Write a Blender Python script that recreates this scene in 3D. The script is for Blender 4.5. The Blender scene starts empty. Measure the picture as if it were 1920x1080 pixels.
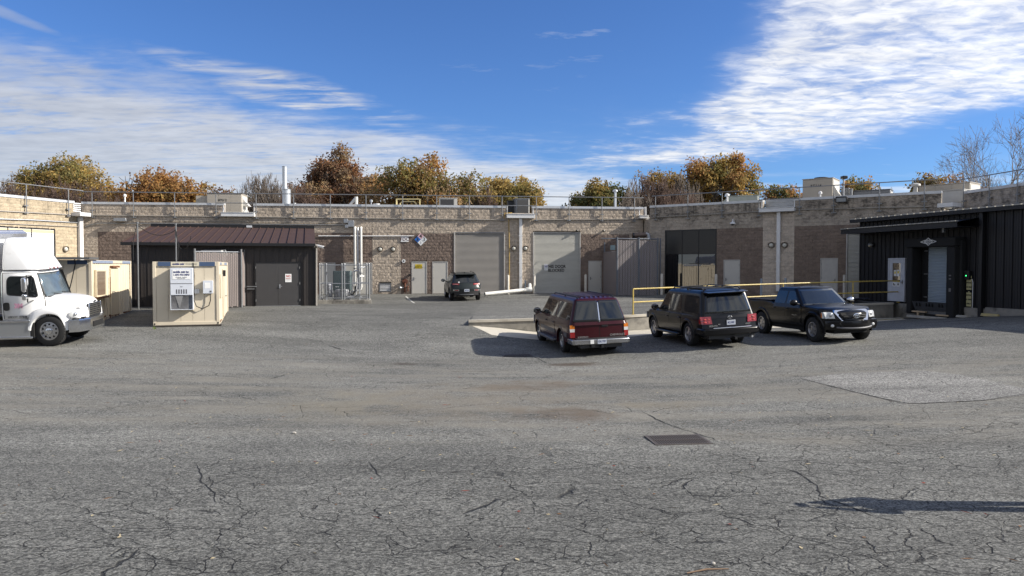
import bpy, bmesh, math, random
import numpy as np
from mathutils import Vector, Matrix, Euler
R = math.radians
random.seed(7)
rng = np.random.default_rng(7)
S = bpy.context.scene
COL = S.collection

# ------------------------------------------------------------------ camera
F, CX, CY, CAMZ = 1400.0, 960.0, 540.0, 1.8
PITCH = math.atan(40 / F)
cd = bpy.data.cameras.new('camera'); cam = bpy.data.objects.new('camera', cd); COL.objects.link(cam)
cd.sensor_width = 36; cd.lens = 36 * F / 1920; cd.clip_start = .05; cd.clip_end = 3000
cam.location = (0, 0, CAMZ); cam.rotation_euler = (R(90) - PITCH, 0, 0)
S.camera = cam

# ------------------------------------------------------------------ light
SUN_EL, SUN_AZ = R(30.0), R(94.5)          # azimuth measured from +Y towards +X
sunv = Vector((math.sin(SUN_AZ) * math.cos(SUN_EL), math.cos(SUN_AZ) * math.cos(SUN_EL), math.sin(SUN_EL)))
sl = bpy.data.lights.new('sun', 'SUN'); sl.energy = 4.6; sl.angle = R(.53); sl.color = (1, .94, .85)
sun = bpy.data.objects.new('sun', sl); COL.objects.link(sun)
sun.rotation_euler = sunv.to_track_quat('Z', 'Y').to_euler()
S.view_settings.view_transform = 'Standard'; S.view_settings.look = 'None'
S.view_settings.exposure = 0.78; S.view_settings.gamma = 1; S.view_settings.use_curve_mapping = False
S.cycles.max_bounces = 6; S.cycles.diffuse_bounces = 3; S.cycles.glossy_bounces = 3
S.cycles.sample_clamp_indirect = 4

# ------------------------------------------------------------------ node helpers
class NT:
    def __init__(s, tree): s.t = tree; s.t.nodes.clear()
    def n(s, typ, **kw):
        nd = s.t.nodes.new(typ)
        for k, v in kw.items():
            if k.startswith('i_'):
                key = k[2:]; key = int(key) if key.isdigit() else key
                nd.inputs[key].default_value = v
            else: setattr(nd, k, v)
        return nd
    def l(s, a, b): s.t.links.new(a, b)
    def val(s, x, sock):
        if hasattr(x, 'is_linked') or hasattr(x, 'links'): s.l(x, sock)
        else: sock.default_value = x
    def m(s, op, a, b=None, c=None, clamp=False):
        nd = s.n('ShaderNodeMath', operation=op, use_clamp=clamp)
        for i, x in enumerate((a, b, c)):
            if x is not None: s.val(x, nd.inputs[i])
        return nd.outputs[0]
    def vm(s, op, a, b=None):
        nd = s.n('ShaderNodeVectorMath', operation=op)
        for i, x in enumerate((a, b)):
            if x is not None: s.val(x, nd.inputs[i])
        return nd.outputs[0]
    def mr(s, x, a, b, c=0., d=1., smooth=False):
        nd = s.n('ShaderNodeMapRange', clamp=True)
        if smooth: nd.interpolation_type = 'SMOOTHSTEP'
        s.val(x, nd.inputs[0])
        for i, v in enumerate((a, b, c, d)): s.val(v, nd.inputs[i + 1])
        return nd.outputs[0]
    def mix(s, f, a, b, blend='MIX'):
        nd = s.n('ShaderNodeMix', data_type='RGBA', blend_type=blend)
        s.val(f, nd.inputs[0])
        for x, i in ((a, 6), (b, 7)):
            if isinstance(x, tuple): nd.inputs[i].default_value = (*x[:3], 1)
            else: s.l(x, nd.inputs[i])
        return nd.outputs[2]
    def noise(s, vec, scale, detail=4, rough=.55, dist=0., col=False):
        nd = s.n('ShaderNodeTexNoise'); s.l(vec, nd.inputs['Vector'])
        nd.inputs['Scale'].default_value = scale; nd.inputs['Detail'].default_value = detail
        nd.inputs['Roughness'].default_value = rough; nd.inputs['Distortion'].default_value = dist
        return nd.outputs[1 if col else 0]
    def mapping(s, vec, scale=(1, 1, 1), rot=(0, 0, 0), loc=(0, 0, 0)):
        nd = s.n('ShaderNodeMapping'); s.l(vec, nd.inputs[0])
        nd.inputs['Location'].default_value = loc; nd.inputs['Rotation'].default_value = rot; nd.inputs['Scale'].default_value = scale
        return nd.outputs[0]

# ------------------------------------------------------------------ sky
w = bpy.data.worlds.new('World'); S.world = w; w.use_nodes = True
T = NT(w.node_tree)
sky = T.n('ShaderNodeTexSky', sky_type='NISHITA', sun_disc=False)
sky.sun_elevation = SUN_EL; sky.sun_rotation = SUN_AZ; sky.altitude = 100; sky.air_density = 1.0; sky.dust_density = .25; sky.ozone_density = 2.6
geo = T.n('ShaderNodeNewGeometry')
d = T.n('ShaderNodeTexCoord').outputs['Generated']
sep = T.n('ShaderNodeSeparateXYZ'); T.l(d, sep.inputs[0])
dx, dy, dz = sep.outputs
zz = T.m('MAXIMUM', dz, .0)
px_ = T.m('DIVIDE', dx, T.m('ADD', zz, .06)); py_ = T.m('DIVIDE', dy, T.m('ADD', zz, .06))
cmb = T.n('ShaderNodeCombineXYZ'); T.l(px_, cmb.inputs[0]); T.l(py_, cmb.inputs[1])
P = cmb.outputs[0]
az = T.m('ARCTAN2', dx, dy)                      # 0 ahead, + right (radians)
el = T.m('ARCSINE', dz)
wob = T.m('SUBTRACT', T.noise(P, .9, 4, .6), .5)
wob2 = T.m('SUBTRACT', T.noise(P, 2.3, 4, .6), .5)
def lin(a, b, c):   # a*az + b*el + c
    return T.m('ADD', T.m('ADD', T.m('MULTIPLY', az, a), T.m('MULTIPLY', el, b)), c)
# altocumulus sheet low on the left: top edge falls to the right
t1 = T.m('SUBTRACT', T.m('ADD', T.m('MULTIPLY', az, -.150), .150), el)          # edge elevation as a function of azimuth, minus el
m1 = T.mr(T.m('ADD', t1, T.m('ADD', T.m('MULTIPLY', wob, .13), T.m('MULTIPLY', wob2, .05))), -.035, .045, smooth=True)
m1 = T.m('MULTIPLY', m1, T.mr(az, .26, .08, smooth=True))
# bright sheet on the right, edge rising to the right
t2 = T.m('SUBTRACT', T.m('MAXIMUM', T.m('ADD', T.m('MULTIPLY', az, .33), .148), T.m('ADD', T.m('MULTIPLY', az, 1.3), -.078)), el)
t2b = T.m('SUBTRACT', el, T.m('ADD', T.m('MULTIPLY', az, .115), .094))
m2 = T.mr(T.m('ADD', t2, T.m('ADD', T.m('MULTIPLY', wob, .20), T.m('MULTIPLY', wob2, .12))), -.05, .10, smooth=True)
m2 = T.m('MULTIPLY', m2, T.mr(T.m('ADD', az, T.m('MULTIPLY', wob, .1)), -.03, .07, smooth=True))
m2 = T.m('MULTIPLY', m2, T.mr(T.m('ADD', t2b, T.m('MULTIPLY', wob, .09)), -.015, .035, smooth=True))
m2 = T.m('MULTIPLY', m2, T.mr(T.m('ADD', T.m('SUBTRACT', az, T.m('MULTIPLY', el, .25)), T.m('MULTIPLY', wob, .25)), .86, .64, .3, 1, smooth=True))
# streak left of centre
dxs = T.m('DIVIDE', T.m('SUBTRACT', az, -.30), .16); dys = T.m('DIVIDE', T.m('SUBTRACT', T.m('ADD', el, T.m('MULTIPLY', az, .17)), .172), .022)
rr = T.m('ADD', T.m('MULTIPLY', dxs, dxs), T.m('MULTIPLY', dys, dys))
m3 = T.mr(T.m('ADD', rr, T.m('MULTIPLY', wob2, 3.)), 1.5, .1, smooth=True)
# thin streak high on the left
dxs = T.m('DIVIDE', T.m('ADD', az, .64), .085); dys = T.m('DIVIDE', T.m('SUBTRACT', T.m('ADD', el, T.m('MULTIPLY', T.m('ADD', az, .632), .28)), .283), .0055)
rr6 = T.m('ADD', T.m('MULTIPLY', dxs, dxs), T.m('MULTIPLY', dys, dys)); m6 = T.mr(T.m('ADD', rr6, T.m('MULTIPLY', wob2, 5.)), 1.6, -.4, smooth=True)
# low horizontal bank near horizon, centre-right
m4 = T.m('MULTIPLY', T.mr(T.m('ADD', el, T.m('MULTIPLY', wob, .06)), .125, .075, smooth=True), T.mr(T.noise(T.mapping(P, (.6, 1.6, 1)), 1.2, 3), .45, .62))
# ripples inside sheets
rp = T.mapping(P, (1.2, 3.2, 1), (0, 0, R(-12)))
rip = T.m('ADD', T.m('MULTIPLY', T.noise(rp, 1.5, 6, .64, .5), .62), T.m('MULTIPLY', T.noise(T.mapping(P, (2.2, 5.5, 1), (0, 0, R(-10))), 3.2, 5, .6, .4), .38))
rp2 = T.mapping(P, (1.5, 2.5, 1), (0, 0, R(-38)))
rip2 = T.m('ADD', T.m('MULTIPLY', T.noise(rp2, 1.3, 6, .62, .4), .45), T.m('MULTIPLY', T.noise(T.mapping(P, (3.6, 5.6, 1), (0, 0, R(-34))), 2.4, 5, .58, .5), .55))
c1 = T.m('MULTIPLY', m1, T.m('ADD', T.m('MULTIPLY', T.mr(T.m('ADD', rip, T.m('MULTIPLY', m1, .20)), .44, .72, smooth=True), .68), T.m('MULTIPLY', m1, .30)))
c2 = T.m('MULTIPLY', m2, T.m('ADD', T.m('MULTIPLY', T.mr(T.m('ADD', rip2, T.m('MULTIPLY', m2, .26)), .57, .88, smooth=True), .74), T.m('MULTIPLY', m2, .24)))
c3 = T.m('MULTIPLY', m3, T.mr(T.noise(T.mapping(P, (.9, 3.4, 1), (0, 0, R(-18))), 2., 6, .62, .5), .36, .66, smooth=True))
wisp = T.m('MULTIPLY', T.mr(T.noise(T.mapping(P, (1.2, 2.4, 1), (0, 0, R(-20))), 2.1, 6, .66), .60, .80), T.mr(T.noise(P, .55, 2), .50, .66))
# broken cloud added out of view, its cover raised to whiten the shade
abz = T.m('ABSOLUTE', az)
m5 = T.m('MULTIPLY', T.mr(abz, .95, 1.5, smooth=True), T.mr(T.noise(P, .8, 5, .6), .34, .50, smooth=True))
c5 = T.m('MULTIPLY', m5, T.mr(T.m('ADD', rip2, T.m('MULTIPLY', m5, .24)), .575, .80, smooth=True))
cl = T.m('MAXIMUM', T.m('MULTIPLY', c5, .9), T.m('MULTIPLY', c1, .82))
cl = T.m('MAXIMUM', cl, T.m('MULTIPLY', c2, .97))
cl = T.m('MAXIMUM', cl, T.m('MULTIPLY', c3, .85)); cl = T.m('MAXIMUM', cl, T.m('MULTIPLY', wisp, .5)); cl = T.m('MAXIMUM', cl, T.m('MULTIPLY', m4, .6)); cl = T.m('MAXIMUM', cl, T.m('MULTIPLY', m6, .3))
# cloud radiance: a touch dimmer on the left, thick parts greyer
shade = T.m('MULTIPLY', T.mr(T.noise(rp2, 1.5, 4), .3, .7, .90, 1.08), T.mr(T.m('ADD', T.m('MULTIPLY', rip, .5), T.m('MULTIPLY', rip2, .5)), .40, .60, .86, 1.06))
lr = T.mr(az, -.6, .5, .62, 1.06)
bright = T.m('MULTIPLY', shade, lr)
ccol = T.n('ShaderNodeMix', data_type='RGBA', blend_type='MULTIPLY'); ccol.inputs[0].default_value = 1
ccol.inputs[6].default_value = (7.6, 7.7, 7.9, 1); T.l(bright, ccol.inputs[7])
skyc = T.mix(1.0, sky.outputs[0], (.46, .69, 1.08), 'MULTIPLY')
full = T.mix(cl, skyc, ccol.outputs[2])
full = T.mix(T.mr(dz, 0, -.05), full, (.6, .6, .6))
bg = T.n('ShaderNodeBackground'); T.l(full, bg.inputs[0]); bg.inputs[1].default_value = .077
out = T.n('ShaderNodeOutputWorld'); T.l(bg.outputs[0], out.inputs[0])

# ------------------------------------------------------------------ materials
MATS = {}
def mat(name, col, rough=.6, metal=0., col2=None, nscale=3., namt=.5, bump=0., bscale=40., spec=None, coat=0., stretch=(1, 1, 1), dirt=None, emit=None, ior=None, world=False):
    if name in MATS: return MATS[name]
    m = bpy.data.materials.new(name); m.use_nodes = True; MATS[name] = m
    t = NT(m.node_tree); b = t.n('ShaderNodeBsdfPrincipled'); o = t.n('ShaderNodeOutputMaterial'); t.l(b.outputs[0], o.inputs[0])
    b.inputs['Roughness'].default_value = rough; b.inputs['Metallic'].default_value = metal
    if spec is not None: b.inputs['Specular IOR Level'].default_value = spec
    if ior: b.inputs['IOR'].default_value = ior
    if coat: b.inputs['Coat Weight'].default_value = coat; b.inputs['Coat Roughness'].default_value = .04
    if emit: b.inputs['Emission Color'].default_value = (*emit[:3], 1); b.inputs['Emission Strength'].default_value = emit[3]
    vec = (t.n('ShaderNodeNewGeometry').outputs['Position'] if world else t.n('ShaderNodeTexCoord').outputs['Object'])
    vec = t.mapping(vec, stretch)
    c2 = col2 or tuple(c * .72 for c in col)
    f = t.mr(t.noise(vec, nscale, 5, .6), .35, .68)
    c = t.mix(t.m('MULTIPLY', f, namt), col, c2)
    if dirt:   # (colour, amount, scale, threshold)
        f2 = t.mr(t.noise(t.mapping(vec, (1, 1, 1)), dirt[2], 6, .65), dirt[3], dirt[3] + .14)
        c = t.mix(t.m('MULTIPLY', f2, dirt[1]), c, dirt[0])
    t.l(c, b.inputs['Base Color'])
    if bump:
        bn = t.n('ShaderNodeBump'); bn.inputs['Strength'].default_value = bump; bn.inputs['Distance'].default_value = .01
        t.l(t.noise(vec, bscale, 4, .6), bn.inputs['Height']); t.l(bn.outputs[0], b.inputs['Normal'])
    return m

# ------------------------------------------------------------------ mesh builder
class MB:
    def __init__(s): s.v = []; s.f = []; s.mi = []; s.M = Matrix(); s.cur = 0
    def add(s, vs, fs):
        b = len(s.v); M = s.M
        s.v += [tuple(M @ Vector(p)) for p in vs]
        for q in fs: s.f.append([b + i for i in q]); s.mi.append(s.cur)
        return s
    def box(s, x0, x1, y0, y1, z0, z1):
        return s.add([(x0, y0, z0), (x1, y0, z0), (x1, y1, z0), (x0, y1, z0), (x0, y0, z1), (x1, y0, z1), (x1, y1, z1), (x0, y1, z1)],
                     [(0, 3, 2, 1), (4, 5, 6, 7), (0, 1, 5, 4), (1, 2, 6, 5), (2, 3, 7, 6), (3, 0, 4, 7)])
    def cbox(s, c, d): return s.box(c[0] - d[0] / 2, c[0] + d[0] / 2, c[1] - d[1] / 2, c[1] + d[1] / 2, c[2] - d[2] / 2, c[2] + d[2] / 2)
    def rbox(s, c, d, r=.02, n=2):
        """box with rounded corners seen along Y, and chamfered towards the front (-Y)"""
        hx, hz = d[0] / 2, d[2] / 2
        pts = rpoly([(-hx, -hz), (hx, -hz), (hx, hz), (-hx, hz)], r, n)
        return s.extr([(c[0] + p[0], c[2] + p[1]) for p in pts], c[1] - d[1] / 2, c[1] + d[1] / 2)
    def extr(s, pts, y0, y1):
        n = len(pts)
        return s.add([(p[0], y0, p[1]) for p in pts] + [(p[0], y1, p[1]) for p in pts],
                     [list(range(n)), list(range(2 * n - 1, n - 1, -1))] + [(i, i + n, (i + 1) % n + n, (i + 1) % n) for i in range(n)])
    def tube(s, path, r, n=8, cap=True):
        path = [Vector(p) for p in path]; rs = r if isinstance(r, (list, tuple)) else [r] * len(path)
        vs, fs = [], []; a = None
        for i, p in enumerate(path):
            t = (path[min(i + 1, len(path) - 1)] - path[max(i - 1, 0)]).normalized()
            if a is None: a = t.orthogonal().normalized()
            else:
                a = (a - t * a.dot(t)); a = a.normalized() if a.length > 1e-6 else t.orthogonal().normalized()
            b = t.cross(a)
            for k in range(n):
                q = 2 * math.pi * k / n
                vs.append(tuple(p + (a * math.cos(q) + b * math.sin(q)) * rs[i]))
        for i in range(len(path) - 1):
            for k in range(n):
                fs.append((i * n + k, i * n + (k + 1) % n, (i + 1) * n + (k + 1) % n, (i + 1) * n + k))
        if cap:
            fs.append(list(range(n))[::-1]); fs.append([(len(path) - 1) * n + k for k in range(n)])
        return s.add(vs, fs)
    def lathe(s, prof, n=24, axis='Z', c=(0, 0, 0), close=False):
        vs, fs = [], []
        for (r, h) in prof:
            for k in range(n):
                q = 2 * math.pi * k / n; x, y = r * math.cos(q), r * math.sin(q)
                p = (x, y, h) if axis == 'Z' else ((x, h, y) if axis == 'Y' else (h, x, y))
                vs.append((p[0] + c[0], p[1] + c[1], p[2] + c[2]))
        m = len(prof)
        for i in range(m if close else m - 1):
            for k in range(n):
                j = (i + 1) % m
                fs.append((i * n + k, i * n + (k + 1) % n, j * n + (k + 1) % n, j * n + k))
        if not close:
            fs.append(list(range(n))[::-1]); fs.append([(m - 1) * n + k for k in range(n)])
        return s.add(vs, fs)
    def sphere(s, c, r, n=12, m=8):
        r = r if isinstance(r, tuple) else (r, r, r)
        vs = [(c[0], c[1], c[2] - r[2])]
        for i in range(1, m):
            a = -math.pi / 2 + math.pi * i / m
            for k in range(n):
                q = 2 * math.pi * k / n
                vs.append((c[0] + r[0] * math.cos(a) * math.cos(q), c[1] + r[1] * math.cos(a) * math.sin(q), c[2] + r[2] * math.sin(a)))
        vs.append((c[0], c[1], c[2] + r[2])); fs = []
        for k in range(n): fs.append((0, 1 + (k + 1) % n, 1 + k)); fs.append((len(vs) - 1, 1 + (m - 2) * n + k, 1 + (m - 2) * n + (k + 1) % n))
        for i in range(m - 2):
            for k in range(n): fs.append((1 + i * n + k, 1 + i * n + (k + 1) % n, 1 + (i + 1) * n + (k + 1) % n, 1 + (i + 1) * n + k))
        return s.add(vs, fs)
    def grid(s, fn, nu, nv):
        vs = [fn(i / nu, j / nv) for j in range(nv + 1) for i in range(nu + 1)]
        fs = [(j * (nu + 1) + i, j * (nu + 1) + i + 1, (j + 1) * (nu + 1) + i + 1, (j + 1) * (nu + 1) + i) for j in range(nv) for i in range(nu)]
        return s.add(vs, fs)
    def mesh(s, name, mats, smooth=30, recalc=True):
        me = bpy.data.meshes.new(name); me.from_pydata(s.v, [], s.f)
        for m in (mats if isinstance(mats, (list, tuple)) else [mats]): me.materials.append(m)
        if any(s.mi): me.polygons.foreach_set('material_index', s.mi)
        if recalc:
            bm = bmesh.new(); bm.from_mesh(me); bmesh.ops.recalc_face_normals(bm, faces=bm.faces); bm.to_mesh(me); bm.free()
        if smooth:
            me.polygons.foreach_set('use_smooth', [True] * len(me.polygons)); me.set_sharp_from_angle(angle=R(smooth))
        me.update()
        return me
    def build(s, name, mats, parent=None, loc=None, rz=0, smooth=30, bevel=0., recalc=True):
        o = bpy.data.objects.new(name, s.mesh(name, mats, smooth, recalc)); COL.objects.link(o)
        if parent: o.parent = parent
        if loc is not None: o.location = loc
        o.rotation_euler = (0, 0, rz)
        if bevel:
            b = o.modifiers.new('bevel', 'BEVEL'); b.width = bevel; b.segments = 2; b.limit_method = 'ANGLE'; b.angle_limit = R(40)
        return o

def rpoly(pts, r, n=3):
    """round the corners of a 2-D polygon"""
    out = []; N = len(pts)
    rs = r if isinstance(r, (list, tuple)) else [r] * N
    for i in range(N):
        p, a, b = Vector(pts[i]), Vector(pts[i - 1]), Vector(pts[(i + 1) % N])
        da, db = a - p, b - p
        rr_ = min(rs[i], da.length * .48, db.length * .48)
        if rr_ < 1e-4: out.append(tuple(p)); continue
        A, B = p + da.normalized() * rr_, p + db.normalized() * rr_
        for k in range(n + 1):
            t = k / n; q = A * (1 - t) ** 2 + p * 2 * t * (1 - t) + B * t * t
            out.append((q.x, q.y))
    return out

def thing(name, label, cat, loc=(0, 0, 0), rz=0, group=None):
    o = bpy.data.objects.new(name, None); COL.objects.link(o); o.empty_display_size = .2
    o.location = loc; o.rotation_euler = (0, 0, rz); o['label'] = label; o['category'] = cat
    if group: o['group'] = group
    return o
def tag(o, label, cat, group=None):
    o['label'] = label; o['category'] = cat
    if group: o['group'] = group
    return o
def kind(o, k): o['kind'] = k; return o
def holder(name, parent, loc=(0, 0, 0), rz=0):
    o = bpy.data.objects.new(name, None); COL.objects.link(o); o.parent = parent; o.location = loc; o.rotation_euler = (0, 0, rz); o.empty_display_size = .1
    return o
def shared(name, me, parent, loc=(0, 0, 0), rz=0):
    o = bpy.data.objects.new(name, me); COL.objects.link(o); o.parent = parent; o.location = loc; o.rotation_euler = (0, 0, rz)
    return o
def copy_tree(o, parent=None):
    c = o.copy(); COL.objects.link(c); c.parent = parent
    for ch in list(o.children): copy_tree(ch, c)
    return c
def text(s, size, m, parent, loc, rot=(R(90), 0, 0), name='lettering', bold=0., align='CENTER', shear=0., sx=1.):
    c = bpy.data.curves.new(name, 'FONT'); c.body = s; c.size = size; c.align_x = align; c.align_y = 'CENTER'; c.extrude = .0015; c.offset = bold * size; c.shear = shear
    c.resolution_u = 3; c.materials.append(m)
    o = bpy.data.objects.new(name, c); COL.objects.link(o); o.location = loc; o.rotation_euler = rot; o.scale = (sx, 1, 1)
    if parent: o.parent = parent
    return o

# ------------------------------------------------------------------ measured geometry
def ray(px, py):
    u, v = (px - CX) / F, (CY - py) / F
    fw = math.cos(PITCH) + v * math.sin(PITCH)
    return u / fw, (v * math.cos(PITCH) - math.sin(PITCH)) / fw      # x and z per metre of y
def at(px, py, Y):
    a, b = ray(px, py); return Vector((a * Y, Y, CAMZ + b * Y))
class Wall:
    def __init__(s, p0, p1):
        s.p0, s.p1 = Vector((*p0, 0)), Vector((*p1, 0)); s.L = (s.p1 - s.p0).length
        s.u = (s.p1 - s.p0) / s.L; s.rz = math.atan2(s.u.y, s.u.x); s.nin = Vector((-s.u.y, s.u.x, 0))
    def hit(s, px, py, off=0.):
        a, b = ray(px, py); q = s.p0 - s.nin * off
        Y = q.dot(s.nin) / Vector((a, 1, 0)).dot(s.nin)
        P = Vector((a * Y, Y, CAMZ + b * Y)); return (P - s.p0).dot(s.u), P.z
    def pt(s, u, z=0., off=0.):       # off > 0: in front of the wall
        p = s.p0 + s.u * u - s.nin * off; return Vector((p.x, p.y, z))
    def U(s, px): return s.hit(px, 480)[0]
    def Z(s, px, py): return s.hit(px, py)[1]
    def rect(s, x0, x1, y0, y1, off=0.):
        u0, za = s.hit(x0, y0, off); _, zb = s.hit(x0, y1, off); u1, zc = s.hit(x1, y0, off); _, zd = s.hit(x1, y1, off)
        return u0, u1, (zb + zd) / 2, (za + zc) / 2
WA = Wall((-30.4, 36.4), (-27.05, 47.05))
WM = Wall((-27.05, 47.05), (8.99, 51.25))
WB = Wall((9.22, 50.05), (22.9, 40.33))
WC = Wall((24.35, 41.4), (25.7, 27.))
WD = Wall((18.55, 40.7), (21.2, 30.0))
PARA = 5.9

# ground heights from control points (thin-plate spline)
class TPS:
    def __init__(s, pts, lam=.02):
        a = np.array(pts, float); s.p = a[:, :2]; n = len(a)
        K = s.k(s.p, s.p) + lam * np.eye(n); Pm = np.c_[np.ones(n), s.p]
        A = np.zeros((n + 3, n + 3)); A[:n, :n] = K; A[:n, n:] = Pm; A[n:, :n] = Pm.T
        s.w = np.linalg.solve(A, np.r_[a[:, 2], 0, 0, 0])
        s.lo = s.p.min(0) - 2; s.hi = s.p.max(0) + 2
    def k(s, a, b):
        r2 = ((a[:, None] - b[None]) ** 2).sum(-1); return .5 * r2 * np.log(np.maximum(r2, 1e-12)) / 100
    def __call__(s, q):
        q = np.clip(np.atleast_2d(np.array(q, float)), s.lo, s.hi)
        n = len(s.p); return s.k(q, s.p) @ s.w[:n] + s.w[n] + q @ s.w[n + 1:]
HU = TPS([(-27, 47, 0), (-18, 48, 0), (-9, 49, 0), (0, 50, 0), (9, 51, 0), (15, 46, 0), (22, 41, 0), (-4, 45, -.2), (-10, 38.5, -.2), (-10.3, 41, -.25), (-18, 36.3, -.15), (-14, 36, -.2),
          (-1.6, 30.1, -.4), (1.5, 30.5, -.33), (5, 31, -.24), (12, 34, -.1), (18.5, 36.7, -.02), (12, 41, -.04), (3, 42, -.14), (-28, 38, -.2), (-5, 36, -.3), (3, 36, -.25)])
HL = TPS([(-16, 24.2, -.77), (-21, 24, -.8), (-12.5, 28.2, -.54), (-16.5, 28.7, -.5), (2, 25.7, -1.1), (1.3, 28.9, -1.03), (6.2, 25, -.86), (5.7, 28, -.82), (10.1, 24.7, -.68), (9.5, 27.9, -.68),
          (19.3, 36.4, -.72), (19.9, 34.1, -.55), (20.6, 30.4, -.2), (20.5, 24, -.25), (0, 12, -.98), (0, 5, -.75), (6, 9, -.9), (-8, 10, -.95), (-8, 20, -.98), (15, 16, -.6), (0, 0, -.2),
          (-18, 10, -.8), (-26, 26, -.7), (-6, 27, -.95), (10, 30.5, -.75), (14, 33, -.75), (-2.5, 29.4, -.62), (.18, 24.6, -1.15), (2.6, 11.8, -.99), (12, 5, -.6), (-12, 3, -.6)])
def sstep(a, b, x): t = np.clip((x - a) / (b - a), 0, 1); return t * t * (3 - 2 * t)
def gz(x, y):
    """height of the lower asphalt sheet"""
    q = np.c_[np.atleast_1d(x), np.atleast_1d(y)]
    w_ = sstep(26.5, 37, q[:, 1]) * sstep(1.5, -1.6, q[:, 0])
    w2 = sstep(29, 33.5, q[:, 1]) * sstep(1.5, -1.6, q[:, 0]) * sstep(-8, -2, q[:, 0])
    w_ = np.maximum(w_, w2)
    return HU(q) * w_ + HL(q) * (1 - w_)
def g(x, y): return float(gz(x, y)[0])
def hu(x, y): return float(HU([(x, y)])[0])
def on_ground(px, py):
    """point of the lower asphalt under a pixel"""
    Y = 25.
    for _ in range(40):
        a, b = ray(px, py); Y += .5 * ((CAMZ - g(a * Y, Y)) / -b - Y)
    return Vector((a * Y, Y, g(a * Y, Y)))
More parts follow.
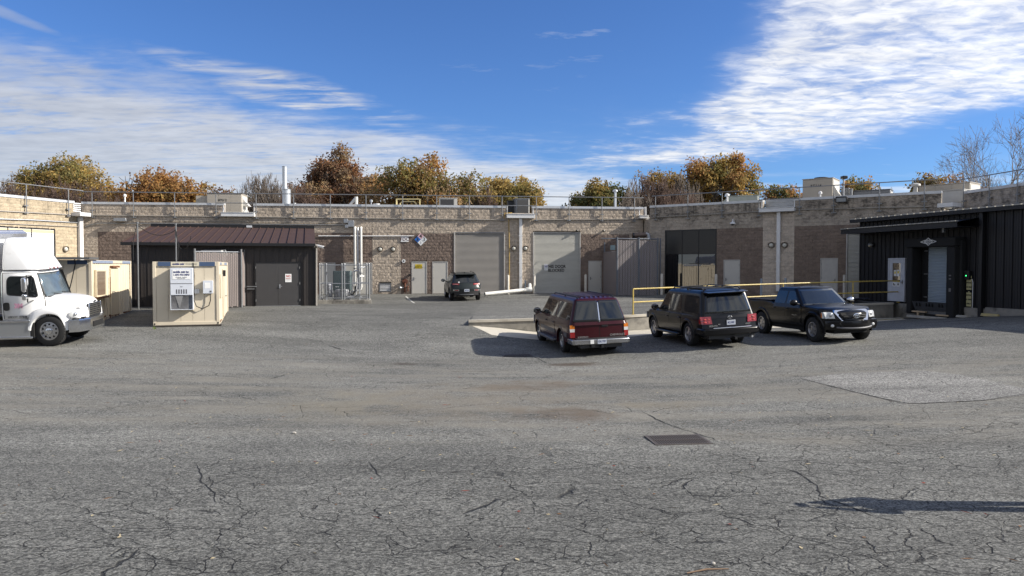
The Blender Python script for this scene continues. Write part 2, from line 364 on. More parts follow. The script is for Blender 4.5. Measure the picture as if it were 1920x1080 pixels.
# ================================================================== ground
def asphalt(name, base=(.134, .133, .121), lower=True):
    m = bpy.data.materials.new(name); m.use_nodes = True
    t = NT(m.node_tree); b = t.n('ShaderNodeBsdfPrincipled'); o = t.n('ShaderNodeOutputMaterial'); t.l(b.outputs[0], o.inputs[0])
    pos = t.n('ShaderNodeNewGeometry').outputs['Position']
    flat = t.mapping(pos, (1, 1, 0))
    sp = t.n('ShaderNodeSeparateXYZ'); t.l(pos, sp.inputs[0]); X, Y, _ = sp.outputs
    # aggregate: cells of individual stones, light and dark
    v = t.n('ShaderNodeTexVoronoi', feature='F1'); t.l(flat, v.inputs['Vector']); v.inputs['Scale'].default_value = 58
    rv = t.n('ShaderNodeSeparateColor'); t.l(v.outputs['Color'], rv.inputs[0])
    stone = t.mr(rv.outputs[0], 0, 1, .30, 1.70)
    v2 = t.n('ShaderNodeTexVoronoi', feature='F1'); t.l(flat, v2.inputs['Vector']); v2.inputs['Scale'].default_value = 30
    rv2 = t.n('ShaderNodeSeparateColor'); t.l(v2.outputs['Color'], rv2.inputs[0])
    pale = t.mr(rv2.outputs[1], .955, .985)
    stone2 = t.m('MULTIPLY', t.mr(rv2.outputs[0], 0, 1, .66, 1.34), t.mr(t.noise(flat, 9, 3, .6), .35, .65, .95, 1.05))
    big = t.noise(t.mapping(flat, (.5, 1.0, 1), (0, 0, R(8))), .32, 5, .58)          # broad wear
    streak = t.noise(t.mapping(flat, (.22, 1.6, 1), (0, 0, R(5))), .9, 5, .6)
    mid = t.noise(flat, 1.6, 5, .62)
    tone = t.m('MULTIPLY', t.m('MULTIPLY', t.mr(big, .3, .7, .72, 1.32), t.mr(streak, .32, .68, .84, 1.16)), t.mr(mid, .3, .7, .93, 1.07))
    tone = t.m('MULTIPLY', tone, t.m('MULTIPLY', stone, stone2))
    c = t.mix(1., base, base); c = t.mix(1., c, tone, 'MULTIPLY')
    c = t.mix(t.m('MULTIPLY', pale, .55), c, (.30, .29, .26))
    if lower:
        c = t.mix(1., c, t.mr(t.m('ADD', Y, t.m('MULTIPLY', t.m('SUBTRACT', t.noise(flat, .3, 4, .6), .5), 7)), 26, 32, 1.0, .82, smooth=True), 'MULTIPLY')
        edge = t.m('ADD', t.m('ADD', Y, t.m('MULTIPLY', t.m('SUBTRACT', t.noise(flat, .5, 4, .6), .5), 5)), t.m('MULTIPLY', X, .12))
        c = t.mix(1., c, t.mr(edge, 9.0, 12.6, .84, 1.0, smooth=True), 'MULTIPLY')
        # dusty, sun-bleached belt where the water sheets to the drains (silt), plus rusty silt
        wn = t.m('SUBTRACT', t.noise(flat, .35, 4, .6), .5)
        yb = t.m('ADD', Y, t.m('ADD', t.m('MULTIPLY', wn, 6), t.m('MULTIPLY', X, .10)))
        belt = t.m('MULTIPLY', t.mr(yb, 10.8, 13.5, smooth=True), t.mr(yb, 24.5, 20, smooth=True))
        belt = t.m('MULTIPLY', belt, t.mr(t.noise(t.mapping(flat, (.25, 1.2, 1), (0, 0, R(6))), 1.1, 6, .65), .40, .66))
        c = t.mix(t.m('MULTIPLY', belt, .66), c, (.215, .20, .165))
        def spot(cx, cy, rx, ry, col, amt, fuzz=1.3):
            nonlocal c
            ax = t.m('DIVIDE', t.m('SUBTRACT', X, cx), rx); ay = t.m('DIVIDE', t.m('SUBTRACT', Y, cy), ry)
            q = t.m('ADD', t.m('ADD', t.m('MULTIPLY', ax, ax), t.m('MULTIPLY', ay, ay)), t.m('MULTIPLY', t.m('SUBTRACT', t.noise(flat, 1.1, 5, .65), .5), 4.4))
            c = t.mix(t.m('MULTIPLY', t.mr(q, fuzz, -.5, smooth=True), amt), c, col)
        spot(.9, 14.3, 1.3, .8, (.088, .062, .043), .8)
        spot(.5, 18.2, 1.4, 1.0, (.105, .078, .055), .7)
        spot(-1., 16., 3.2, 3., (.175, .15, .112), .45)
        spot(-3.6, 15.5, 1.6, 2.0, (.19, .172, .13), .5)
        spot(1.9, 22.3, .8, .5, (.06, .04, .026), .8)
        spot(-3.3, 22.4, .5, .35, (.05, .04, .03), .75)
        spot(3.1, 15.2, 1.2, .7, (.18, .155, .11), .5)
        spot(.3, 12.2, 1.6, .5, (.19, .18, .155), .4)
    # cracks: long wandering ones and a finer net, fading out where the paving is sounder
    wrp = t.noise(flat, 1.7, 4, .6, col=True)
    wv = t.vm('ADD', flat, t.vm('MULTIPLY', t.vm('SUBTRACT', wrp, (.5, .5, .5)), (.42, .42, 0)))
    wv = t.vm('ADD', wv, t.vm('MULTIPLY', t.vm('SUBTRACT', t.noise(flat, 7, 3, .6, col=True), (.5, .5, .5)), (.055, .055, 0)))
    def cracks(scale, wdt, stretch, rot, lo, hi, ms):
        e = t.n('ShaderNodeTexVoronoi', feature='DISTANCE_TO_EDGE'); t.l(t.mapping(wv, stretch, (0, 0, rot)), e.inputs['Vector']); e.inputs['Scale'].default_value = scale
        msk = t.mr(t.noise(flat, ms, 3, .6), lo, hi)
        return t.m('MULTIPLY', t.mr(e.outputs[0], wdt, wdt * .35), msk)
    near = t.mr(t.m('ADD', Y, t.m('MULTIPLY', X, -.12)), 11.5, 8., .0, .10)
    k1 = cracks(.55, .0036, (.8, 1.25, 1), R(20), .46, .60, .45)
    k2 = cracks(1.4, .0085, (.75, 1.3, 1), R(28), .50, .60, .38)
    k3 = cracks(3.6, .017, (.8, 1.25, 1), R(20), .575, .66, .55)
    k4 = t.m('MULTIPLY', t.m('MAXIMUM', cracks(1.2, .0075, (.7, 1.35, 1), R(30), .36, .46, .6), cracks(2.3, .0135, (.7, 1.4, 1), R(30), .42, .50, .7)), t.mr(t.m('ADD', Y, t.m('MULTIPLY', X, -.32)), 12.2, 9.4))
    crk = t.m('MAXIMUM', t.m('MAXIMUM', k1, k2), t.m('MAXIMUM', t.m('MULTIPLY', k3, .8), k4))
    c = t.mix(t.m('MULTIPLY', crk, .86), c, (.012, .012, .012))
    t.l(c, b.inputs['Base Color']); b.inputs['Roughness'].default_value = .86; b.inputs['Specular IOR Level'].default_value = .35
    h = t.m('ADD', t.m('MULTIPLY', v.outputs['Distance'], -.35), t.m('MULTIPLY', crk, -2.))
    h = t.m('ADD', h, t.m('MULTIPLY', t.noise(flat, 160, 2, .5), .3)); h = t.m('ADD', h, t.m('MULTIPLY', stone2, .25))
    bn = t.n('ShaderNodeBump'); bn.inputs['Strength'].default_value = .9; bn.inputs['Distance'].default_value = .011
    t.l(h, bn.inputs['Height']); t.l(bn.outputs[0], b.inputs['Normal'])
    return m
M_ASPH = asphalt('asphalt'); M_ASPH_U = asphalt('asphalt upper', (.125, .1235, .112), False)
M_PATCH = asphalt('asphalt repair', (.180, .176, .163), False)

def axis(lo, hi, step, far):
    a = list(np.arange(lo, hi + 1e-6, step)); s_ = step; x = a[-1]; up = []
    while x < far: s_ *= 1.7; x += s_; up.append(x)
    x = a[0]; s_ = step; dn = []
    while x > -far: s_ *= 1.7; x -= s_; dn.append(x)
    return np.array(dn[::-1] + a + up)
gxs, gys = axis(-32, 30, .5, 900), axis(-4, 54, .5, 1400)
XX, YY = np.meshgrid(gxs, gys); ZZ = gz(XX.ravel(), YY.ravel()).reshape(XX.shape)
def sheet(name, XX, YY, ZZ, m, parent=None):
    ny, nx = XX.shape
    vs = np.c_[XX.ravel(), YY.ravel(), ZZ.ravel()]
    idx = np.arange(ny * nx).reshape(ny, nx)
    fs = np.c_[idx[:-1, :-1].ravel(), idx[:-1, 1:].ravel(), idx[1:, 1:].ravel(), idx[1:, :-1].ravel()]
    me = bpy.data.meshes.new(name); me.from_pydata(vs.tolist(), [], fs.tolist()); me.materials.append(m)
    me.polygons.foreach_set('use_smooth', [True] * len(me.polygons)); me.update()
    o = bpy.data.objects.new(name, me); COL.objects.link(o); o.parent = parent; return o
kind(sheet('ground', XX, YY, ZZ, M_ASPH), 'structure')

# upper pavement behind the retaining wall: front edge follows the wall
RW = [Vector((-1.75, 30.15, 0)), Vector((4.98, 31.0, 0)), Vector((18.95, 37.1, 0))]
def rw_y(x):
    for a, b in zip(RW, RW[1:]):
        if x <= b.x or b is RW[-1]: return a.y + (b.y - a.y) * (x - a.x) / (b.x - a.x)
ux = np.linspace(-1.7, 24, 80); vv = np.linspace(0, 1, 44)
UX = np.repeat(ux[None], 44, 0); UY = np.array([[rw_y(x) + .08 + (53 - rw_y(x)) * v_ for x in ux] for v_ in vv])
UZ = HU(np.c_[UX.ravel(), UY.ravel()]).reshape(UX.shape)
kind(sheet('upper_pavement', UX, UY, UZ, M_ASPH_U), 'structure')

def drape(name, pix, lift, m, sub=10, pts=None):
    """a thin sheet lying on the lower asphalt inside a polygon of ground points"""
    P = pts or [on_ground(*p) for p in pix]
    bm = bmesh.new(); bm.faces.new([bm.verts.new((p[0], p[1], 0)) for p in P])
    bmesh.ops.triangulate(bm, faces=bm.faces); bmesh.ops.subdivide_edges(bm, edges=bm.edges, cuts=sub, use_grid_fill=True)
    for v_ in bm.verts: v_.co.z = g(v_.co.x, v_.co.y) + lift
    bmesh.ops.recalc_face_normals(bm, faces=bm.faces)
    for f_ in bm.faces:
        if f_.normal.z < 0: f_.normal_flip()
    me = bpy.data.meshes.new(name); bm.to_mesh(me); bm.free(); me.materials.append(m)
    me.polygons.foreach_set('use_smooth', [True] * len(me.polygons))
    o = bpy.data.objects.new(name, me); COL.objects.link(o); return o
def strip_along(name, P, wd, lift, m, jag=.0, taper=True):
    """a narrow ribbon on the ground, for open joints and tar lines"""
    pts = []
    for a, b in zip(P, P[1:]):
        n = max(2, int((Vector(b) - Vector(a)).length / .12))
        for i in range(n): t = i / n; pts.append(Vector(a).lerp(Vector(b), t))
    pts.append(Vector(P[-1])); vs, fs = [], []
    for i, p in enumerate(pts):
        t = (pts[min(i + 1, len(pts) - 1)] - pts[max(0, i - 1)]); t.z = 0; t.normalize(); nrm = Vector((-t.y, t.x, 0))
        k = wd * (.5 + random.random()) * (min(1, i / 4 + .1, (len(pts) - 1 - i) / 4 + .1) if taper else 1)
        c = p + nrm * random.uniform(-jag, jag)
        for s_ in (-1, 1): q = c + nrm * k * s_ / 2; vs.append((q.x, q.y, g(q.x, q.y) + lift))
    for i in range(len(pts) - 1): fs.append((2 * i, 2 * i + 1, 2 * i + 3, 2 * i + 2))
    return MB().add(vs, fs).build(name, m, smooth=0)
M_TAR = mat('open joint', (.012, .012, .012), .9)
kind(drape('asphalt_patch', [(1500, 709), (1592, 699), (1730, 695), (1800, 703), (1925, 729), (1925, 741), (1846, 751), (1707, 757), (1640, 744)], .006, M_PATCH), 'structure')
joint = [[(1502, 710), (1560, 725), (1640, 744), (1690, 756), (1730, 757), (1846, 751), (1925, 739)], [(1205, 772), (1240, 791), (1290, 808), (1335, 822), (1345, 828)],
         [(998, 667), (1012, 674), (1024, 681), (1052, 684)], [(1425, 868), (1492, 885), (1530, 910), (1538, 930), (1590, 950), (1640, 968), (1700, 985)],
         [(368, 867), (380, 905), (402, 925), (404, 945)], [(690, 864), (704, 884), (716, 900)]]
for k, J in enumerate(joint):
    o = kind(strip_along('pavement_crack', [on_ground(*p) for p in J], .024 if k < 3 else .017, .009 if k == 0 else .005, M_TAR, .02), 'structure')

# pale concrete apron in front of the retaining wall
M_CONC_PALE = mat('pale concrete', (.52, .48, .40), .85, col2=(.40, .37, .31), nscale=1.4, namt=.7, bump=.3, bscale=60, dirt=((.22, .19, .15), .5, 2.2, .56), world=True)
M_CONC = mat('weathered concrete', (.30, .28, .24), .9, col2=(.17, .16, .14), nscale=2., namt=.8, bump=.5, bscale=30, dirt=((.06, .055, .05), .75, 1.3, .52), world=True)
ap = [on_ground(893, 607.5), on_ground(922, 628.5)]
apr = [(ap[0].x, ap[0].y), (ap[1].x, ap[1].y), (4.2, 28.55), (9.5, 30.2), (14.5, 32.6), (18.2, 34.3), (18.9, 36.9), (4.98, 30.9), (-1.6, 30.05)]
kind(drape('concrete_apron', None, .008, M_CONC_PALE, 12, [Vector((x, y, 0)) for x, y in apr]), 'structure')

# retaining wall with kerb cap, a thing of its own
rt = thing('retaining_wall', 'low stained concrete retaining wall between the sloping drive and the dock pit', 'wall', (RW[0].x, RW[0].y, -.4))
ox, oy, oz = rt.location
def rwm(t0, t1, zf0, zf1, y0, y1, name, m, n=40):
    vs, fs = [], []
    xs = np.linspace(RW[0].x, RW[-1].x, n + 1)
    for x in xs:
        y = rw_y(x); top = hu(x, y + .2) + .03
        for (dy_, z) in ((y0, zf0(x, y, top)), (y1, zf0(x, y, top)), (y1, zf1(x, y, top)), (y0, zf1(x, y, top))): vs.append((x - ox, y + dy_ - oy, z - oz))
    for i in range(n):
        for k in range(4): fs.append((i * 4 + k, i * 4 + (k + 1) % 4, i * 4 + 4 + (k + 1) % 4, i * 4 + 4 + k))
    fs += [(0, 1, 2, 3), tuple(n * 4 + k for k in range(4))]
    return MB().add(vs, fs).build(name, m, rt, smooth=20)
rwm(0, 1, lambda x, y, t: g(x, y - .2) - .3, lambda x, y, t: t - .09, -.06, .12, 'wall_body', M_CONC)
rwm(0, 1, lambda x, y, t: t - .087, lambda x, y, t: t + .012, -.10, .14, 'wall_cap', M_CONC_PALE)

# steel storm drains
M_IRON = mat('rusty iron', (.12, .11, .10), .65, .5, col2=(.10, .06, .04), nscale=9, bump=.2)
def grate(px, py, wd, dp, rz, nb, label):
    c = on_ground(px, py); t = thing('storm_drain', label, 'drain grate', (c.x, c.y, c.z + .004), rz)
    MB().box(-wd / 2 + .03, wd / 2 - .03, -dp / 2 + .03, dp / 2 - .03, .001, .003).build('pit', mat('dark pit', (.004, .004, .004), 1), t)
    f = MB(); e = .045
    f.box(-wd / 2, wd / 2, -dp / 2, -dp / 2 + e, 0, .012).box(-wd / 2, wd / 2, dp / 2 - e, dp / 2, 0, .012)
    f.box(-wd / 2, -wd / 2 + e, -dp / 2 + e, dp / 2 - e, 0, .012).box(wd / 2 - e, wd / 2, -dp / 2 + e, dp / 2 - e, 0, .012).build('frame', M_IRON, t)
    bar = MB().box(-.011, .011, -dp / 2 + e, dp / 2 - e, .004, .011).mesh('bar', M_IRON)
    for i in range(nb): shared('bar', bar, t, ((i + .5) / nb * (wd - 2 * e) - wd / 2 + e, 0, 0))
    MB().box(-wd / 2 + e, wd / 2 - e, -.012, .012, .005, .0135).build('cross_bar', M_IRON, t)
grate(1271, 825.5, .93, .64, R(6), 21, 'rectangular iron drain grate in the open asphalt of the foreground')
grate(970, 666.5, .98, .62, R(6), 18, 'iron drain grate in the shadow beside the maroon vehicle')

# twigs, stones and leaf litter on the asphalt
M_TWIG = mat('dry twig', (.20, .13, .08), .9); M_STRAW = mat('dry straw', (.42, .35, .22), .9); M_PEB = mat('pebble', (.42, .40, .36), .9)
a, b = on_ground(1288, 1077), on_ground(1366, 1069); mdl = (a + b) / 2 + Vector((0, .03, 0))
tag(MB().tube([(a + Vector((0, 0, .012))), mdl + Vector((0, 0, .014)), b + Vector((0, 0, .012))], [.006, .009, .005], 6).build('twig', M_TWIG), 'thin brown twig lying on the asphalt at the bottom of the picture', 'twig')
p = on_ground(1337, 1059)
tag(MB().sphere((0, 0, .012), (.022, .016, .016), 8, 6).build('pebble', M_PEB, loc=p), 'pale pebble on the asphalt just above the brown twig', 'stone')
p = on_ground(551, 813)
tag(MB().sphere((0, 0, .015), (.045, .025, .02), 8, 6).build('pebble', M_PEB, loc=p), 'pale pebble alone on the empty left part of the asphalt', 'stone')
lt = MB()
for i in range(420):
    if i < 300: x, y = random.uniform(-7, 9), random.uniform(6.5, 16)
    else: x, y = random.uniform(-16, 14), random.uniform(12, 28)
    z = g(x, y) + .006; q = random.random() * 6.28; ln = random.uniform(.02, .085); wd = random.uniform(.003, .008)
    if random.random() < .3: ln, wd = random.uniform(.02, .035), random.uniform(.012, .022)
    dx_, dy_ = math.cos(q) * ln, math.sin(q) * ln; ex, ey = -math.sin(q) * wd, math.cos(q) * wd
    lt.cur = random.choice((0, 0, 0, 0, 0, 0, 1, 1, 1, 2))
    lt.add([(x - dx_, y - dy_, z), (x + ex, y + ey, z + .006), (x + dx_, y + dy_, z + .002), (x - ex, y - ey, z + .001)], [(0, 1, 2, 3)])
kind(lt.build('leaf_litter', [M_STRAW, mat('brown leaf', (.18, .10, .05), .9), mat('red leaf', (.26, .05, .03), .9)], smooth=0), 'stuff')
# ================================================================== warehouse
def block_mat(name, col, col2, mold=.0, moldz=(4.6, 5.6)):
    m = bpy.data.materials.new(name); m.use_nodes = True
    t = NT(m.node_tree); b = t.n('ShaderNodeBsdfPrincipled'); o = t.n('ShaderNodeOutputMaterial'); t.l(b.outputs[0], o.inputs[0])
    pos = t.n('ShaderNodeNewGeometry').outputs['Position']
    sp = t.n('ShaderNodeSeparateXYZ'); t.l(pos, sp.inputs[0])
    isl = t.n('ShaderNodeNewGeometry').outputs['Random Per Island']
    f = t.mr(t.noise(pos, 1.1, 5, .6), .3, .7)
    c = t.mix(f, col, col2)
    c = t.mix(1., c, t.m('MULTIPLY', t.mr(t.noise(pos, 9, 4, .6), .3, .7, .86, 1.14), t.mr(t.noise(t.mapping(pos, (2.5, 2.5, 5)), 1., 1), .3, .7, .88, 1.12)), 'MULTIPLY')
    # rain streaks and grime high on the wall
    st = t.noise(t.mapping(pos, (3.2, 3.2, .35)), 1.3, 5, .65)
    hz = t.mr(sp.outputs[2], moldz[0], moldz[1], smooth=True)
    gr = t.m('MULTIPLY', t.mr(st, .52, .70), hz)
    c = t.mix(t.m('MULTIPLY', gr, .45 + mold * .35), c, (.035, .032, .028))
    if mold:
        bl = t.m('MULTIPLY', t.mr(t.noise(t.mapping(pos, (1, 1, 1.6)), 1.15, 6, .68), .47, .58), t.mr(sp.outputs[2], 4.0, 4.9, smooth=True))
        bl2 = t.mr(t.noise(t.mapping(pos, (1, 1, 2)), 4.5, 5, .7), .36, .60)
        c = t.mix(t.m('MULTIPLY', t.m('MULTIPLY', bl, bl2), mold), c, (.018, .017, .016))
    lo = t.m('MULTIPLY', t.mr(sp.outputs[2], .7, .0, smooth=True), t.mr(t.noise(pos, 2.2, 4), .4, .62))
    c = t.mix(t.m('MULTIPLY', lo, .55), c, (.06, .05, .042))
    t.l(c, b.inputs['Base Color']); b.inputs['Roughness'].default_value = .9; b.inputs['Specular IOR Level'].default_value = .3
    bn = t.n('ShaderNodeBump'); bn.inputs['Strength'].default_value = .8; bn.inputs['Distance'].default_value = .032
    t.l(t.noise(pos, 13, 4, .6), bn.inputs['Height']); t.l(bn.outputs[0], b.inputs['Normal'])
    return m
BEIGE = block_mat('beige block', (.47, .395, .315), (.40, .335, .265)); BROWN = block_mat('brown block', (.205, .155, .125), (.16, .122, .10))
BEIGE_M = block_mat('beige block mouldy lightened', (.44, .38, .31), (.36, .31, .255), .75); BROWN_M = block_mat('brown block mouldy lightened', (.23, .178, .142), (.185, .142, .115), .5); PILAST = block_mat('pilaster block lightened', (.56, .48, .395), (.48, .41, .335), .2)  # shaded wing: block colours raised in place of missing fill light
CREAM = block_mat('cream block', (.45, .375, .265), (.38, .31, .215), .3)
M_MORT = mat('mortar', (.30, .26, .21), .95)
M_CAP = mat('pale metal coping', (.62, .63, .64), .35, .3, col2=(.5, .5, .5))
M_WHITEM = mat('white painted metal', (.74, .74, .73), .4, col2=(.6, .59, .57), nscale=4)
M_DOOR = mat('grey beige door paint', (.52, .50, .45), .5, col2=(.46, .44, .40), nscale=2)
M_DFRAME = mat('door frame paint', (.46, .44, .41), .5)
M_STEEL = mat('galvanised steel', (.42, .43, .44), .42, .75, col2=(.30, .31, .32), nscale=7)
M_STEELD = mat('weathered steel', (.22, .225, .23), .5, .6, col2=(.14, .14, .14), nscale=6)
M_BLACK = mat('black metal', (.012, .012, .013), .4); M_DARK = mat('dark gap', (.006, .006, .006), .9)
M_GLASS = mat('tinted glass', (.012, .012, .013), .02, ior=2.1, namt=.2)
M_ROOF = mat('roof membrane', (.40, .39, .37), .9)

wh = thing('warehouse', 'long beige and brown concrete block warehouse bent round the yard with roller doors', 'building')
roof_poly = [WA.pt(0, 0, -.3), WA.pt(WA.L, 0, -.3), WM.pt(WM.L, 0, -.3), WB.pt(WB.L, 0, -.3), WC.pt(0, 0, -.3), WC.pt(WC.L, 0, -.3)]
outer = [(45, 22), (52, 45), (40, 62), (15, 72), (-34, 68), (-52, 44), (-50, 32)]
rp_ = [(p.x, p.y) for p in roof_poly] + outer
n_ = len(rp_)
MB().add([(x, y, 5.0) for x, y in rp_] + [(x, y, 5.2) for x, y in rp_], [list(range(n_)), list(range(2 * n_ - 1, n_ - 1, -1))] + [(i, (i + 1) % n_, (i + 1) % n_ + n_, i + n_) for i in range(n_)]).build('roof', M_ROOF, wh, smooth=0)
NB = len(roof_poly); q_ = roof_poly[-1:] + [Vector((*p, 0)) for p in outer] + roof_poly[:1]
MB().add([(p.x, p.y, z) for p in q_ for z in (-1, 5.5)], [(2 * i, 2 * i + 2, 2 * i + 3, 2 * i + 1) for i in range(len(q_) - 1)]).build('rear_wall', BEIGE, wh, smooth=0)

BLK_W, BLK_H, JT = .4, .2, .007
def block_template(seed, wd, rough):
    r_ = random.Random(seed); nx, nz = (4, 2)
    pts, fs = [], []
    for j in range(nz + 1):
        for i in range(nx + 1):
            edge = i in (0, nx) or j in (0, nz)
            pts.append((JT / 2 + (wd - JT) * i / nx, -(r_.uniform(.2, .55) if edge else r_.uniform(.1, 1.0)) * rough, JT / 2 + (BLK_H - JT) * j / nz))
    for j in range(nz):
        for i in range(nx): k = j * (nx + 1) + i; fs.append((k, k + 1, k + nx + 2, k + nx + 1))
    b = len(pts)
    rim = [0, nx, (nx + 1) * (nz + 1) - 1, (nx + 1) * nz]
    x0, x1, z0, z1 = JT / 2, wd - JT / 2, JT / 2, BLK_H - JT / 2
    pts += [(x0, .085, z0), (x1, .085, z0), (x1, .085, z1), (x0, .085, z1)]
    bot = list(range(0, nx + 1)); top = [nz * (nx + 1) + i for i in range(nx + 1)]
    fs += [tuple([b, b + 1] + bot[::-1]), tuple(top + [b + 2, b + 3])]
    lf = [j * (nx + 1) for j in range(nz + 1)]; rg = [j * (nx + 1) + nx for j in range(nz + 1)]
    fs += [tuple(lf + [b + 3, b]), tuple([b + 1, b + 2] + rg[::-1])]
    return pts, fs

n_blocks = 0
def make_wall(W, mats, zone, openings, notches, breaks=(), u0=0., u1=None, rough=.03, singles=60, ztop=PARA - .12, zbot=-.4, skip_hidden=None, label=None):
    """block veneer in running bond on a solid backing; zone(u, z) -> material index; openings/notches are (u0, u1, z0, z1)"""
    u1 = W.L if u1 is None else u1
    wl = holder('block_wall', wh, W.pt(0), W.rz)
    if label: wl['label'] = label
    # solid backing cut round the parapet notches
    cuts = sorted(notches); b = MB(); u = u0
    for (a0, a1, zb) in cuts:
        if a0 > u: b.box(u, a0, .09, .35, zbot, ztop)
        b.box(a0, a1, .09, .35, zbot, zb); u = a1
    if u < u1: b.box(u, u1, .09, .35, zbot, ztop)
    b.build('backing', M_MORT, wl, smooth=0)
    tem = [block_template(k, BLK_W, rough) for k in range(5)]; meshes = {}
    rest = MB(); full = []
    ops = openings + [(a, c, zb, 99) for a, c, zb in notches]
    zc = 0; row = 0
    z = math.floor(zbot / BLK_H) * BLK_H
    row = int(round(z / BLK_H))
    while z < ztop - .05:
        zm = z + BLK_H / 2; iv = [(u0, u1)]
        for (a, c, z0, z1) in ops:
            if z0 < zm < z1:
                nv = []
                for p, q in iv:
                    if c <= p or a >= q: nv.append((p, q)); continue
                    if a > p + .03: nv.append((p, a))
                    if c < q - .03: nv.append((c, q))
                iv = nv
        for bk in breaks:
            iv = [e for p, q in iv for e in (((p, bk), (bk, q)) if p + .03 < bk < q - .03 else ((p, q),))]
        sh = (row % 2) * .2
        for p, q in iv:
            k = math.floor((p - sh) / BLK_W)
            while k * BLK_W + sh < q - .02:
                a, c = max(p, k * BLK_W + sh), min(q, (k + 1) * BLK_W + sh); k += 1
                if c - a < .04: continue
                mi = zone((a + c) / 2, zm)
                if c - a > BLK_W - .001: full.append((a, z, mi))
                else:
                    pts, fs = tem[k % 5]; rest.cur = mi; s_ = (c - a) / BLK_W
                    rest.add([(a + x * s_, y, z + zz_) for x, y, zz_ in pts], fs)
        z += BLK_H; row += 1
    def vis(a, zz_):
        p = W.pt(a + .2, 0); t_ = (p.x / p.y)
        ok = abs(t_) < .68 and zz_ > -.2 and not (skip_hidden and skip_hidden(a, zz_))
        return (-p.y if ok else -999)
    full.sort(key=lambda e: -vis(e[0], e[1]))
    for j, (a, zz_, mi) in enumerate(full):
        k = random.randrange(5)
        if j < singles and vis(a, zz_) > -900:
            if (k, mi) not in meshes:
                mb = MB(); mb.add(*tem[k]); meshes[k, mi] = mb.mesh('block', mats[mi], smooth=0)
            shared('block', meshes[k, mi], wl, (a, random.uniform(-.006, .004), zz_))
        else:
            pts, fs = tem[k]; rest.cur = mi; dy_ = random.uniform(-.006, .004)
            rest.add([(a + x, y + dy_, zz_ + z2) for x, y, z2 in pts], fs)
    kind(rest.build('block_courses', mats, wl, smooth=0, recalc=False), 'stuff')
    # coping
    u = u0; c = MB()
    for (a0, a1, zb) in cuts + [(u1, u1, 0)]:
        if a0 > u + .05: c.box(u, a0, -.05, .42, ztop, ztop + .1).box(u, a0, -.055, -.03, ztop - .05, ztop + .02)
        u = a1
    c.build('coping', M_CAP, wl, smooth=0)
    return wl

def RZ(W, x0, x1, y0, y1): return W.rect(x0, x1, y0, y1)
# ---- openings on the main wing
zsill = -.02
def op(W, x0, x1, ytop, yb=None):
    u0, u1, _, z1 = W.rect(x0, x1, ytop, 550); return [u0, u1, zsill, z1]
D_SIGN = op(WM, 771.5, 800.5, 490.5); D_PLAIN = op(WM, 810.5, 839.5, 490.5); R1 = op(WM, 851, 946.5, 435.5); R2 = op(WM, 999, 1088.5, 435.5)
D_E1 = op(WM, 600, 629, 492.5); D_E2 = op(WM, 643, 698, 492.5); D_R = op(WM, 1103, 1128, 489)
LOUV = list(WM.rect(711, 733.5, 531, 547))
ntM1 = (WM.U(421), WM.U(476), WM.Z(450, 400)); ntM2 = (WM.U(948.5), WM.U(997.5), WM.Z(970, 402))
pl = [(WM.U(698), WM.U(751.5)), (WM.U(946), WM.U(999))]; zbm = WM.Z(720, 434.5)
u184, u1093, u1180 = WM.U(184), WM.U(1090), WM.U(1180)
def zoneM(u, z):
    if z > zbm or u < u184 or u > u1180: return 0
    for a, c in pl:
        if a < u < c: return 0
    return 1
make_wall(WM, [BEIGE, BROWN], zoneM, [D_SIGN, D_PLAIN, R1, R2, D_E1, D_E2, D_R, LOUV], [ntM1, ntM2], breaks=[u184, u1180] + [x for q in pl for x in q], rough=.026, singles=60, skip_hidden=lambda a, z: (z < 4.2 and a < WM.U(597)))
# ---- left wing
WIN_A = list(WA.rect(-60, 104, 428, 477)); WIN_A[2] = WA.Z(100, 477)
WIN_A = [WA.U(104) - 4.6, WA.U(104), 1.75, WA.Z(104, 429)]
make_wall(WA, [CREAM], lambda u, z: 0, [WIN_A], [(WA.L - .55, WA.L + .1, WA.Z(150, 400))], rough=.026, singles=100, skip_hidden=lambda a, z: z < 2.4)
# ---- right wing
WIN_B = list(WB.rect(1247, 1344, 430.5, 547)); WIN_B[2] = .05
D_B1 = op(WB, 1357, 1388, 487); D_B2 = op(WB, 1538.5, 1571.5, 484); R_B = [WB.U(1586.5), WB.U(1640), -.02, WB.Z(1590, 436)]
ntB = (WB.U(1429.5), WB.U(1487), WB.Z(1458, 392)); plB = (WB.U(1430), WB.U(1489)); zbB = WB.Z(1400, 427)
def zoneB(u, z):
    if plB[0] < u < plB[1] and z < 5.1: return 2
    if z > zbB or u < WB.U(1344): return 0
    return 1
make_wall(WB, [BEIGE_M, BROWN_M, PILAST], zoneB, [WIN_B, D_B1, D_B2, R_B], [ntB], breaks=[plB[0], plB[1], WB.U(1344)], u1=WB.L + .2, rough=.016, singles=90, skip_hidden=lambda a, z: (z < 1.2) or (a > WB.U(1600) and z < 4.3))
make_wall(WC, [BEIGE_M], lambda u, z: 0, [], [(-.02, .9, 5.0)], rough=.016, singles=50, zbot=2., skip_hidden=lambda a, z: z < 4.4)
# corner infill between the right wing and the far right wing, below the scupper
for P, Q, zt in ((WM.pt(WM.L), WB.pt(0), 5.0), (WB.pt(WB.L), WC.pt(0), 5.0)):
    n_in = Vector((-(Q - P).y, (Q - P).x, 0)).normalized()
    MB().add([tuple(v + Vector((0, 0, z))) for v in (P + n_in * .05, Q + n_in * .05, Q + n_in * .4, P + n_in * .4) for z in (-.4, zt)], [(0, 2, 3, 1), (2, 4, 5, 3), (4, 6, 7, 5), (6, 0, 1, 7), (1, 3, 5, 7)]).build('corner_infill', BEIGE_M, wh, smooth=0)

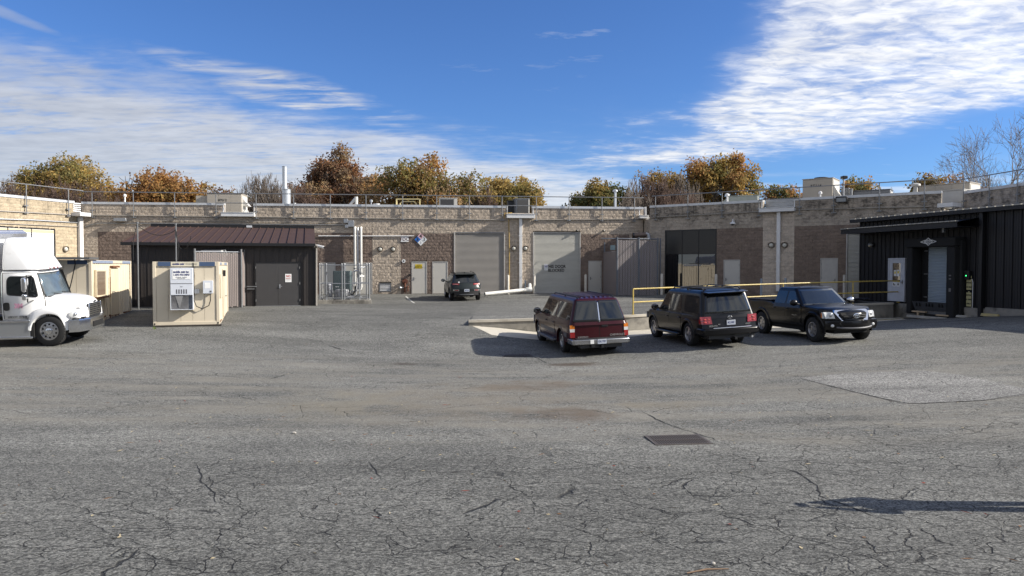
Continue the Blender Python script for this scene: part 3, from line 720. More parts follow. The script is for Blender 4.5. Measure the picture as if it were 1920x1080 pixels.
# ---- doors
def wparent(W, u, z=0, off=0.): return W.pt(u, z, off), W.rz
def steel_door(W, o, hinge='L', m=M_DOOR, label=None, leaves=1, sign=None, handle=True):
    loc, rz = wparent(W, (o[0] + o[1]) / 2, zsill + .02); wd, h = o[1] - o[0], o[3] - zsill - .02
    dr = holder('door', wh, loc, rz)
    if label: dr['label'] = label
    fr = MB(); e = .055
    fr.box(-wd / 2, -wd / 2 + e, -.03, .088, 0, h).box(wd / 2 - e, wd / 2, -.03, .088, 0, h).box(-wd / 2 + e, wd / 2 - e, -.03, .088, h - e, h).build('frame', M_DFRAME, dr, bevel=.004)
    MB().box(-wd / 2 + e, wd / 2 - e, .06, .086, 0, h - e).build('backing', M_DARK, dr)
    lw = (wd - 2 * e) / leaves
    for k in range(leaves):
        x0 = -wd / 2 + e + k * lw
        MB().box(x0 + .006, x0 + lw - .006, -.012, .04, .012, h - e - .006).build('leaf', m, dr, bevel=.004)
        sd = 1 if (hinge == 'L') ^ (k == 1) else -1
        hx = (x0 + lw - .1) if sd > 0 else x0 + .1
        if handle:
            MB().cbox((hx, -.018, 1.0), (.055, .012, .20)).tube([(hx, -.02, 1.0), (hx, -.06, 1.0), (hx - sd * .11, -.062, 1.0)], .011, 6).build('handle', M_STEELD, dr)
        hg = MB()
        for z in (.25, h / 2, h - .35): hg.tube([((x0 if sd > 0 else x0 + lw), -.02, z - .06), ((x0 if sd > 0 else x0 + lw), -.02, z + .06)], .014, 6)
        hg.build('hinge', M_STEELD, dr)
    return dr, h
M_WARN = mat('yellow sign', (.75, .55, .02), .5); M_SIGNW = mat('white sign', (.78, .78, .76), .45, namt=.1); M_INK = mat('black print', (.012, .012, .012), .6); M_RED = mat('red print', (.45, .03, .03), .5)
M_NAVY = mat('dark blue print', (.02, .03, .14), .5)
ds, h = steel_door(WM, D_SIGN, 'R', label='door with a yellow warning sign')
sg = thing('warning_sign', 'yellow warning sign on the pale steel door left of the small hatchback', 'sign', WM.pt(WM.U(785), WM.Z(785, 499.5), .018), WM.rz)
MB().cbox((0, 0, 0), (.46, .006, .28)).build('plate', M_WARN, sg)
for s_, z in (('NOTICE', .08), ('HAZARDOUS', .0), ('MATERIALS AREA', -.085)): text(s_, .075, M_INK, sg, (0, -.005, z), bold=.02)
steel_door(WM, D_PLAIN, 'L', label='plain pale door behind the small hatchback', handle=False)
steel_door(WM, D_E1, 'L', handle=False); steel_door(WM, D_E2, 'L', leaves=2)
steel_door(WM, D_R, 'R', label='small pale door between the blocked roller door and the slatted enclosure')
dB1, _ = steel_door(WB, D_B1, 'R', label='pale door right of the dark window'); dB2, hB2 = steel_door(WB, D_B2, 'L', m=mat('chipped door paint', (.50, .48, .44), .5, dirt=((.08, .07, .06), .9, 3.2, .64)), label='pale door with chipped paint')

def roller(W, o, m, parent=wh, slat=.075, label=None, z0=None):
    loc, rz = wparent(W, (o[0] + o[1]) / 2, zsill + .02); wd, h = o[1] - o[0], o[3] - zsill - .02
    dr = holder('roller_door', parent, loc, rz)
    if label: dr['label'] = label
    for a_, b_ in ((-wd / 2, -wd / 2 + .07), (wd / 2 - .07, wd / 2)): MB().box(a_, b_, -.045, .088, 0, h).build('guide', M_DFRAME, dr, bevel=.004)
    MB().box(-wd / 2 + .07, wd / 2 - .07, -.03, .088, h - .07, h).build('lintel', M_STEELD, dr)
    c = MB(); n = int((h - .15) / slat); hs = (h - .15) / n
    prof = [(0, .045), (.012, .025), (hs * .5, .012), (hs - .012, .025), (hs - .003, .045)]
    for k in range(n):
        z = .08 + k * hs; b = len(c.v)
        c.add([(x, y, z + zz_) for zz_, y in prof for x in (-wd / 2 + .072, wd / 2 - .072)], [(2 * i, 2 * i + 1, 2 * i + 3, 2 * i + 2) for i in range(4)])
    kind(c.build('slats', m, dr, smooth=40), 'stuff')
    MB().box(-wd / 2 + .072, wd / 2 - .072, .0, .05, 0, .08).build('bottom_bar', M_DFRAME, dr)
    MB().box(-wd / 2 + .07, wd / 2 - .07, .06, .087, 0, h - .07).build('backing', M_DARK, dr)
    return dr, wd, h
M_ROLL1 = mat('grey roller paint', (.32, .30, .275), .5, col2=(.26, .25, .23), nscale=1.5)
M_ROLL2 = mat('flaking roller paint', (.50, .49, .44), .55, col2=(.40, .39, .355), nscale=2.2, stretch=(.5, 1, 2.5), dirt=((.10, .11, .11), .85, 1.7, .66))
roller(WM, R1, M_ROLL1, label='tall grey roller door behind the small hatchback')
d2, wd2, h2 = roller(WM, R2, M_ROLL2, label='tall pale roller door with flaking paint and black lettering')
roller(WB, R_B, M_ROLL2, label='pale roller door half hidden by the dark dock building')
u_, z_ = WM.hit(1042.5, 500.5)
lt_ = holder('painted_lettering', wh, WM.pt(u_, 0, .0), WM.rz)
text('THIS DOOR', .29, M_INK, lt_, (0, .004, z_ + .03), bold=.015, sx=.86); text('BLOCKED', .29, M_INK, lt_, (.02, .004, z_ - .24), bold=.015, sx=.86)
sg = thing('notice_sign', 'small white and blue notice on the blocked roller door', 'sign', WM.pt(WM.U(1023.7), WM.Z(1023, 501), .008), WM.rz)
MB().cbox((0, 0, 0), (.26, .006, .42)).build('plate', M_SIGNW, sg)
MB().cbox((0, -.005, .14), (.22, .003, .08)).cbox((0, -.005, .03), (.22, .003, .07)).build('band', M_NAVY, sg)
text('NO', .09, M_SIGNW, sg, (0, -.008, .14)); text('PARKING', .055, M_NAVY, sg, (0, -.006, -.06)); text('ANY TIME', .045, M_NAVY, sg, (0, -.006, -.14))

# louvre
u0, u1, z0, z1 = LOUV
lv = holder('louvre', wh, WM.pt((u0 + u1) / 2, z0), WM.rz); lw, lh = u1 - u0, z1 - z0
MB().box(-lw / 2, lw / 2, .06, .088, 0, lh).build('backing', M_DARK, lv)
MB().box(-lw / 2, lw / 2, -.03, .06, 0, .05).box(-lw / 2, lw / 2, -.03, .06, lh - .05, lh).box(-lw / 2, -lw / 2 + .05, -.03, .06, .05, lh - .05).box(lw / 2 - .05, lw / 2, -.03, .06, .05, lh - .05).build('frame', M_STEELD, lv)
sl_ = MB().add([(-lw / 2 + .05, .05, .035), (lw / 2 - .05, .05, .035), (lw / 2 - .05, -.02, 0), (-lw / 2 + .05, -.02, 0), (-lw / 2 + .05, .05, .03), (lw / 2 - .05, .05, .03), (lw / 2 - .05, -.02, -.028), (-lw / 2 + .05, -.02, -.028)], [(0, 1, 2, 3), (7, 6, 5, 4), (3, 2, 6, 7)]).mesh('slat', M_WHITEM, 0)
for k in range(5): shared('slat', sl_, lv, (0, 0, .10 + k * (lh - .13) / 5))

# windows
def window(W, o, cols, rows_z, mats, label, frame=M_BLACK, thin=.05, jamb=True):
    wd, h = o[1] - o[0], o[3] - o[2]
    wn = holder('window', wh, W.pt((o[0] + o[1]) / 2, o[2]), W.rz); wn['label'] = label
    f = MB(); f.box(-wd / 2, -wd / 2 + .09, -.02, .06, 0, h).box(wd / 2 - .09, wd / 2, -.02, .06, 0, h).box(-wd / 2 + .09, wd / 2 - .09, -.02, .06, h - .08, h).box(-wd / 2 + .09, wd / 2 - .09, -.02, .06, 0, .08)
    f.build('frame', frame, wn)
    MB().box(-wd / 2, wd / 2, .075, .088, 0, h).build('backing', M_DARK, wn)
    xs = [-wd / 2 + .09 + (wd - .18) * k / cols for k in range(cols + 1)]
    for x in xs[1:-1]: MB().box(x - thin / 2, x + thin / 2, -.022, .058, .08, h - .08).build('mullion', frame, wn)
    zs = [.08] + rows_z + [h - .08]
    tr = MB()
    for z in rows_z: tr.box(-wd / 2 + .09, wd / 2 - .09, -.018, .056, z - thin / 2, z + thin / 2)
    if rows_z: tr.build('transom', frame, wn)
    for r_ in range(len(zs) - 1):
        for k in range(cols):
            pn = MB().add([(xs[k] + .01, 0, zs[r_]), (xs[k + 1] - .01, random.uniform(-.004, .004), zs[r_]), (xs[k + 1] - .01, random.uniform(-.004, .004), zs[r_ + 1]), (xs[k] + .01, 0, zs[r_ + 1]), (xs[k] + .01, .02, zs[r_]), (xs[k + 1] - .01, .02, zs[r_]), (xs[k + 1] - .01, .02, zs[r_ + 1]), (xs[k] + .01, .02, zs[r_ + 1])],
                          [(0, 1, 2, 3), (7, 6, 5, 4), (0, 4, 5, 1), (1, 5, 6, 2), (2, 6, 7, 3), (3, 7, 4, 0)]).build('pane', mats[r_], wn, smooth=0)
    return wn
M_SPANDREL = mat('dark spandrel panel', (.022, .021, .019), .35)
window(WB, WIN_B, 3, [WB.Z(1296, 476) - WIN_B[2]], [M_GLASS, M_SPANDREL], 'large dark window of six panes, the lower three mirroring the yard')
M_BLIND = mat('white blind behind glass', (.74, .74, .76), .12, namt=.08)
window(WA, WIN_A, 3, [], [M_BLIND], 'window with white blinds behind the white truck')
MB().box(-2.3, 2.3, -.012, .03, -.0, .18).build('blind_head', mat('beige blind', (.55, .46, .30), .6), holder('window_head', wh, WA.pt((WIN_A[0] + WIN_A[1]) / 2, WIN_A[3] - .29), WA.rz))

# scuppers, gutter heads and downspouts
def scupper(W, x0, x1, y0, y1, ds=None, yb=550, label=None):
    u0, u1, z0, z1 = W.rect(x0, x1, y0, y1)
    sc = holder('scupper', wh, W.pt((u0 + u1) / 2, z0), W.rz); wd, h = u1 - u0, z1 - z0
    MB().box(-wd / 2, wd / 2, -.40, .0, 0, h).box(-wd / 2 - .03, wd / 2 + .03, -.43, .0, h, h + .03).build('gutter_head', M_WHITEM, sc, bevel=.01)
    MB().box(-wd / 2 + .04, -wd / 2 + .10, -.02, .4, h + .04, PARA - z0).box(wd / 2 - .10, wd / 2 - .04, -.02, .4, h + .04, PARA - z0).build('notch_trim', M_WHITEM, sc)
    if ds:
        a, _, zb, _ = W.rect(ds[0], ds[1], yb, yb + 1); c = W.U((ds[0] + ds[1]) / 2) - (u0 + u1) / 2; hw = (W.U(ds[1]) - W.U(ds[0])) / 2
        zb = W.Z((ds[0] + ds[1]) / 2, yb) - z0
        MB().box(c - hw, c + hw, -.18, -.03, zb, -.01).build('downspout', M_WHITEM, sc, bevel=.012)
        bk = MB()
        for z in (-1.2, -3.0):
            if z > zb: bk.box(c - hw - .03, c + hw + .03, -.185, -.01, z, z + .05)
        if bk.v: bk.build('strap', M_WHITEM, sc)
    return sc
scupper(WM, 417, 479, 399.5, 406.5)
scupper(WM, 949, 1001.5, 402.5, 409.5, (973, 978.5), 541)
scupper(WB, 1426.5, 1492, 390.5, 397.5, (1457, 1463.5), 546)
scupper(WM, 1197, 1213, 405, 410, (1208.5, 1216), 470)
u_ = WA.L - .45
sc = holder('scupper', wh, WA.pt(u_, WA.Z(146, 406)), WA.rz)
MB().box(-.35, .45, -.75, .0, 0, .22).build('gutter_head', M_WHITEM, sc, bevel=.01)
MB().box(.10, .36, -.22, -.02, -3.6, -.01).build('downspout', M_WHITEM, sc, bevel=.012)
fins = MB()
for k in range(5): fins.box(-.2, .35, -.05, .2, .3 + k * .12, .36 + k * .12)
fins.build('grille', M_WHITEM, sc)
sc = holder('scupper', wh, (WB.pt(WB.L) + WC.pt(0)) / 2 + Vector((0, 0, 4.98)), R(-60))
MB().box(-.95, .95, -.9, -.1, 0, .22).build('gutter_head', M_WHITEM, sc, bevel=.01)
MB().box(-.1, .1, -.5, -.2, -.6, -.01).build('downspout', M_WHITEM, sc)
# corrugated backing seen inside the right wing's notch
u0, u1, zb = ntB
nb = holder('notch_backing', wh, WB.pt((u0 + u1) / 2, zb), WB.rz); m_ = MB()
for k in range(6): m_.box(-(u1 - u0) / 2, (u1 - u0) / 2, .5 + .02 * (k % 2), .56, k * .11, k * .11 + .105)
m_.build('panel', M_STEEL, nb)

# conduits along the walls
M_COND = mat('painted conduit', (.34, .31, .27), .5, .2)
def conduit(W, pix, r=.025, m=M_COND, off=.06, parent=None):
    P = [W.pt(*W.hit(px, py, off)[:1], W.hit(px, py, off)[1], off) for px, py in pix]
    return MB().tube(P, r, 6).build('conduit', m, parent or wh)
conduit(WM, [(158, 403.5), (420, 406.5)], .04); conduit(WM, [(477, 407), (949, 412.5)], .04); conduit(WM, [(1001, 412.5), (1205, 411)], .04)
conduit(WB, [(1222, 407.5), (1428, 396.5)], .04); conduit(WB, [(1490, 393.5), (1745, 387)], .04)
conduit(WM, [(158, 421.5), (175, 419), (188, 412.5), (640, 418)], .022); conduit(WM, [(160, 425), (172, 421), (190, 418.5), (648, 422)], .03, M_STEEL)
conduit(WM, [(190, 419), (205, 418.5)], .022); conduit(WM, [(597, 442.5), (776, 442.5)], .035, M_WHITEM)
conduit(WA, [(-20, 394.5), (150, 403.5)], .035); conduit(WA, [(-20, 410), (60, 412.5), (154, 418)], .04, M_STEEL); conduit(WA, [(-20, 418), (154, 425.5)], .025)
conduit(WM, [(954, 411), (955, 460), (955, 545)], .022, mat('yellow gas pipe', (.55, .36, .08), .5))
conduit(WM, [(946, 409), (946, 400), (960, 399)], .025, MATS['yellow gas pipe'])
# junction boxes
for (x, y, wd, h) in ((649, 414.5, .26, .26), (659, 419.5, .38, .42), (650.5, 424.5, .22, .2)):
    MB().rbox((0, -.09, 0), (wd, .18, h), .02).build('junction_box', M_STEEL, holder('electrical_box', wh, WM.pt(WM.U(x), WM.Z(x, y)), WM.rz), bevel=.01)

# fire department inlets left of the signed door
M_RUST = mat('rusty red iron', (.16, .06, .035), .7, .2, col2=(.08, .035, .025), nscale=12, bump=.3)
fd = holder('fire_inlet', wh, WM.pt(WM.U(759), WM.Z(759, 528)), WM.rz)
MB().lathe([(.19, -.03), (.19, .0)], 16, 'Y').lathe([(.05, -.16), (.05, -.03)], 10, 'Y', (-.09, 0, .02)).lathe([(.05, -.16), (.05, -.03)], 10, 'Y', (.09, 0, .02)).lathe([(.075, -.22), (.075, -.16)], 12, 'Y', (-.09, 0, .02)).lathe([(.075, -.22), (.075, -.16)], 12, 'Y', (.09, 0, .02)).build('coupling', M_RUST, fd)
MB().tube([(0, -.05, -.1), (.0, -.07, -.7)], .05, 8).build('riser', M_RUST, fd)
fd = holder('drain_valve', wh, WM.pt(WM.U(750.5), WM.Z(750, 539.5)), WM.rz)
MB().tube([(0, 0, 0), (0, -.2, 0)], .06, 8).sphere((0, -.25, 0), .1, 10, 8).tube([(.05, -.25, 0), (.2, -.25, .02)], .04, 8).build('valve', M_STEEL, fd)
fd = holder('drain_valve', wh, WM.pt(WM.U(764.5), WM.Z(764, 539)), WM.rz)
MB().tube([(0, 0, .05), (0, -.12, .05), (0, -.13, -.25)], .035, 8).sphere((0, -.12, .05), .06, 8, 6).build('valve', M_RUST, fd)
sg = thing('round_gauge_plate', 'round white disc on the block wall above the rusty hydrant inlet', 'sign', WM.pt(WM.U(757), WM.Z(757, 489.5), .05), WM.rz)
MB().lathe([(.12, -.05), (.12, .0)], 20, 'Y').build('plate', M_SIGNW, sg); MB().lathe([(.055, -.056), (.055, -.0)], 14, 'Y').build('bell', M_STEELD, sg)
MB().rbox((0, -.06, 0), (.12, .12, .12), .02).build('alarm_button', M_BLACK, holder('call_point', wh, WM.pt(WM.U(768), WM.Z(768, 515.5)), WM.rz))
# FDC and hazard diamond
sg = thing('letter_sign', 'white sign reading FDC under the pipe on the brown wall', 'sign', WM.pt(WM.U(759), WM.Z(759, 448.7), .05), WM.rz)
MB().cbox((0, 0, 0), (.52, .008, .34)).build('plate', M_SIGNW, sg)
text('FDC', .30, mat('dark red print', (.10, .03, .035), .5), sg, (0, -.006, -.0), bold=.01)
sg = thing('hazard_diamond', 'blue pink and white hazard diamond with numerals on the brown block wall', 'sign', WM.pt(WM.U(789), WM.Z(789, 449), .05), WM.rz)
hd = .425
for nm, (cx_, cz_), m_ in (('red_quarter', (0, hd / 2), mat('faded red', (.72, .46, .50), .5)), ('blue_quarter', (-hd / 2, 0), mat('blue sign', (.02, .16, .55), .5)), ('yellow_quarter', (hd / 2, 0), mat('faded yellow', (.72, .74, .74), .5)), ('white_quarter', (0, -hd / 2), M_SIGNW)):
    k = hd / 2 - .006; MB().extr([(cx_, cz_ - k), (cx_ + k, cz_), (cx_, cz_ + k), (cx_ - k, cz_)], -.006, .004).build(nm, m_, sg)
text('4', .34, M_INK, sg, (0, -.01, hd / 2), bold=.02); text('3', .34, M_INK, sg, (-hd / 2, -.01, 0), bold=.02); text('3', .34, M_INK, sg, (hd / 2, -.01, 0)); text('2', .2, mat('faded grey print', (.25, .25, .27), .5), sg, (0, -.01, -hd / 2))

# wall lamps
M_BRONZE = mat('bronze lamp housing', (.20, .165, .13), .5, .2); M_LENS = mat('prismatic lens', (.62, .60, .52), .2)
def lamp(W, px, py, label):
    t = thing('wall_lamp', label, 'wall lamp', W.pt(W.U(px), W.Z(px, py)), W.rz, 'round lamps on the pilasters')
    MB().lathe([(.19, 0), (.19, -.04), (.175, -.12), (.15, -.13), (.14, -.06)], 20, 'Y').build('housing', M_BRONZE, t)
    MB().sphere((0, -.07, -.01), (.14, .10, .14), 14, 8).build('lens', M_LENS, t)
    hd_ = MB()
    for k in range(9):
        q0, q1 = math.pi * (k / 9), math.pi * ((k + 1) / 9)
        hd_.add([(.19 * math.cos(q0), 0, .19 * math.sin(q0)), (.19 * math.cos(q1), 0, .19 * math.sin(q1)), (.185 * math.cos(q1), -.13 - .04 * math.sin(q1), .17 * math.sin(q1)), (.185 * math.cos(q0), -.13 - .04 * math.sin(q0), .17 * math.sin(q0))], [(0, 1, 2, 3)])
    hd_.build('hood', M_BRONZE, t)
for W, x, y, l in ((WM, 713, 467, 'left lamp of the pair above the wall louvre'), (WM, 737.5, 467, 'right lamp of the pair above the wall louvre'),
                   (WM, 963, 465.5, 'lamp left of the white downspout between the roller doors'), (WM, 985, 465.5, 'lamp right of the white downspout between the roller doors'),
                   (WB, 1446.5, 459.5, 'lamp left of the downspout on the pale pilaster in the shaded wing'), (WB, 1471.5, 459.5, 'lamp right of the downspout on the pale pilaster in the shaded wing'),
                   (WA, 122, 467, 'lone round lamp beside the white-blind window above the truck bonnet')):
    lamp(W, x, y, 'round bronze wall ' + l)
# flood lights and cameras
t = thing('flood_light', 'black rectangular flood light on the stained parapet left of the dark dock building', 'flood light', WB.pt(WB.U(1579), WB.Z(1579, 375)), WB.rz)
MB().rbox((0, -.3, 0), (.62, .3, .34), .05).build('housing', M_BLACK, t, bevel=.02); MB().rbox((0, -.452, -.02), (.50, .006, .22), .03).build('lens', mat('lamp glass', (.25, .26, .26), .08), t)
MB().box(-.05, .05, -.16, .0, -.05, .05).tube([(.1, -.02, -.12), (.3, -.02, -.25), (.36, -.02, -.5)], .012, 5).build('bracket', M_BLACK, t)
t = thing('flood_light', 'slim grey strip flood light under the conduit at the far left of the main wall', 'flood light', WM.pt(WM.U(229), WM.Z(229, 412.5)), WM.rz)
MB().rbox((0, -.2, 0), (.72, .3, .2), .03).build('housing', M_STEEL, t, bevel=.015); MB().cbox((0, -.2, -.103), (.6, .2, .01)).build('lens', mat('warm lens', (.6, .55, .4), .3), t); MB().box(-.05, .05, -.06, 0, -.05, .08).build('bracket', M_STEELD, t)
t = thing('security_camera', 'white dome security camera above the pale door in the shaded wing', 'camera', WB.pt(WB.U(1376.5), WB.Z(1376, 419)), WB.rz)
MB().tube([(0, 0, .1), (0, -.15, .25), (0, -.3, .22), (0, -.32, .08)], .03, 8).build('arm', M_WHITEM, t); MB().lathe([(.03, .12), (.17, .02), (.17, -.05)], 16, 'Z', (0, -.32, 0)).build('housing', M_WHITEM, t); MB().sphere((0, -.32, -.05), (.12, .12, .10), 12, 8).build('dome', M_GLASS, t)
for px, py in ((1081, 432.5), (1131, 433)):
    MB().sphere((0, -.1, 0), (.09, .1, .07), 8, 6).tube([(0, 0, .02), (0, -.1, .02)], .02, 6).build('sensor', M_BLACK, holder('motion_sensor', wh, WM.pt(WM.U(px), WM.Z(px, py)), WM.rz))

# ================================================================== roof railings
M_RAIL = mat('railing steel', (.24, .245, .25), .45, .55, col2=(.17, .17, .17), nscale=5)
def railing(W, posts, yt, label, mid=False, zr=None, extra=()):
    zt = zr or (sum(W.Z(x, y) for x, y in yt) / len(yt))
    t = thing('roof_railing', label, 'railing', W.pt(0), W.rz)
    us = [W.U(p) if p > -900 else p + 2000 for p in posts]; a, b = min(us) - .5, max(us) + .5
    if extra: a, b = extra
    MB().tube([(a, -.14, zt), (b, -.14, zt)], .028, 8).build('top_rail', M_RAIL, t)
    if mid:
        for m0, m1 in mid: MB().tube([(m0, -.14, zt - .62), (m1, -.14, zt - .62)], .028, 8).build('mid_rail', M_RAIL, t)
    zb = PARA - 1.02
    pm = MB().tube([(0, -.14, zb), (0, -.14, zt - .03)], .029, 8)
    for z in (zb + .03, zb + .45): pm.cbox((0, -.10, z), (.26, .1, .06))
    pm = pm.mesh('post', M_RAIL)
    for u in us: shared('post', pm, t, (u, 0, 0))
railing(WM, [176, 253, 330, 407, 482, 552, 620.5, 687, 755.5, 819, 880, 941, 1005, 1066, 1127.5, 1188], [(300, 359.5), (700, 366), (1100, 371.5)], 'long steel guard railing along the parapet of the main wall', mid=[(WM.U(407), WM.U(482)), (WM.U(941), WM.U(1005))], extra=(.1, WM.L))
railing(WA, [-62, 48, 127], [(48, 348), (127, 353)], 'steel guard railing on the parapet of the sunlit left wing', extra=(.5, WA.L))
railing(WB, [1230, 1290.5, 1354.5, 1423.5, 1499, 1563, 1648, 1732], [(1300, 363.5), (1600, 346)], 'steel guard railing on the parapet of the shaded right wing', mid=[(WB.U(1423.5), WB.U(1499))], extra=(.2, WB.L))
railing(WC, [1809, 1857.5, 1910], [(1809, 334.5), (1910, 322)], 'steel guard railing on the far right parapet in front of the bare trees', extra=(-.8, WC.L - 4))
# ================================================================== dark dock building
M_PANEL = mat('black bronze metal panel', (.0095, .0095, .0115), .5, .1, col2=(.007, .007, .008), nscale=1.2, stretch=(1, 1, .3))
M_TRIM = mat('dark trim', (.010, .010, .011), .45, .1)
M_RUBBER = mat('black rubber', (.012, .012, .012), .85, bump=.4, bscale=60)
db = thing('dock_building', 'black ribbed metal loading dock building with canopy on the shaded right side', 'building', WD.pt(0), WD.rz)
UL = 14.0                                  # wall runs on beyond the frame edge
ZE = 4.32
def panel_mesh(wd, z0, z1):
    m = MB(); m.box(.004, wd - .004, 0, .05, z0, z1).box(.0, .035, -.035, 0.0, z0, z1).box(wd * .36, wd * .36 + .016, -.008, 0, z0, z1).box(wd * .68, wd * .68 + .016, -.008, 0, z0, z1)
    return m.mesh('panel', M_PANEL, 0)
u = .62; pmA = panel_mesh(.305, .0, ZE); pmS = panel_mesh(.305, 2.95, ZE); pmB = panel_mesh(.405, 0.02, ZE + .02)
DU0, DU1 = 4.55, 7.42                       # loading bay
while u < 8.3:
    if u + .3 > DU0 + .1 and u < DU1 - .1: shared('panel', pmS, db, (u, 0, 0))
    else: shared('panel', pmA, db, (u, 0, 0))
    u += .305
u = 8.55
while u < UL: shared('panel', pmB, db, (u, -.01, 0)); u += .405
MB().box(.62, DU0 + .1, .06, .3, -.02, ZE).box(DU0 + .1, DU1 - .1, .06, .3, 2.9, ZE).box(DU1 - .1, UL, .06, .3, -.02, ZE).build('wall_core', M_DARK, db)
MB().box(.56, .64, -.03, .3, 0, ZE).build('corner_trim', M_TRIM, db)
rr = MB().box(.58, .62, .05, 9, -.1, ZE + .05); rr.build('end_wall', M_PANEL, db)
# roof, sloping up and back, with eave trim and rib ends
MB().add([(.2, -.32, ZE), (UL, -.32, ZE), (UL, 9, ZE + .8), (.2, 9, ZE + .8), (.2, -.32, ZE - .03), (UL, -.32, ZE - .03), (UL, 9, ZE + .77), (.2, 9, ZE + .77)], [(0, 1, 2, 3), (7, 6, 5, 4), (0, 4, 5, 1), (3, 2, 6, 7), (0, 3, 7, 4), (1, 5, 6, 2)]).build('roof', M_PANEL, db)
MB().box(.18, UL, -.36, -.325, ZE - .16, ZE + .01).box(.18, UL, -.32, -.04, ZE - .16, ZE - .14).build('fascia', M_TRIM, db)
rib = MB().add([(-.02, -.37, ZE + .005), (.3, -.37, ZE + .005), (.3, 9, ZE + .815), (-.02, 9, ZE + .815), (-.02, -.37, ZE + .055), (.3, -.37, ZE + .055), (.3, 9, ZE + .845), (-.02, 9, ZE + .845)], [(0, 1, 5, 4), (4, 5, 6, 7), (0, 4, 7, 3), (1, 2, 6, 5)]).mesh('roof_panel', mat('sun glint edge', (.42, .40, .35), .4), 0)  # pale colour painted on the ribs for the sun glint along the eave
for k in range(int((UL - .3) / .41)): shared('roof_panel', rib, db, (.3 + k * .41, 0, 0))
# canopy
CZ0, CZ1 = 3.52, 3.77
MB().box(.60, 8.15, -1.22, -1.19, CZ0, CZ1).box(.60, 8.15, -1.19, -.04, CZ0 + .02, CZ0 + .05).build('canopy_fascia', M_TRIM, db)
MB().add([(.55, -1.26, CZ1), (8.2, -1.26, CZ1), (8.2, -.04, CZ1 + .18), (.55, -.04, CZ1 + .18), (.55, -1.26, CZ1 - .02), (8.2, -1.26, CZ1 - .02), (8.2, -.04, CZ1 + .16), (.55, -.04, CZ1 + .16)], [(0, 1, 2, 3), (7, 6, 5, 4), (0, 4, 5, 1), (0, 3, 7, 4), (1, 5, 6, 2)]).build('canopy_roof', M_PANEL, db)
cr = MB().box(0, .24, -1.28, -1.10, CZ1 + .004, CZ1 + .045).mesh('canopy_rib', MATS['sun glint edge'], 0)  # canopy ribs take the same painted glint colour
for k in range(24): shared('canopy_rib', cr, db, (.62 + k * .315, 0, 0))
MB().box(7.0, 7.12, -.9, -.78, CZ0 - .18, CZ0 + .02).build('canopy_bracket', M_STEELD, db)
# tall downspout where the two wall planes meet
MB().box(8.32, 8.50, -.24, -.0, -.45, ZE - .14).build('downspout', M_TRIM, db, bevel=.02); MB().box(8.22, 8.62, -.45, .02, -.75, -.42).build('downspout_foot', M_RUBBER, db)
# concrete plinth
for b_ in ((.62, DU0 + .1, -.06, .3, -1.2, -.03), (DU1 - .05, 8.6, -.10, .3, -1.2, -.02), (8.6, UL, -.12, .3, -1.2, .04)): MB().box(*b_).build('plinth', M_CONC, db)
MB().box(DU0 + .1, DU1 - .05, .10, .3, -1.2, .0).build('pit_face', M_CONC, db)
# person door
dr = holder('door', db, (3.33, -.045, .06)); M_PALE = mat('pale grey door', (.52, .54, .58), .45)
MB().box(-.57, -.49, -.05, .05, 0, 2.17).box(.49, .57, -.05, .05, 0, 2.17).box(-.49, .49, -.05, .05, 2.09, 2.17).build('frame', M_PALE, dr, bevel=.005)
MB().box(-.485, -.27, -.03, .02, .01, 2.085).box(.27, .485, -.03, .02, .01, 2.085).box(-.27, .27, -.03, .02, .01, 1.02).box(-.27, .27, -.03, .02, 1.92, 2.085).build('leaf', M_PALE, dr)
MB().box(-.27, .27, -.015, .0, 1.02, 1.92).build('pane', M_GLASS, dr)
MB().cbox((-.10, -.02, 1.42), (.18, .004, .30)).cbox((.11, -.02, 1.42), (.18, .004, .32)).build('notice', M_SIGNW, dr)
MB().cbox((-.10, -.024, 1.44), (.10, .004, .12)).cbox((.11, -.024, 1.46), (.10, .004, .12)).build('notice_print', M_WARN, dr)
MB().cbox((-.13, -.034, .86), (.22, .004, .22)).cbox((.13, -.034, .86), (.22, .004, .22)).build('safety_sign', M_SIGNW, dr)
MB().cbox((-.13, -.034, 1.0), (.22, .005, .045)).cbox((.13, -.034, 1.0), (.22, .005, .045)).build('sign_header', M_WARN, dr)
bt = MB().box(-.20, -.14, -.04, -.036, .80, .92).box(-.14, -.06, -.04, -.036, .80, .85).sphere((.13, -.038, .85), (.05, .003, .055), 8, 6).cbox((.13, -.04, .92), (.05, .003, .05)); bt.build('sign_symbol', M_INK, dr)
MB().cbox((.42, -.045, .98), (.05, .02, .18)).tube([(.42, -.05, .98), (.42, -.09, .98), (.30, -.09, .98)], .012, 6).build('handle', M_STEELD, dr)
MB().rbox((4.27, -.06, 1.15), (.22, .10, .42), .03).build('intercom', M_SIGNW, db, bevel=.01)
t = thing('wall_pack_light', 'small half-dome wall light near the corner of the black building', 'wall lamp', WD.pt(1.55, 2.95), WD.rz)
MB().sphere((0, -.12, 0), (.16, .14, .12), 12, 8).build('housing', M_STEELD, t); MB().sphere((0, -.17, -.05), (.11, .10, .08), 10, 6).build('lens', mat('amber lens', (.5, .42, .28), .2), t)
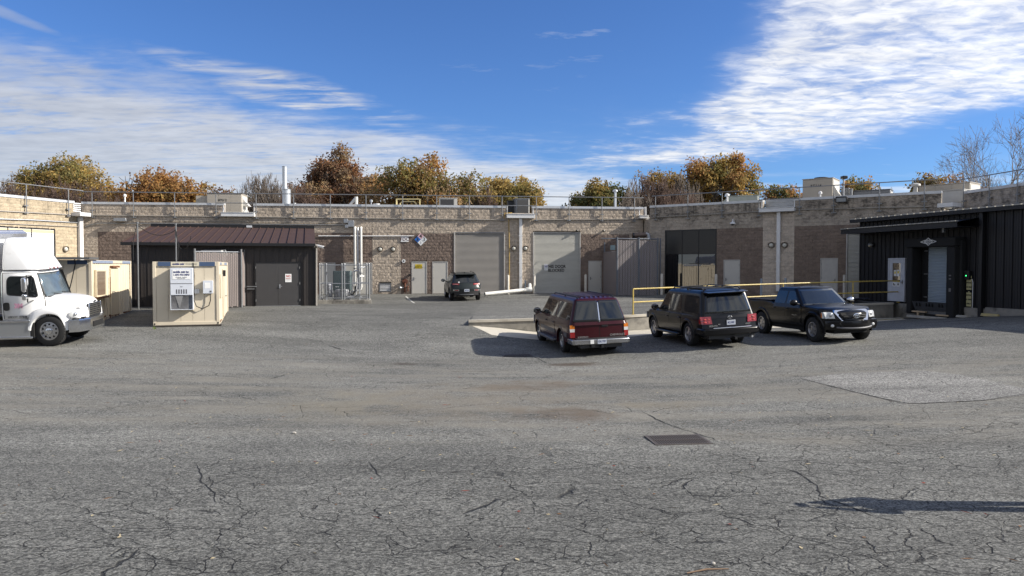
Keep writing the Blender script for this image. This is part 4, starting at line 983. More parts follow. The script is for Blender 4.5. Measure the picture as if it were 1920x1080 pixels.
# loading bay: roller door, seal, leveller
by = holder('loading_bay', db, (0, 0, 0))
MB().box(DU0 + .1, DU1 - .1, .10, .3, 2.75, 2.96).build('head', M_DARK, by)
rd = MB(); x0, x1 = 5.22, 6.95; n = 38
for k in range(n):
    z = .03 + k * 2.7 / n; hs = 2.7 / n
    rd.add([(x, y, z + q) for q, y in ((0, .10), (.01, .075), (hs * .5, .06), (hs - .01, .075), (hs, .10)) for x in (x0, x1)], [(2 * i, 2 * i + 1, 2 * i + 3, 2 * i + 2) for i in range(4)])
kind(rd.build('roller_slats', mat('blue grey roller door', (.36, .42, .47), .45, 0, col2=(.31, .37, .42)), by), 'stuff')
MB().box(DU0 + .12, 5.22, .05, .12, .0, 2.75).box(6.95, DU1 - .1, .05, .12, 0, 2.75).build('jamb', M_DARK, by)
def pad(name, *b, lab=None):
    o = MB().box(*b).build(name, M_RUBBER, by, bevel=.05); return o
pad('side_pad', DU0 - .02, DU0 + .30, -.55, .05, -.45, 2.72); pad('side_pad', DU1 - .52, DU1 - .06, -.55, .05, -.62, 2.70)
pad('head_pad', DU0 - .12, DU1 + .02, -.62, .05, 2.72, 3.14)
pad('side_curtain', DU1 - .10, DU1 + .06, -.30, .02, -.5, 3.0)
stp = MB().box(DU0 + .32, DU0 + .36, -.4, -.35, .2, .24)
for z in (.35, 1.45, 2.55): MB().cbox((DU0 + .55, .04, z), (.22, .02, .05)).build('guide_mark', M_STEELD, by)
for z in (.75, 1.25, 1.4): MB().cbox((DU1 - .28, -.555, z), (.12, .008, .16 if z < 1 else .06)).build('worn_tape', mat('worn grey tape', (.16, .15, .14), .8), by)
# emblem of the seal on the head pad
em = holder('emblem', db, ((DU0 + DU1) / 2 - .05, -.63, 2.96)); em_ = MB()
def loop(pts, wd):
    for a, c in zip(pts, pts[1:] + pts[:1]):
        a, c = Vector((a[0], 0, a[1])), Vector((c[0], 0, c[1])); t_ = (c - a).normalized(); nn = Vector((-t_.z, 0, t_.x)) * wd / 2; a = a - t_ * wd * .3; c = c + t_ * wd * .3
        em_.add([tuple(a + nn), tuple(c + nn), tuple(c - nn), tuple(a - nn), tuple(a + nn + Vector((0, .008, 0))), tuple(c + nn + Vector((0, .008, 0))), tuple(c - nn + Vector((0, .008, 0))), tuple(a - nn + Vector((0, .008, 0)))], [(0, 1, 2, 3), (7, 6, 5, 4), (0, 4, 5, 1), (3, 2, 6, 7)])
loop([(-.24, 0), (0, .17), (.24, 0), (0, -.17)], .03); loop([(-.46, 0), (-.2, .07), (.2, .07), (.46, 0), (.2, -.07), (-.2, -.07)], .028)
em_.build('emblem_outline', M_SIGNW, em, smooth=0); text('KELLEY', .105, M_SIGNW, em, (0, -.004, 0), bold=.02)
# raised leveller lip and bumpers
lp = MB(); lp.add([(4.98, -.62, .16), (6.98, -.62, .16), (6.92, -.50, -.25), (5.06, -.50, -.25), (4.98, -.58, .16), (6.98, -.58, .16), (6.92, -.46, -.25), (5.06, -.46, -.25)], [(0, 3, 2, 1), (4, 5, 6, 7), (0, 1, 5, 4), (2, 3, 7, 6), (1, 2, 6, 5), (3, 0, 4, 7)])
lp.build('leveller_lip', mat('grey leveller steel', (.085, .09, .10), .5, .5), by)
sl = MB()
for x in (5.25, 5.45, 5.85, 6.02, 6.2, 6.6, 6.78): sl.box(x - .02, x + .02, -.63, -.56, -.06, .10)
kind(sl.build('lip_slots', M_DARK, by), 'stuff')
MB().box(5.06, 6.94, -.42, .1, -.42, -.27).build('leveller_frame', M_STEELD, by); MB().box(5.5, 6.4, -.38, .1, -.62, -.42).build('hydraulic_pack', M_BLACK, by)
# sign light and caution boards beside the bay
MB().rbox((7.66, -.09, 1.42), (.26, .16, .40), .04).build('signal_box', M_BLACK, db)
gl = thing('green_signal_lamp', 'small glowing green signal lamp above the two yellow boards', 'signal lamp', WD.pt(7.66, 1.40, .17), WD.rz)
MB().lathe([(.06, 0), (.065, -.03)], 14, 'Y').build('bezel', M_BLACK, gl); MB().sphere((0, -.03, 0), (.030, .02, .030), 12, 8).build('lens', mat('green light', (.02, .5, .12), .3, emit=(.05, 1, .25, 1.4)), gl)
M_CAUT = mat('faded yellow board', (.50, .46, .24), .5)
for z, l, rows in ((.78, 'upper of the two faded yellow caution boards beside the dock', ['DO NOT', 'ENTER', 'ON RED']), (.02 + .02, 'lower of the two faded yellow caution boards beside the dock', ['ENTER', 'ON GREEN', 'ONLY'])):
    sg = thing('caution_board', l, 'sign', WD.pt(7.69, z + .30, .06), WD.rz, 'yellow boards beside the dock')
    MB().cbox((0, 0, 0), (.27, .01, .62)).build('board', M_CAUT, sg); MB().cbox((0, -.0, .335), (.08, .01, .05)).build('tab', M_CAUT, sg)
    for k, r_ in enumerate(rows): text(r_, .085, M_INK, sg, (0, -.008, .19 - k * .19), bold=.045)
MB().tube([(7.84, -.05, 1.25), (7.9, -.07, 1.1), (7.9, -.07, .1), (7.84, -.05, -.3)], .016, 6).build('conduit', M_SIGNW, db)
MB().rbox((7.36, -.14, .18), (.14, .1, .18), .02).build('junction_box', M_STEEL, db)
sg = thing('warning_sticker', 'small white and red warning notice low on the concrete at the dock corner', 'sign', WD.pt(4.38, -.22, .075), WD.rz)
MB().cbox((0, 0, 0), (.26, .006, .32)).build('plate', mat('grey white plate', (.45, .46, .48), .5), sg); MB().cbox((0, -.004, .11), (.24, .004, .08)).build('header', M_RED, sg)
# unseen block added out of frame, sized to throw the long shadow
ax = MB().box(UL, UL + 11, .05, 8, -1, 3.05); ax.build('shadow_block', M_PANEL, db)

# wheel stops and timber at the foot of the dock
M_CURB = mat('pale worn concrete curb', (.42, .40, .34), .9, col2=(.25, .23, .19), nscale=5, namt=.8, bump=.4); M_WOOD = mat('bare pine', (.50, .38, .24), .8, col2=(.36, .25, .15), nscale=2, stretch=(.4, 6, 6)); M_YEL = mat('worn yellow paint', (.50, .40, .14), .6, col2=(.30, .25, .16), nscale=6, namt=.8)
def curb(u0, u1, off, m, label, hgt=.12):
    c = WD.pt((u0 + u1) / 2, 0, off); L_ = u1 - u0
    t = thing('wheel_stop', label, 'wheel stop', (c.x, c.y, g(c.x, c.y)), WD.rz, 'low curbs along the foot of the dock wall')
    MB().add([(-L_ / 2, -.09, 0), (L_ / 2, -.09, 0), (L_ / 2, .09, 0), (-L_ / 2, .09, 0), (-L_ / 2 + .02, -.05, hgt), (L_ / 2 - .02, -.05, hgt), (L_ / 2 - .02, .05, hgt), (-L_ / 2 + .02, .05, hgt)], [(0, 3, 2, 1), (4, 5, 6, 7), (0, 1, 5, 4), (1, 2, 6, 5), (2, 3, 7, 6), (3, 0, 4, 7)]).build('body', m, t, bevel=.015)
    bl = MB()
    for x in (-L_ * .35, L_ * .35): bl.tube([(x, 0, hgt - .01), (x, 0, hgt + .012)], .02, 6)
    bl.build('bolt', M_STEELD, t)
curb(4.85, 7.2, .75, M_CURB, 'long pale curb straight below the raised dock lip'); curb(7.5, 8.1, .5, M_CURB, 'short pale curb just left of the black downspout foot', .1); curb(8.75, 9.6, .45, M_YEL, 'yellowish worn curb just right of the black downspout foot')
for a, c_, z, l in ((5.0, 5.75, -.33, 'light pine board wedged under the left end of the dock lip'), (6.45, 7.1, -.42, 'light pine board wedged under the right end of the dock lip')):
    c = WD.pt((a + c_) / 2, z, .55); t = MB().cbox((0, 0, 0), (c_ - a, .14, .07)).build('pine_board', M_WOOD, loc=c, rz=WD.rz + .08, bevel=.006); tag(t, l, 'board')
c = WD.pt(5.35, -.55, .6); tag(MB().cbox((0, 0, 0), (.07, .09, .34)).build('wood_prop', M_WOOD, loc=c, rz=WD.rz), 'short wooden prop standing under the left pine board', 'board')
# curb strip along the retaining wall foot right of the pickup
a, c = Vector((13.2, 32.9, 0)), Vector((18.6, 35.6, 0)); md = (a + c) / 2; L_ = (c - a).length; rz_ = math.atan2(c.y - a.y, c.x - a.x)
t = thing('wheel_stop', 'longest pale curb lying at the foot of the retaining wall behind the black pickup', 'wheel stop', (md.x, md.y, g(md.x, md.y) + .0), rz_, 'low curbs along the foot of the dock wall')
MB().box(-L_ / 2, L_ / 2, -.12, .12, -.1, .10).build('body', M_CURB, t, bevel=.02); MB().box(-L_ / 2, L_ / 2, -.13, -.122, .0, .05).build('yellow_edge', M_YEL, t)
# flattened scrap on the landing behind the rail
M_SCRAP = mat('black scrap', (.018, .018, .02), .35, .3)
c = Vector((17.1, 38.3, hu(17.1, 38.3))); t = thing('scrap_frame', 'flat dark scrap frame lying on the landing behind the yellow rail', 'scrap metal', c, WD.rz + .4)
sc_ = MB().tube([(-1.3, 0, .12), (1.2, .1, .2)], .05, 6).tube([(-1.2, .5, .12), (1.2, .6, .1)], .05, 6); sc_.build('side_bar', M_SCRAP, t)
for x in (-1, -.3, .4, 1): MB().tube([(x, 0, .14), (x + .1, .58, .12)], .035, 6).build('cross_bar', M_SCRAP, t)
MB().add([(-.6, -.3, .03), (.9, -.2, .05), (.7, .8, .18), (-.7, .7, .04)], [(0, 1, 2, 3)]).build('crumpled_sheet', M_SCRAP, t)

# ================================================================== yellow guard rail on the retaining wall
M_YRAIL = mat('yellow rail paint', (.52, .385, .085), .5, col2=(.36, .27, .08), nscale=5, namt=.7, dirt=((.14, .10, .06), .6, 4, .62))
yr = thing('yellow_guard_rail', 'yellow pipe guard rail with two rails along the retaining wall top', 'railing', (0, 0, 0))
pa = Vector((5.05, 31.1, 0)); pb = Vector((19.35, 37.35, 0))
def rp3(t, dz): p = pa.lerp(pb, t); return Vector((p.x, p.y, hu(p.x, p.y) + .04 + dz))
ts = [0, .27, .52, .80, 1.0]
for dz, nm in ((1.07, 'top_rail'), (.52, 'mid_rail')): MB().tube([rp3(i / 12, dz) for i in range(13)], .030, 8).build(nm, M_YRAIL, yr)
for t_ in ts: MB().tube([rp3(t_, -.05), rp3(t_, 1.07)], .030, 8).cbox(tuple(rp3(t_, .0)), (.14, .14, .03)).build('post', M_YRAIL, yr)
MB().tube([rp3(1, 1.07), rp3(1, 1.07) + Vector((.25, .6, 0))], .03, 8).build('end_return', M_YRAIL, yr)

# ================================================================== bollards
def bollard(px, py_top, py_bot, W, off, r, m, label):
    u, _ = W.hit(px, 520, off); p = W.pt(u, 0, off); z0 = hu(p.x, p.y) - .02; z1 = W.hit(px, py_top, off)[1]
    t = thing('bollard', label, 'bollard', (p.x, p.y, z0), 0, 'painted steel bollards beside the doors')
    MB().lathe([(r, 0), (r, z1 - z0 - r * .6), (r * .8, z1 - z0 - r * .2), (r * .3, z1 - z0), (.001, z1 - z0)], 14).build('post', m, t); MB().lathe([(r + .05, 0), (r + .03, .05)], 14).build('collar', M_CONC, t)
M_BOLL = mat('chalky bollard paint', (.60, .57, .50), .6, col2=(.42, .38, .32), nscale=6, namt=.7); M_BOLLG = mat('grey bollard paint', (.30, .34, .38), .6)
bollard(952.5, 515.5, 550, WM, .9, .085, M_BOLL, 'chalky bollard right of the grey roller door behind the white pipe')
bollard(1001.5, 515.5, 550, WM, .7, .085, M_BOLL, 'chalky bollard at the left edge of the blocked roller door')
bollard(1098, 514.5, 550, WM, .7, .085, M_BOLL, 'chalky bollard at the right edge of the blocked roller door')
bollard(985, 525, 551, WM, .6, .05, M_BOLLG, 'thin grey post beside the elbow of the fallen white pipe')
bollard(1240.5, 513, 548, WB, 1.6, .085, M_BOLL, 'chalky bollard left of the dark window')
bollard(1342.5, 514, 545, WB, .8, .085, M_BOLL, 'chalky bollard at the right edge of the dark window')
bollard(1427.5, 522, 553, WB, .8, .07, M_BOLLG, 'grey bollard left of the shaded pale pilaster')
bollard(1473, 521, 550, WB, .6, .07, M_BOLLG, 'grey bollard right of the downspout on the shaded pilaster')
bollard(1583.5, 515, 553, WB, .8, .085, M_BOLL, 'chalky bollard beside the half hidden pale roller door')
# fallen white drain pipe
p0, p1 = WM.pt(WM.U(985), 0, 1.0), WM.pt(WM.U(904), 0, 2.2)
t = thing('drain_pipe', 'white plastic drain pipe lying along the ground right of the parked hatchback', 'pipe', (0, 0, 0))
a = Vector((p0.x, p0.y, hu(p0.x, p0.y) + .30)); c = Vector((p1.x, p1.y, hu(p1.x, p1.y) + .13))
M_PVC = mat('white plastic pipe', (.74, .73, .68), .4)
MB().tube([a, a.lerp(c, .5), c], .115, 14, cap=False).tube([a.lerp(c, .02), c], .10, 14, cap=False).build('pipe', M_PVC, t); MB().tube([a + Vector((.3, .06, 0)), a + Vector((-.1, -.02, -.005))], .15, 14).tube([a + Vector((.16, .35, .35)), a + Vector((.16, .1, .0))], .12, 12).build('elbow', M_PVC, t)
MB().tube([c + (a - c).normalized() * .05, c + (a - c).normalized() * .06], .095, 12).build('open_end', M_DARK, t)

# ================================================================== slatted enclosure beside the blocked door
M_SLAT = mat('taupe fence slat', (.235, .205, .20), .6, col2=(.19, .165, .16), nscale=3); M_SLATP = mat('pink grey fence slat', (.28, .235, .215), .55, col2=(.22, .18, .165), nscale=3)
M_FPOST = mat('blue grey fence post', (.15, .165, .19), .5, .4)
def slat_run(t, p, q, z0, z1, m, pitch, name='slat', jag=.03):
    p, q = Vector(p), Vector(q); L_ = (q - p).length; n = max(2, int(L_ / pitch)); rz = math.atan2(q.y - p.y, q.x - p.x)
    mm = MB().box(.008, pitch - .012, -.012, .012, 0, z1 - z0 - jag).mesh(name, m, 0)
    mw_ = MB()
    for k in range(n):
        o = shared(name, mm, t, tuple(p.lerp(q, k / n) + Vector((0, 0, z0 + random.uniform(-jag, jag) * .5))), rz)
    dv = (q - p).normalized()
    def P3(s_, z): v = p + dv * s_; return (v.x, v.y - .03, v.z + z)
    # diagonal chain-link wires in front of the slats
    s0 = -(z1 - z0)
    w_ = MB(); k = s0; st = .14
    while k < L_:
        for sg_ in (1, -1):
            a_, b_ = k, k + (z1 - z0); za, zb = (z0, z1) if sg_ > 0 else (z1, z0)
            ta, tb = max(0, (0 - a_) / (b_ - a_)), min(1, (L_ - a_) / (b_ - a_))
            if tb > ta: w_.tube([P3(a_ + (b_ - a_) * ta, za + (zb - za) * ta), P3(a_ + (b_ - a_) * tb, za + (zb - za) * tb)], .004, 3, cap=False)
        k += st
    kind(w_.build('chain_link', M_STEEL, t, smooth=0), 'stuff')
E0 = WM.pt(WM.U(1131), 0, .1); EF = at(1157, 500, 47.2); EF.z = 0; E1 = at(1197.5, 500, 47.6); E1.z = 0; E2 = at(1233, 500, 48.0); E2.z = 0
zE = hu(EF.x, EF.y) + .03
en = thing('slatted_enclosure', 'tall taupe slatted chain-link enclosure standing between the roller door and dark window', 'fence', (0, 0, 0))
zf0 = at(1157, 448, 47.2).z
slat_run(en, E0, EF, zE, zf0 - .75, M_SLAT, .17); slat_run(en, EF, E1, zE, zf0 - .05, M_SLAT, .17); slat_run(en, E1, E2, zE, zf0 - .05, M_SLAT, .17)
for p, z1_, r_ in ((E0 + Vector((.05, -.1, 0)), zf0 - .1, .05), (EF, zf0 + .12, .055), (E1, zf0 + .12, .055), (E2, zf0 + .1, .055), (E2 + Vector((.22, .3, 0)), zf0 + .08, .05)):
    MB().tube([(p.x, p.y - .02, zE - .1), (p.x, p.y - .02, z1_)], r_, 10).build('post', M_FPOST, en)
MB().tube([(EF.x - 1.0, EF.y, zf0 + .03), (EF.x, EF.y, zf0 + .02), (E1.x, E1.y, zf0 + .02), (E2.x, E2.y, zf0 + .02)], .035, 8).build('top_rail', M_FPOST, en)
MB().cbox((EF.x - .28, EF.y - .02, zf0 - .55), (.3, .12, .3)).build('control_box', mat('teal grey box', (.13, .19, .22), .5), en)
t = thing('exhaust_duct', 'rusty brown duct elbow poking over the slatted enclosure', 'duct', (0, 0, 0))
a, c = at(1186, 442, 49.4), at(1212, 440, 49.6)
MB().tube([a, c], .16, 14).build('duct', mat('brown duct', (.16, .115, .09), .5, .3), t); MB().tube([c + Vector((-.05, -.0, .06)), c + Vector((.12, -.03, .0)), c + Vector((.17, -.05, -.35))], .15, 12).build('elbow', M_STEEL, t); MB().lathe([(.2, 0), (.2, .1)], 14, 'X', tuple(a)).build('collar', M_BLACK, t)

# ================================================================== chain-link cage with pump and tall pipes
cz = g(-10.2, 40.6) ; cg = thing('pump_cage', 'galvanised chain-link cage on a concrete curb enclosing pump equipment', 'fence', (0, 0, cz))
YC = 41.0
c0, c1 = at(599, 560, YC), at(691, 560, YC); xl, xr = c0.x, c1.x; dpt = 2.6
zt = at(640, 497, YC).z - cz
MB().box(xl - .12, xr + .1, YC - .12, YC + .12, -.15, .2).box(xr - .1, xr + .1, YC + .12, YC + dpt, -.15, .2).box(xl - .12, xl + .1, YC + .12, YC + dpt, -.15, .2).build('curb', M_CONC, cg, bevel=.02)
pxs = [599, 611.5, 640, 644.5, 672, 686]
frame_pts = [(at(x, 500, YC).x, YC) for x in pxs] + [(xr, YC), (xr, YC + dpt), (xl, YC + dpt), ((xl + xr) / 2, YC + dpt), (xr - .15, YC + dpt * .5)]
for x, y in frame_pts: MB().tube([(x, y, .15), (x, y, zt + .06)], .034, 8).lathe([(.045, zt + .05), (.02, zt + .1)], 8, 'Z', (x, y, 0)).build('post', M_STEEL, cg)
for z in (zt, zt * .52, .30):
    MB().tube([(xl, YC, z), (xr, YC, z)], .024, 8).tube([(xr, YC, z), (xr, YC + dpt, z)], .024, 8).tube([(xl, YC, z), (xl, YC + dpt, z)], .024, 8).tube([(xl, YC + dpt, z), (xr, YC + dpt, z)], .024, 8).build('rail', M_STEEL, cg)
wr = MB()
def netting(p, q, z0, z1, st=.12, r_=.0018):
    p, q = Vector(p), Vector(q); L_ = (q - p).length; dv = (q - p).normalized(); H = z1 - z0; k = -H
    while k < L_:
        for sg_ in (1, -1):
            ta, tb = max(0, -k / H), min(1, (L_ - k) / H)
            if tb > ta:
                za, zb = (z0, z1) if sg_ > 0 else (z1, z0)
                A_, B_ = p + dv * (k + H * ta), p + dv * (k + H * tb)
                wr.tube([(A_.x, A_.y, za + (zb - za) * ta), (B_.x, B_.y, za + (zb - za) * tb)], r_, 3, cap=False)
        k += st
netting((xl, YC - .03, 0), (xr, YC - .03, 0), .22, zt); netting((xr + .03, YC, 0), (xr + .03, YC + dpt, 0), .22, zt)
kind(wr.build('chain_link', M_STEEL, cg, smooth=0), 'stuff')
for x in (at(611.5, 500, YC).x, at(671, 500, YC).x):
    hg = MB()
    for z in (.45, zt * .8): hg.cbox((x, YC - .05, z), (.14, .06, .12))
    hg.build('hinge', M_STEELD, cg)
a_cg = .2; cg.rotation_euler = (0, 0, a_cg); cg.location = (xl - (xl * math.cos(a_cg) - YC * math.sin(a_cg)), YC - (xl * math.sin(a_cg) + YC * math.cos(a_cg)), cz)
M_TEAL = mat('slate green cabinet', (.085, .12, .125), .5)
cbx = thing('control_cabinet', 'slate green steel control cabinet standing inside the chain-link cage', 'cabinet', (at(642, 500, 42.6).x, 42.6, cz + .62))
MB().rbox((0, 0, .62), (.98, .45, 1.12), .02).build('body', M_TEAL, cbx, bevel=.015); MB().cbox((0, -.235, .62), (.88, .02, 1.0)).build('door', M_TEAL, cbx, bevel=.008); MB().cbox((-.25, -.25, .28), (.2, .004, .04)).build('nameplate', M_SIGNW, cbx)
for x in (-.42, .42): MB().box(x - .04, x + .04, -.1, .1, -.62, .08).build('leg', M_STEEL, cbx)
pm_ = thing('pump_motor', 'mottled grey pump motor on a skid below the slate green cabinet', 'pump', (at(641, 500, 42.0).x, 42.0, cz + .05))
MB().rbox((0, 0, .50), (.66, .5, .44), .06).build('casing', mat('mottled aluminium', (.60, .61, .63), .4, .35, col2=(.18, .18, .19), nscale=7, namt=1.), pm_, bevel=.03); MB().cbox((0, 0, .2), (.9, .55, .08)).build('skid', M_BLACK, pm_)
for x in (-.2, 0, .2): MB().box(x - .015, x + .015, -.27, .27, .27, .73).build('fin', M_STEELD, pm_)
MB().tube([(.34, 0, .5), (.6, -.05, .42), (.75, -.1, .6), (.78, -.1, .9)], .05, 8).build('hose', M_BLACK, pm_)
for k, (x, z0_, z1_, dx_) in enumerate(((.62, .45, 1.75, .0), (.82, .30, 1.45, .1), (1.02, .35, 1.95, -.05))):
    v_ = MB().tube([(x - .5, -.12, z0_), (x - .15, -.14, z0_), (x, -.14, z0_ + .12), (x + dx_, -.14, z1_ - .1), (x + dx_ + .1, -.1, z1_), (x + dx_ + .3, .1, z1_)], .045, 8)
    v_.lathe([(.075, z0_ + .4), (.075, z0_ + .44)], 10, 'Z', (x + dx_ * .4, -.14, 0)).lathe([(.07, z1_ - .4), (.07, z1_ - .36)], 10, 'Z', (x + dx_ * .8, -.14, 0)); v_.build('silver_pipe', M_WHITEM if k == 1 else M_STEEL, pm_)
MB().lathe([(.16, .28), (.17, .34), (.17, .95), (.10, 1.05), (.02, 1.07)], 16, 'Z', (-.72, .05, 0)).build('pressure_tank', MATS['mottled aluminium'], pm_); MB().lathe([(.09, 1.2), (.09, 1.24)], 12, 'Y', (.82, -.2, .2)).build('gauge', M_SIGNW, pm_)
M_LAG = mat('white lagged pipe', (.66, .65, .61), .4, col2=(.5, .49, .46), nscale=3)
for k, (x, l, zb) in enumerate(((665.7, 'left', .75), (671, 'middle', .4), (677, 'right', .45))):
    Yp = WM.pt(WM.U(x)).y - .32; q = at(x, 500, Yp).x; ztp = at(x, 427, Yp).z
    t = thing('riser_pipe', 'white lagged riser pipe on the block wall behind the cage, ' + l + ' one of the three', 'pipe', (q, Yp, 0), WM.rz, 'white risers above the cage')
    r_ = .085 if k != 1 else .055
    MB().tube([(0, 0, zb), (0, 0, ztp - .12), (0, .08, ztp), (0, .34, ztp + .02)], r_, 12).build('pipe', M_LAG if k != 1 else M_STEEL, t)
    MB().tube([(0, 0, zb + .02), (-.03, 0, zb - .12), (-.2, -.02, zb - .22), (-.5, -.02, zb - .22)], r_ * .9, 10).build('elbow', M_LAG if k != 1 else M_STEELD, t)
    MB().lathe([(r_ + .02, zb + .9), (r_ + .02, zb + .96)], 12).build('flange', M_STEELD, t)

# ================================================================== shed with brown metal roof
M_BROOF = mat('brown standing seam roof', (.068, .040, .031), .7, 0., spec=.25, col2=(.052, .031, .025), nscale=.9, namt=.8)
M_SHED = mat('dark brown siding', (.040, .034, .031), .5, .2, col2=(.030, .026, .024), nscale=1.5)
s_r = Vector((-10.22, 38.4, 0)); a_sh = math.atan2(.26, .965); L_sh = 8.4
s_l = s_r - Vector((.965, .26, 0)).normalized() * L_sh
zs = g(-12, 37.5) + 0.0
sh = thing('utility_shed', 'dark ribbed utility shed with brown standing seam roof and double doors', 'shed', (s_l.x, s_l.y, zs), a_sh)
dvs = Vector((math.cos(a_sh), math.sin(a_sh), 0))
def shed_u(px):  # local x on the front wall under a pixel column
    a, _ = ray(px, 500); n = Vector((-dvs.y, dvs.x, 0)); Y = s_l.dot(n) / Vector((a, 1, 0)).dot(n); return (Vector((a * Y, Y, 0)) - s_l).dot(dvs)
hE = at(590, 458, 38.3).z - zs; DEP = 6.3; hR = hE + 1.12
du0, du1 = shed_u(477.5), shed_u(563.5); hD = 2.24
sp_ = MB().box(.004, .30, 0, .04, 0, hE).box(0, .04, -.03, 0, 0, hE).box(.15, .165, -.01, 0, 0, hE).mesh('siding', M_SHED, 0); spt = MB().box(.004, .30, 0, .04, hD, hE).box(0, .04, -.03, 0, hD, hE).mesh('siding', M_SHED, 0)
k = 0
while k * .305 < L_sh - .1:
    x = k * .305; shared('siding', spt if x + .3 > du0 and x < du1 else sp_, sh, (x, 0, 0)); k += 1
MB().box(0, L_sh, .05, .2, 0, hE).box(0, .15, .2, DEP, 0, hE).box(L_sh - .05, L_sh + .05, .2, DEP, 0, hE).build('wall_core', M_SHED, sh)
MB().box(L_sh - .02, L_sh + .12, -.06, .1, 0, hE).box(-.1, .03, -.05, .1, 0, hE).build('corner_trim', M_TRIM, sh)
tn = hR - hE; OV = .4
mb = MB().add([(-.45, -OV, hE + .02), (L_sh + .1, -OV, hE + .02), (L_sh + .1, DEP, hR), (-.45, DEP, hR), (-.45, -OV, hE - .06), (L_sh + .1, -OV, hE - .06), (L_sh + .1, DEP, hR - .08), (-.45, DEP, hR - .08)], [(0, 1, 2, 3), (7, 6, 5, 4), (0, 4, 5, 1), (0, 3, 7, 4), (1, 5, 6, 2), (3, 2, 6, 7)])
mb.build('roof_deck', M_BROOF, sh)
sm = MB(); k = 0; ang = math.atan2(hR - hE - .02, DEP + OV); ln = math.hypot(DEP + OV, hR - hE)
pan = MB().add([(.02, -OV - .02, hE + .024), (.41, -OV - .02, hE + .024), (.41, DEP, hR + .004), (.02, DEP, hR + .004)], [(0, 1, 2, 3)]).add([(0, -OV - .02, hE + .02), (.025, -OV - .02, hE + .02), (.025, DEP, hR), (0, DEP, hR), (0, -OV - .02, hE + .075), (.025, -OV - .02, hE + .075), (.025, DEP, hR + .055), (0, DEP, hR + .055)], [(4, 5, 6, 7), (0, 1, 5, 4), (1, 2, 6, 5), (3, 0, 4, 7)]).mesh('roof_panel', M_BROOF, 0)
while k * .42 < L_sh + .15: shared('roof_panel', pan, sh, (-.42 + k * .42, 0, 0)); k += 1
MB().box(-.47, L_sh + .12, -OV - .12, -OV - .02, hE - .12, hE + .03).build('gutter', M_TRIM, sh, bevel=.01)
MB().box(-.4, L_sh + .1, DEP - .1, DEP + .25, hR - .05, hR + .16).build('ridge_flashing', M_TRIM, sh)
dd = holder('double_door', sh, ((du0 + du1) / 2, 0, 0)); dw = du1 - du0; M_SDOOR = mat('dark grey steel door', (.052, .050, .050), .45, col2=(.042, .04, .04))
MB().box(-dw / 2, -dw / 2 + .05, -.06, .03, 0, hD).box(dw / 2 - .05, dw / 2, -.06, .03, 0, hD).box(-dw / 2 + .05, dw / 2 - .05, -.06, .03, hD - .05, hD).build('frame', M_TRIM, dd)
for s_ in (-1, 1): 
    MB().box(min(s_ * .006, s_ * (dw / 2 - .055)), max(s_ * .006, s_ * (dw / 2 - .055)), -.035, .02, .015, hD - .055).build('leaf', M_SDOOR, dd, bevel=.005)
    hg = MB()
    for z in (.3, 1.15, 1.95): hg.tube([(s_ * (dw / 2 - .05), -.065, z - .06), (s_ * (dw / 2 - .05), -.065, z + .06)], .015, 6)
    hg.build('hinge', M_STEELD, dd)
MB().cbox((.09, -.045, 1.0), (.07, .02, .2)).tube([(.09, -.05, 1.0), (.09, -.1, 1.0), (.2, -.1, 1.0)], .014, 6).build('handle', M_STEEL, dd)
MB().box(-dw / 2, dw / 2, -.12, .02, -.02, .015).build('threshold', M_STEEL, dd)
sg = thing('notice_sign', 'white notice with red lettering taped on the dark double door of the shed', 'sign', Vector((s_l.x, s_l.y, 0)) + dvs * shed_u(540.5) + Vector((dvs.y, -dvs.x, 0)) * .05 + Vector((0, 0, zs + 1.42)), a_sh)
MB().cbox((0, 0, 0), (.31, .005, .42)).build('plate', M_SIGNW, sg); text('NO', .14, M_RED, sg, (0, -.004, .09), bold=.03); text('SMOKING', .055, M_RED, sg, (0, -.004, -.03), bold=.02); text('WITHIN 25 FT', .03, M_INK, sg, (0, -.004, -.10))
MB().tube([(-.02 + L_sh + .16, -.1, 0), (L_sh + .16, -.1, hE - .2), (L_sh + .16, -.38, hE - .04)], .05, 8).build('downspout', mat('pale downspout', (.30, .28, .25), .5), sh)
MB().rbox((shed_u(472), -.08, 1.0), (.5, .05, .05), .02).rbox((shed_u(470), -.08, .88), (.36, .05, .05), .02).build('hold_open_bar', M_STEELD, sh)
t = thing('security_camera', 'white bullet security camera on the right end of the brown shed roof', 'camera', Vector((s_l.x, s_l.y, 0)) + dvs * (L_sh + .2) + Vector((0, -.2, zs + hE - .12)), 0)
MB().tube([(-.1, 0, 0), (.02, 0, .02)], .03, 8).build('bracket', M_WHITEM, t); MB().tube([(.0, 0, .05), (.42, -.12, -.04)], .07, 10).build('housing', M_WHITEM, t); MB().tube([(.42, -.12, -.04), (.44, -.126, -.043)], .05, 10).build('lens', M_GLASS, t)
# roof vent flashing on the shed roof
MB().box(4.7, 5.0, DEP - .25, DEP + .02, hR - .0, hR + .12).build('flashing_patch', M_CAP, sh)

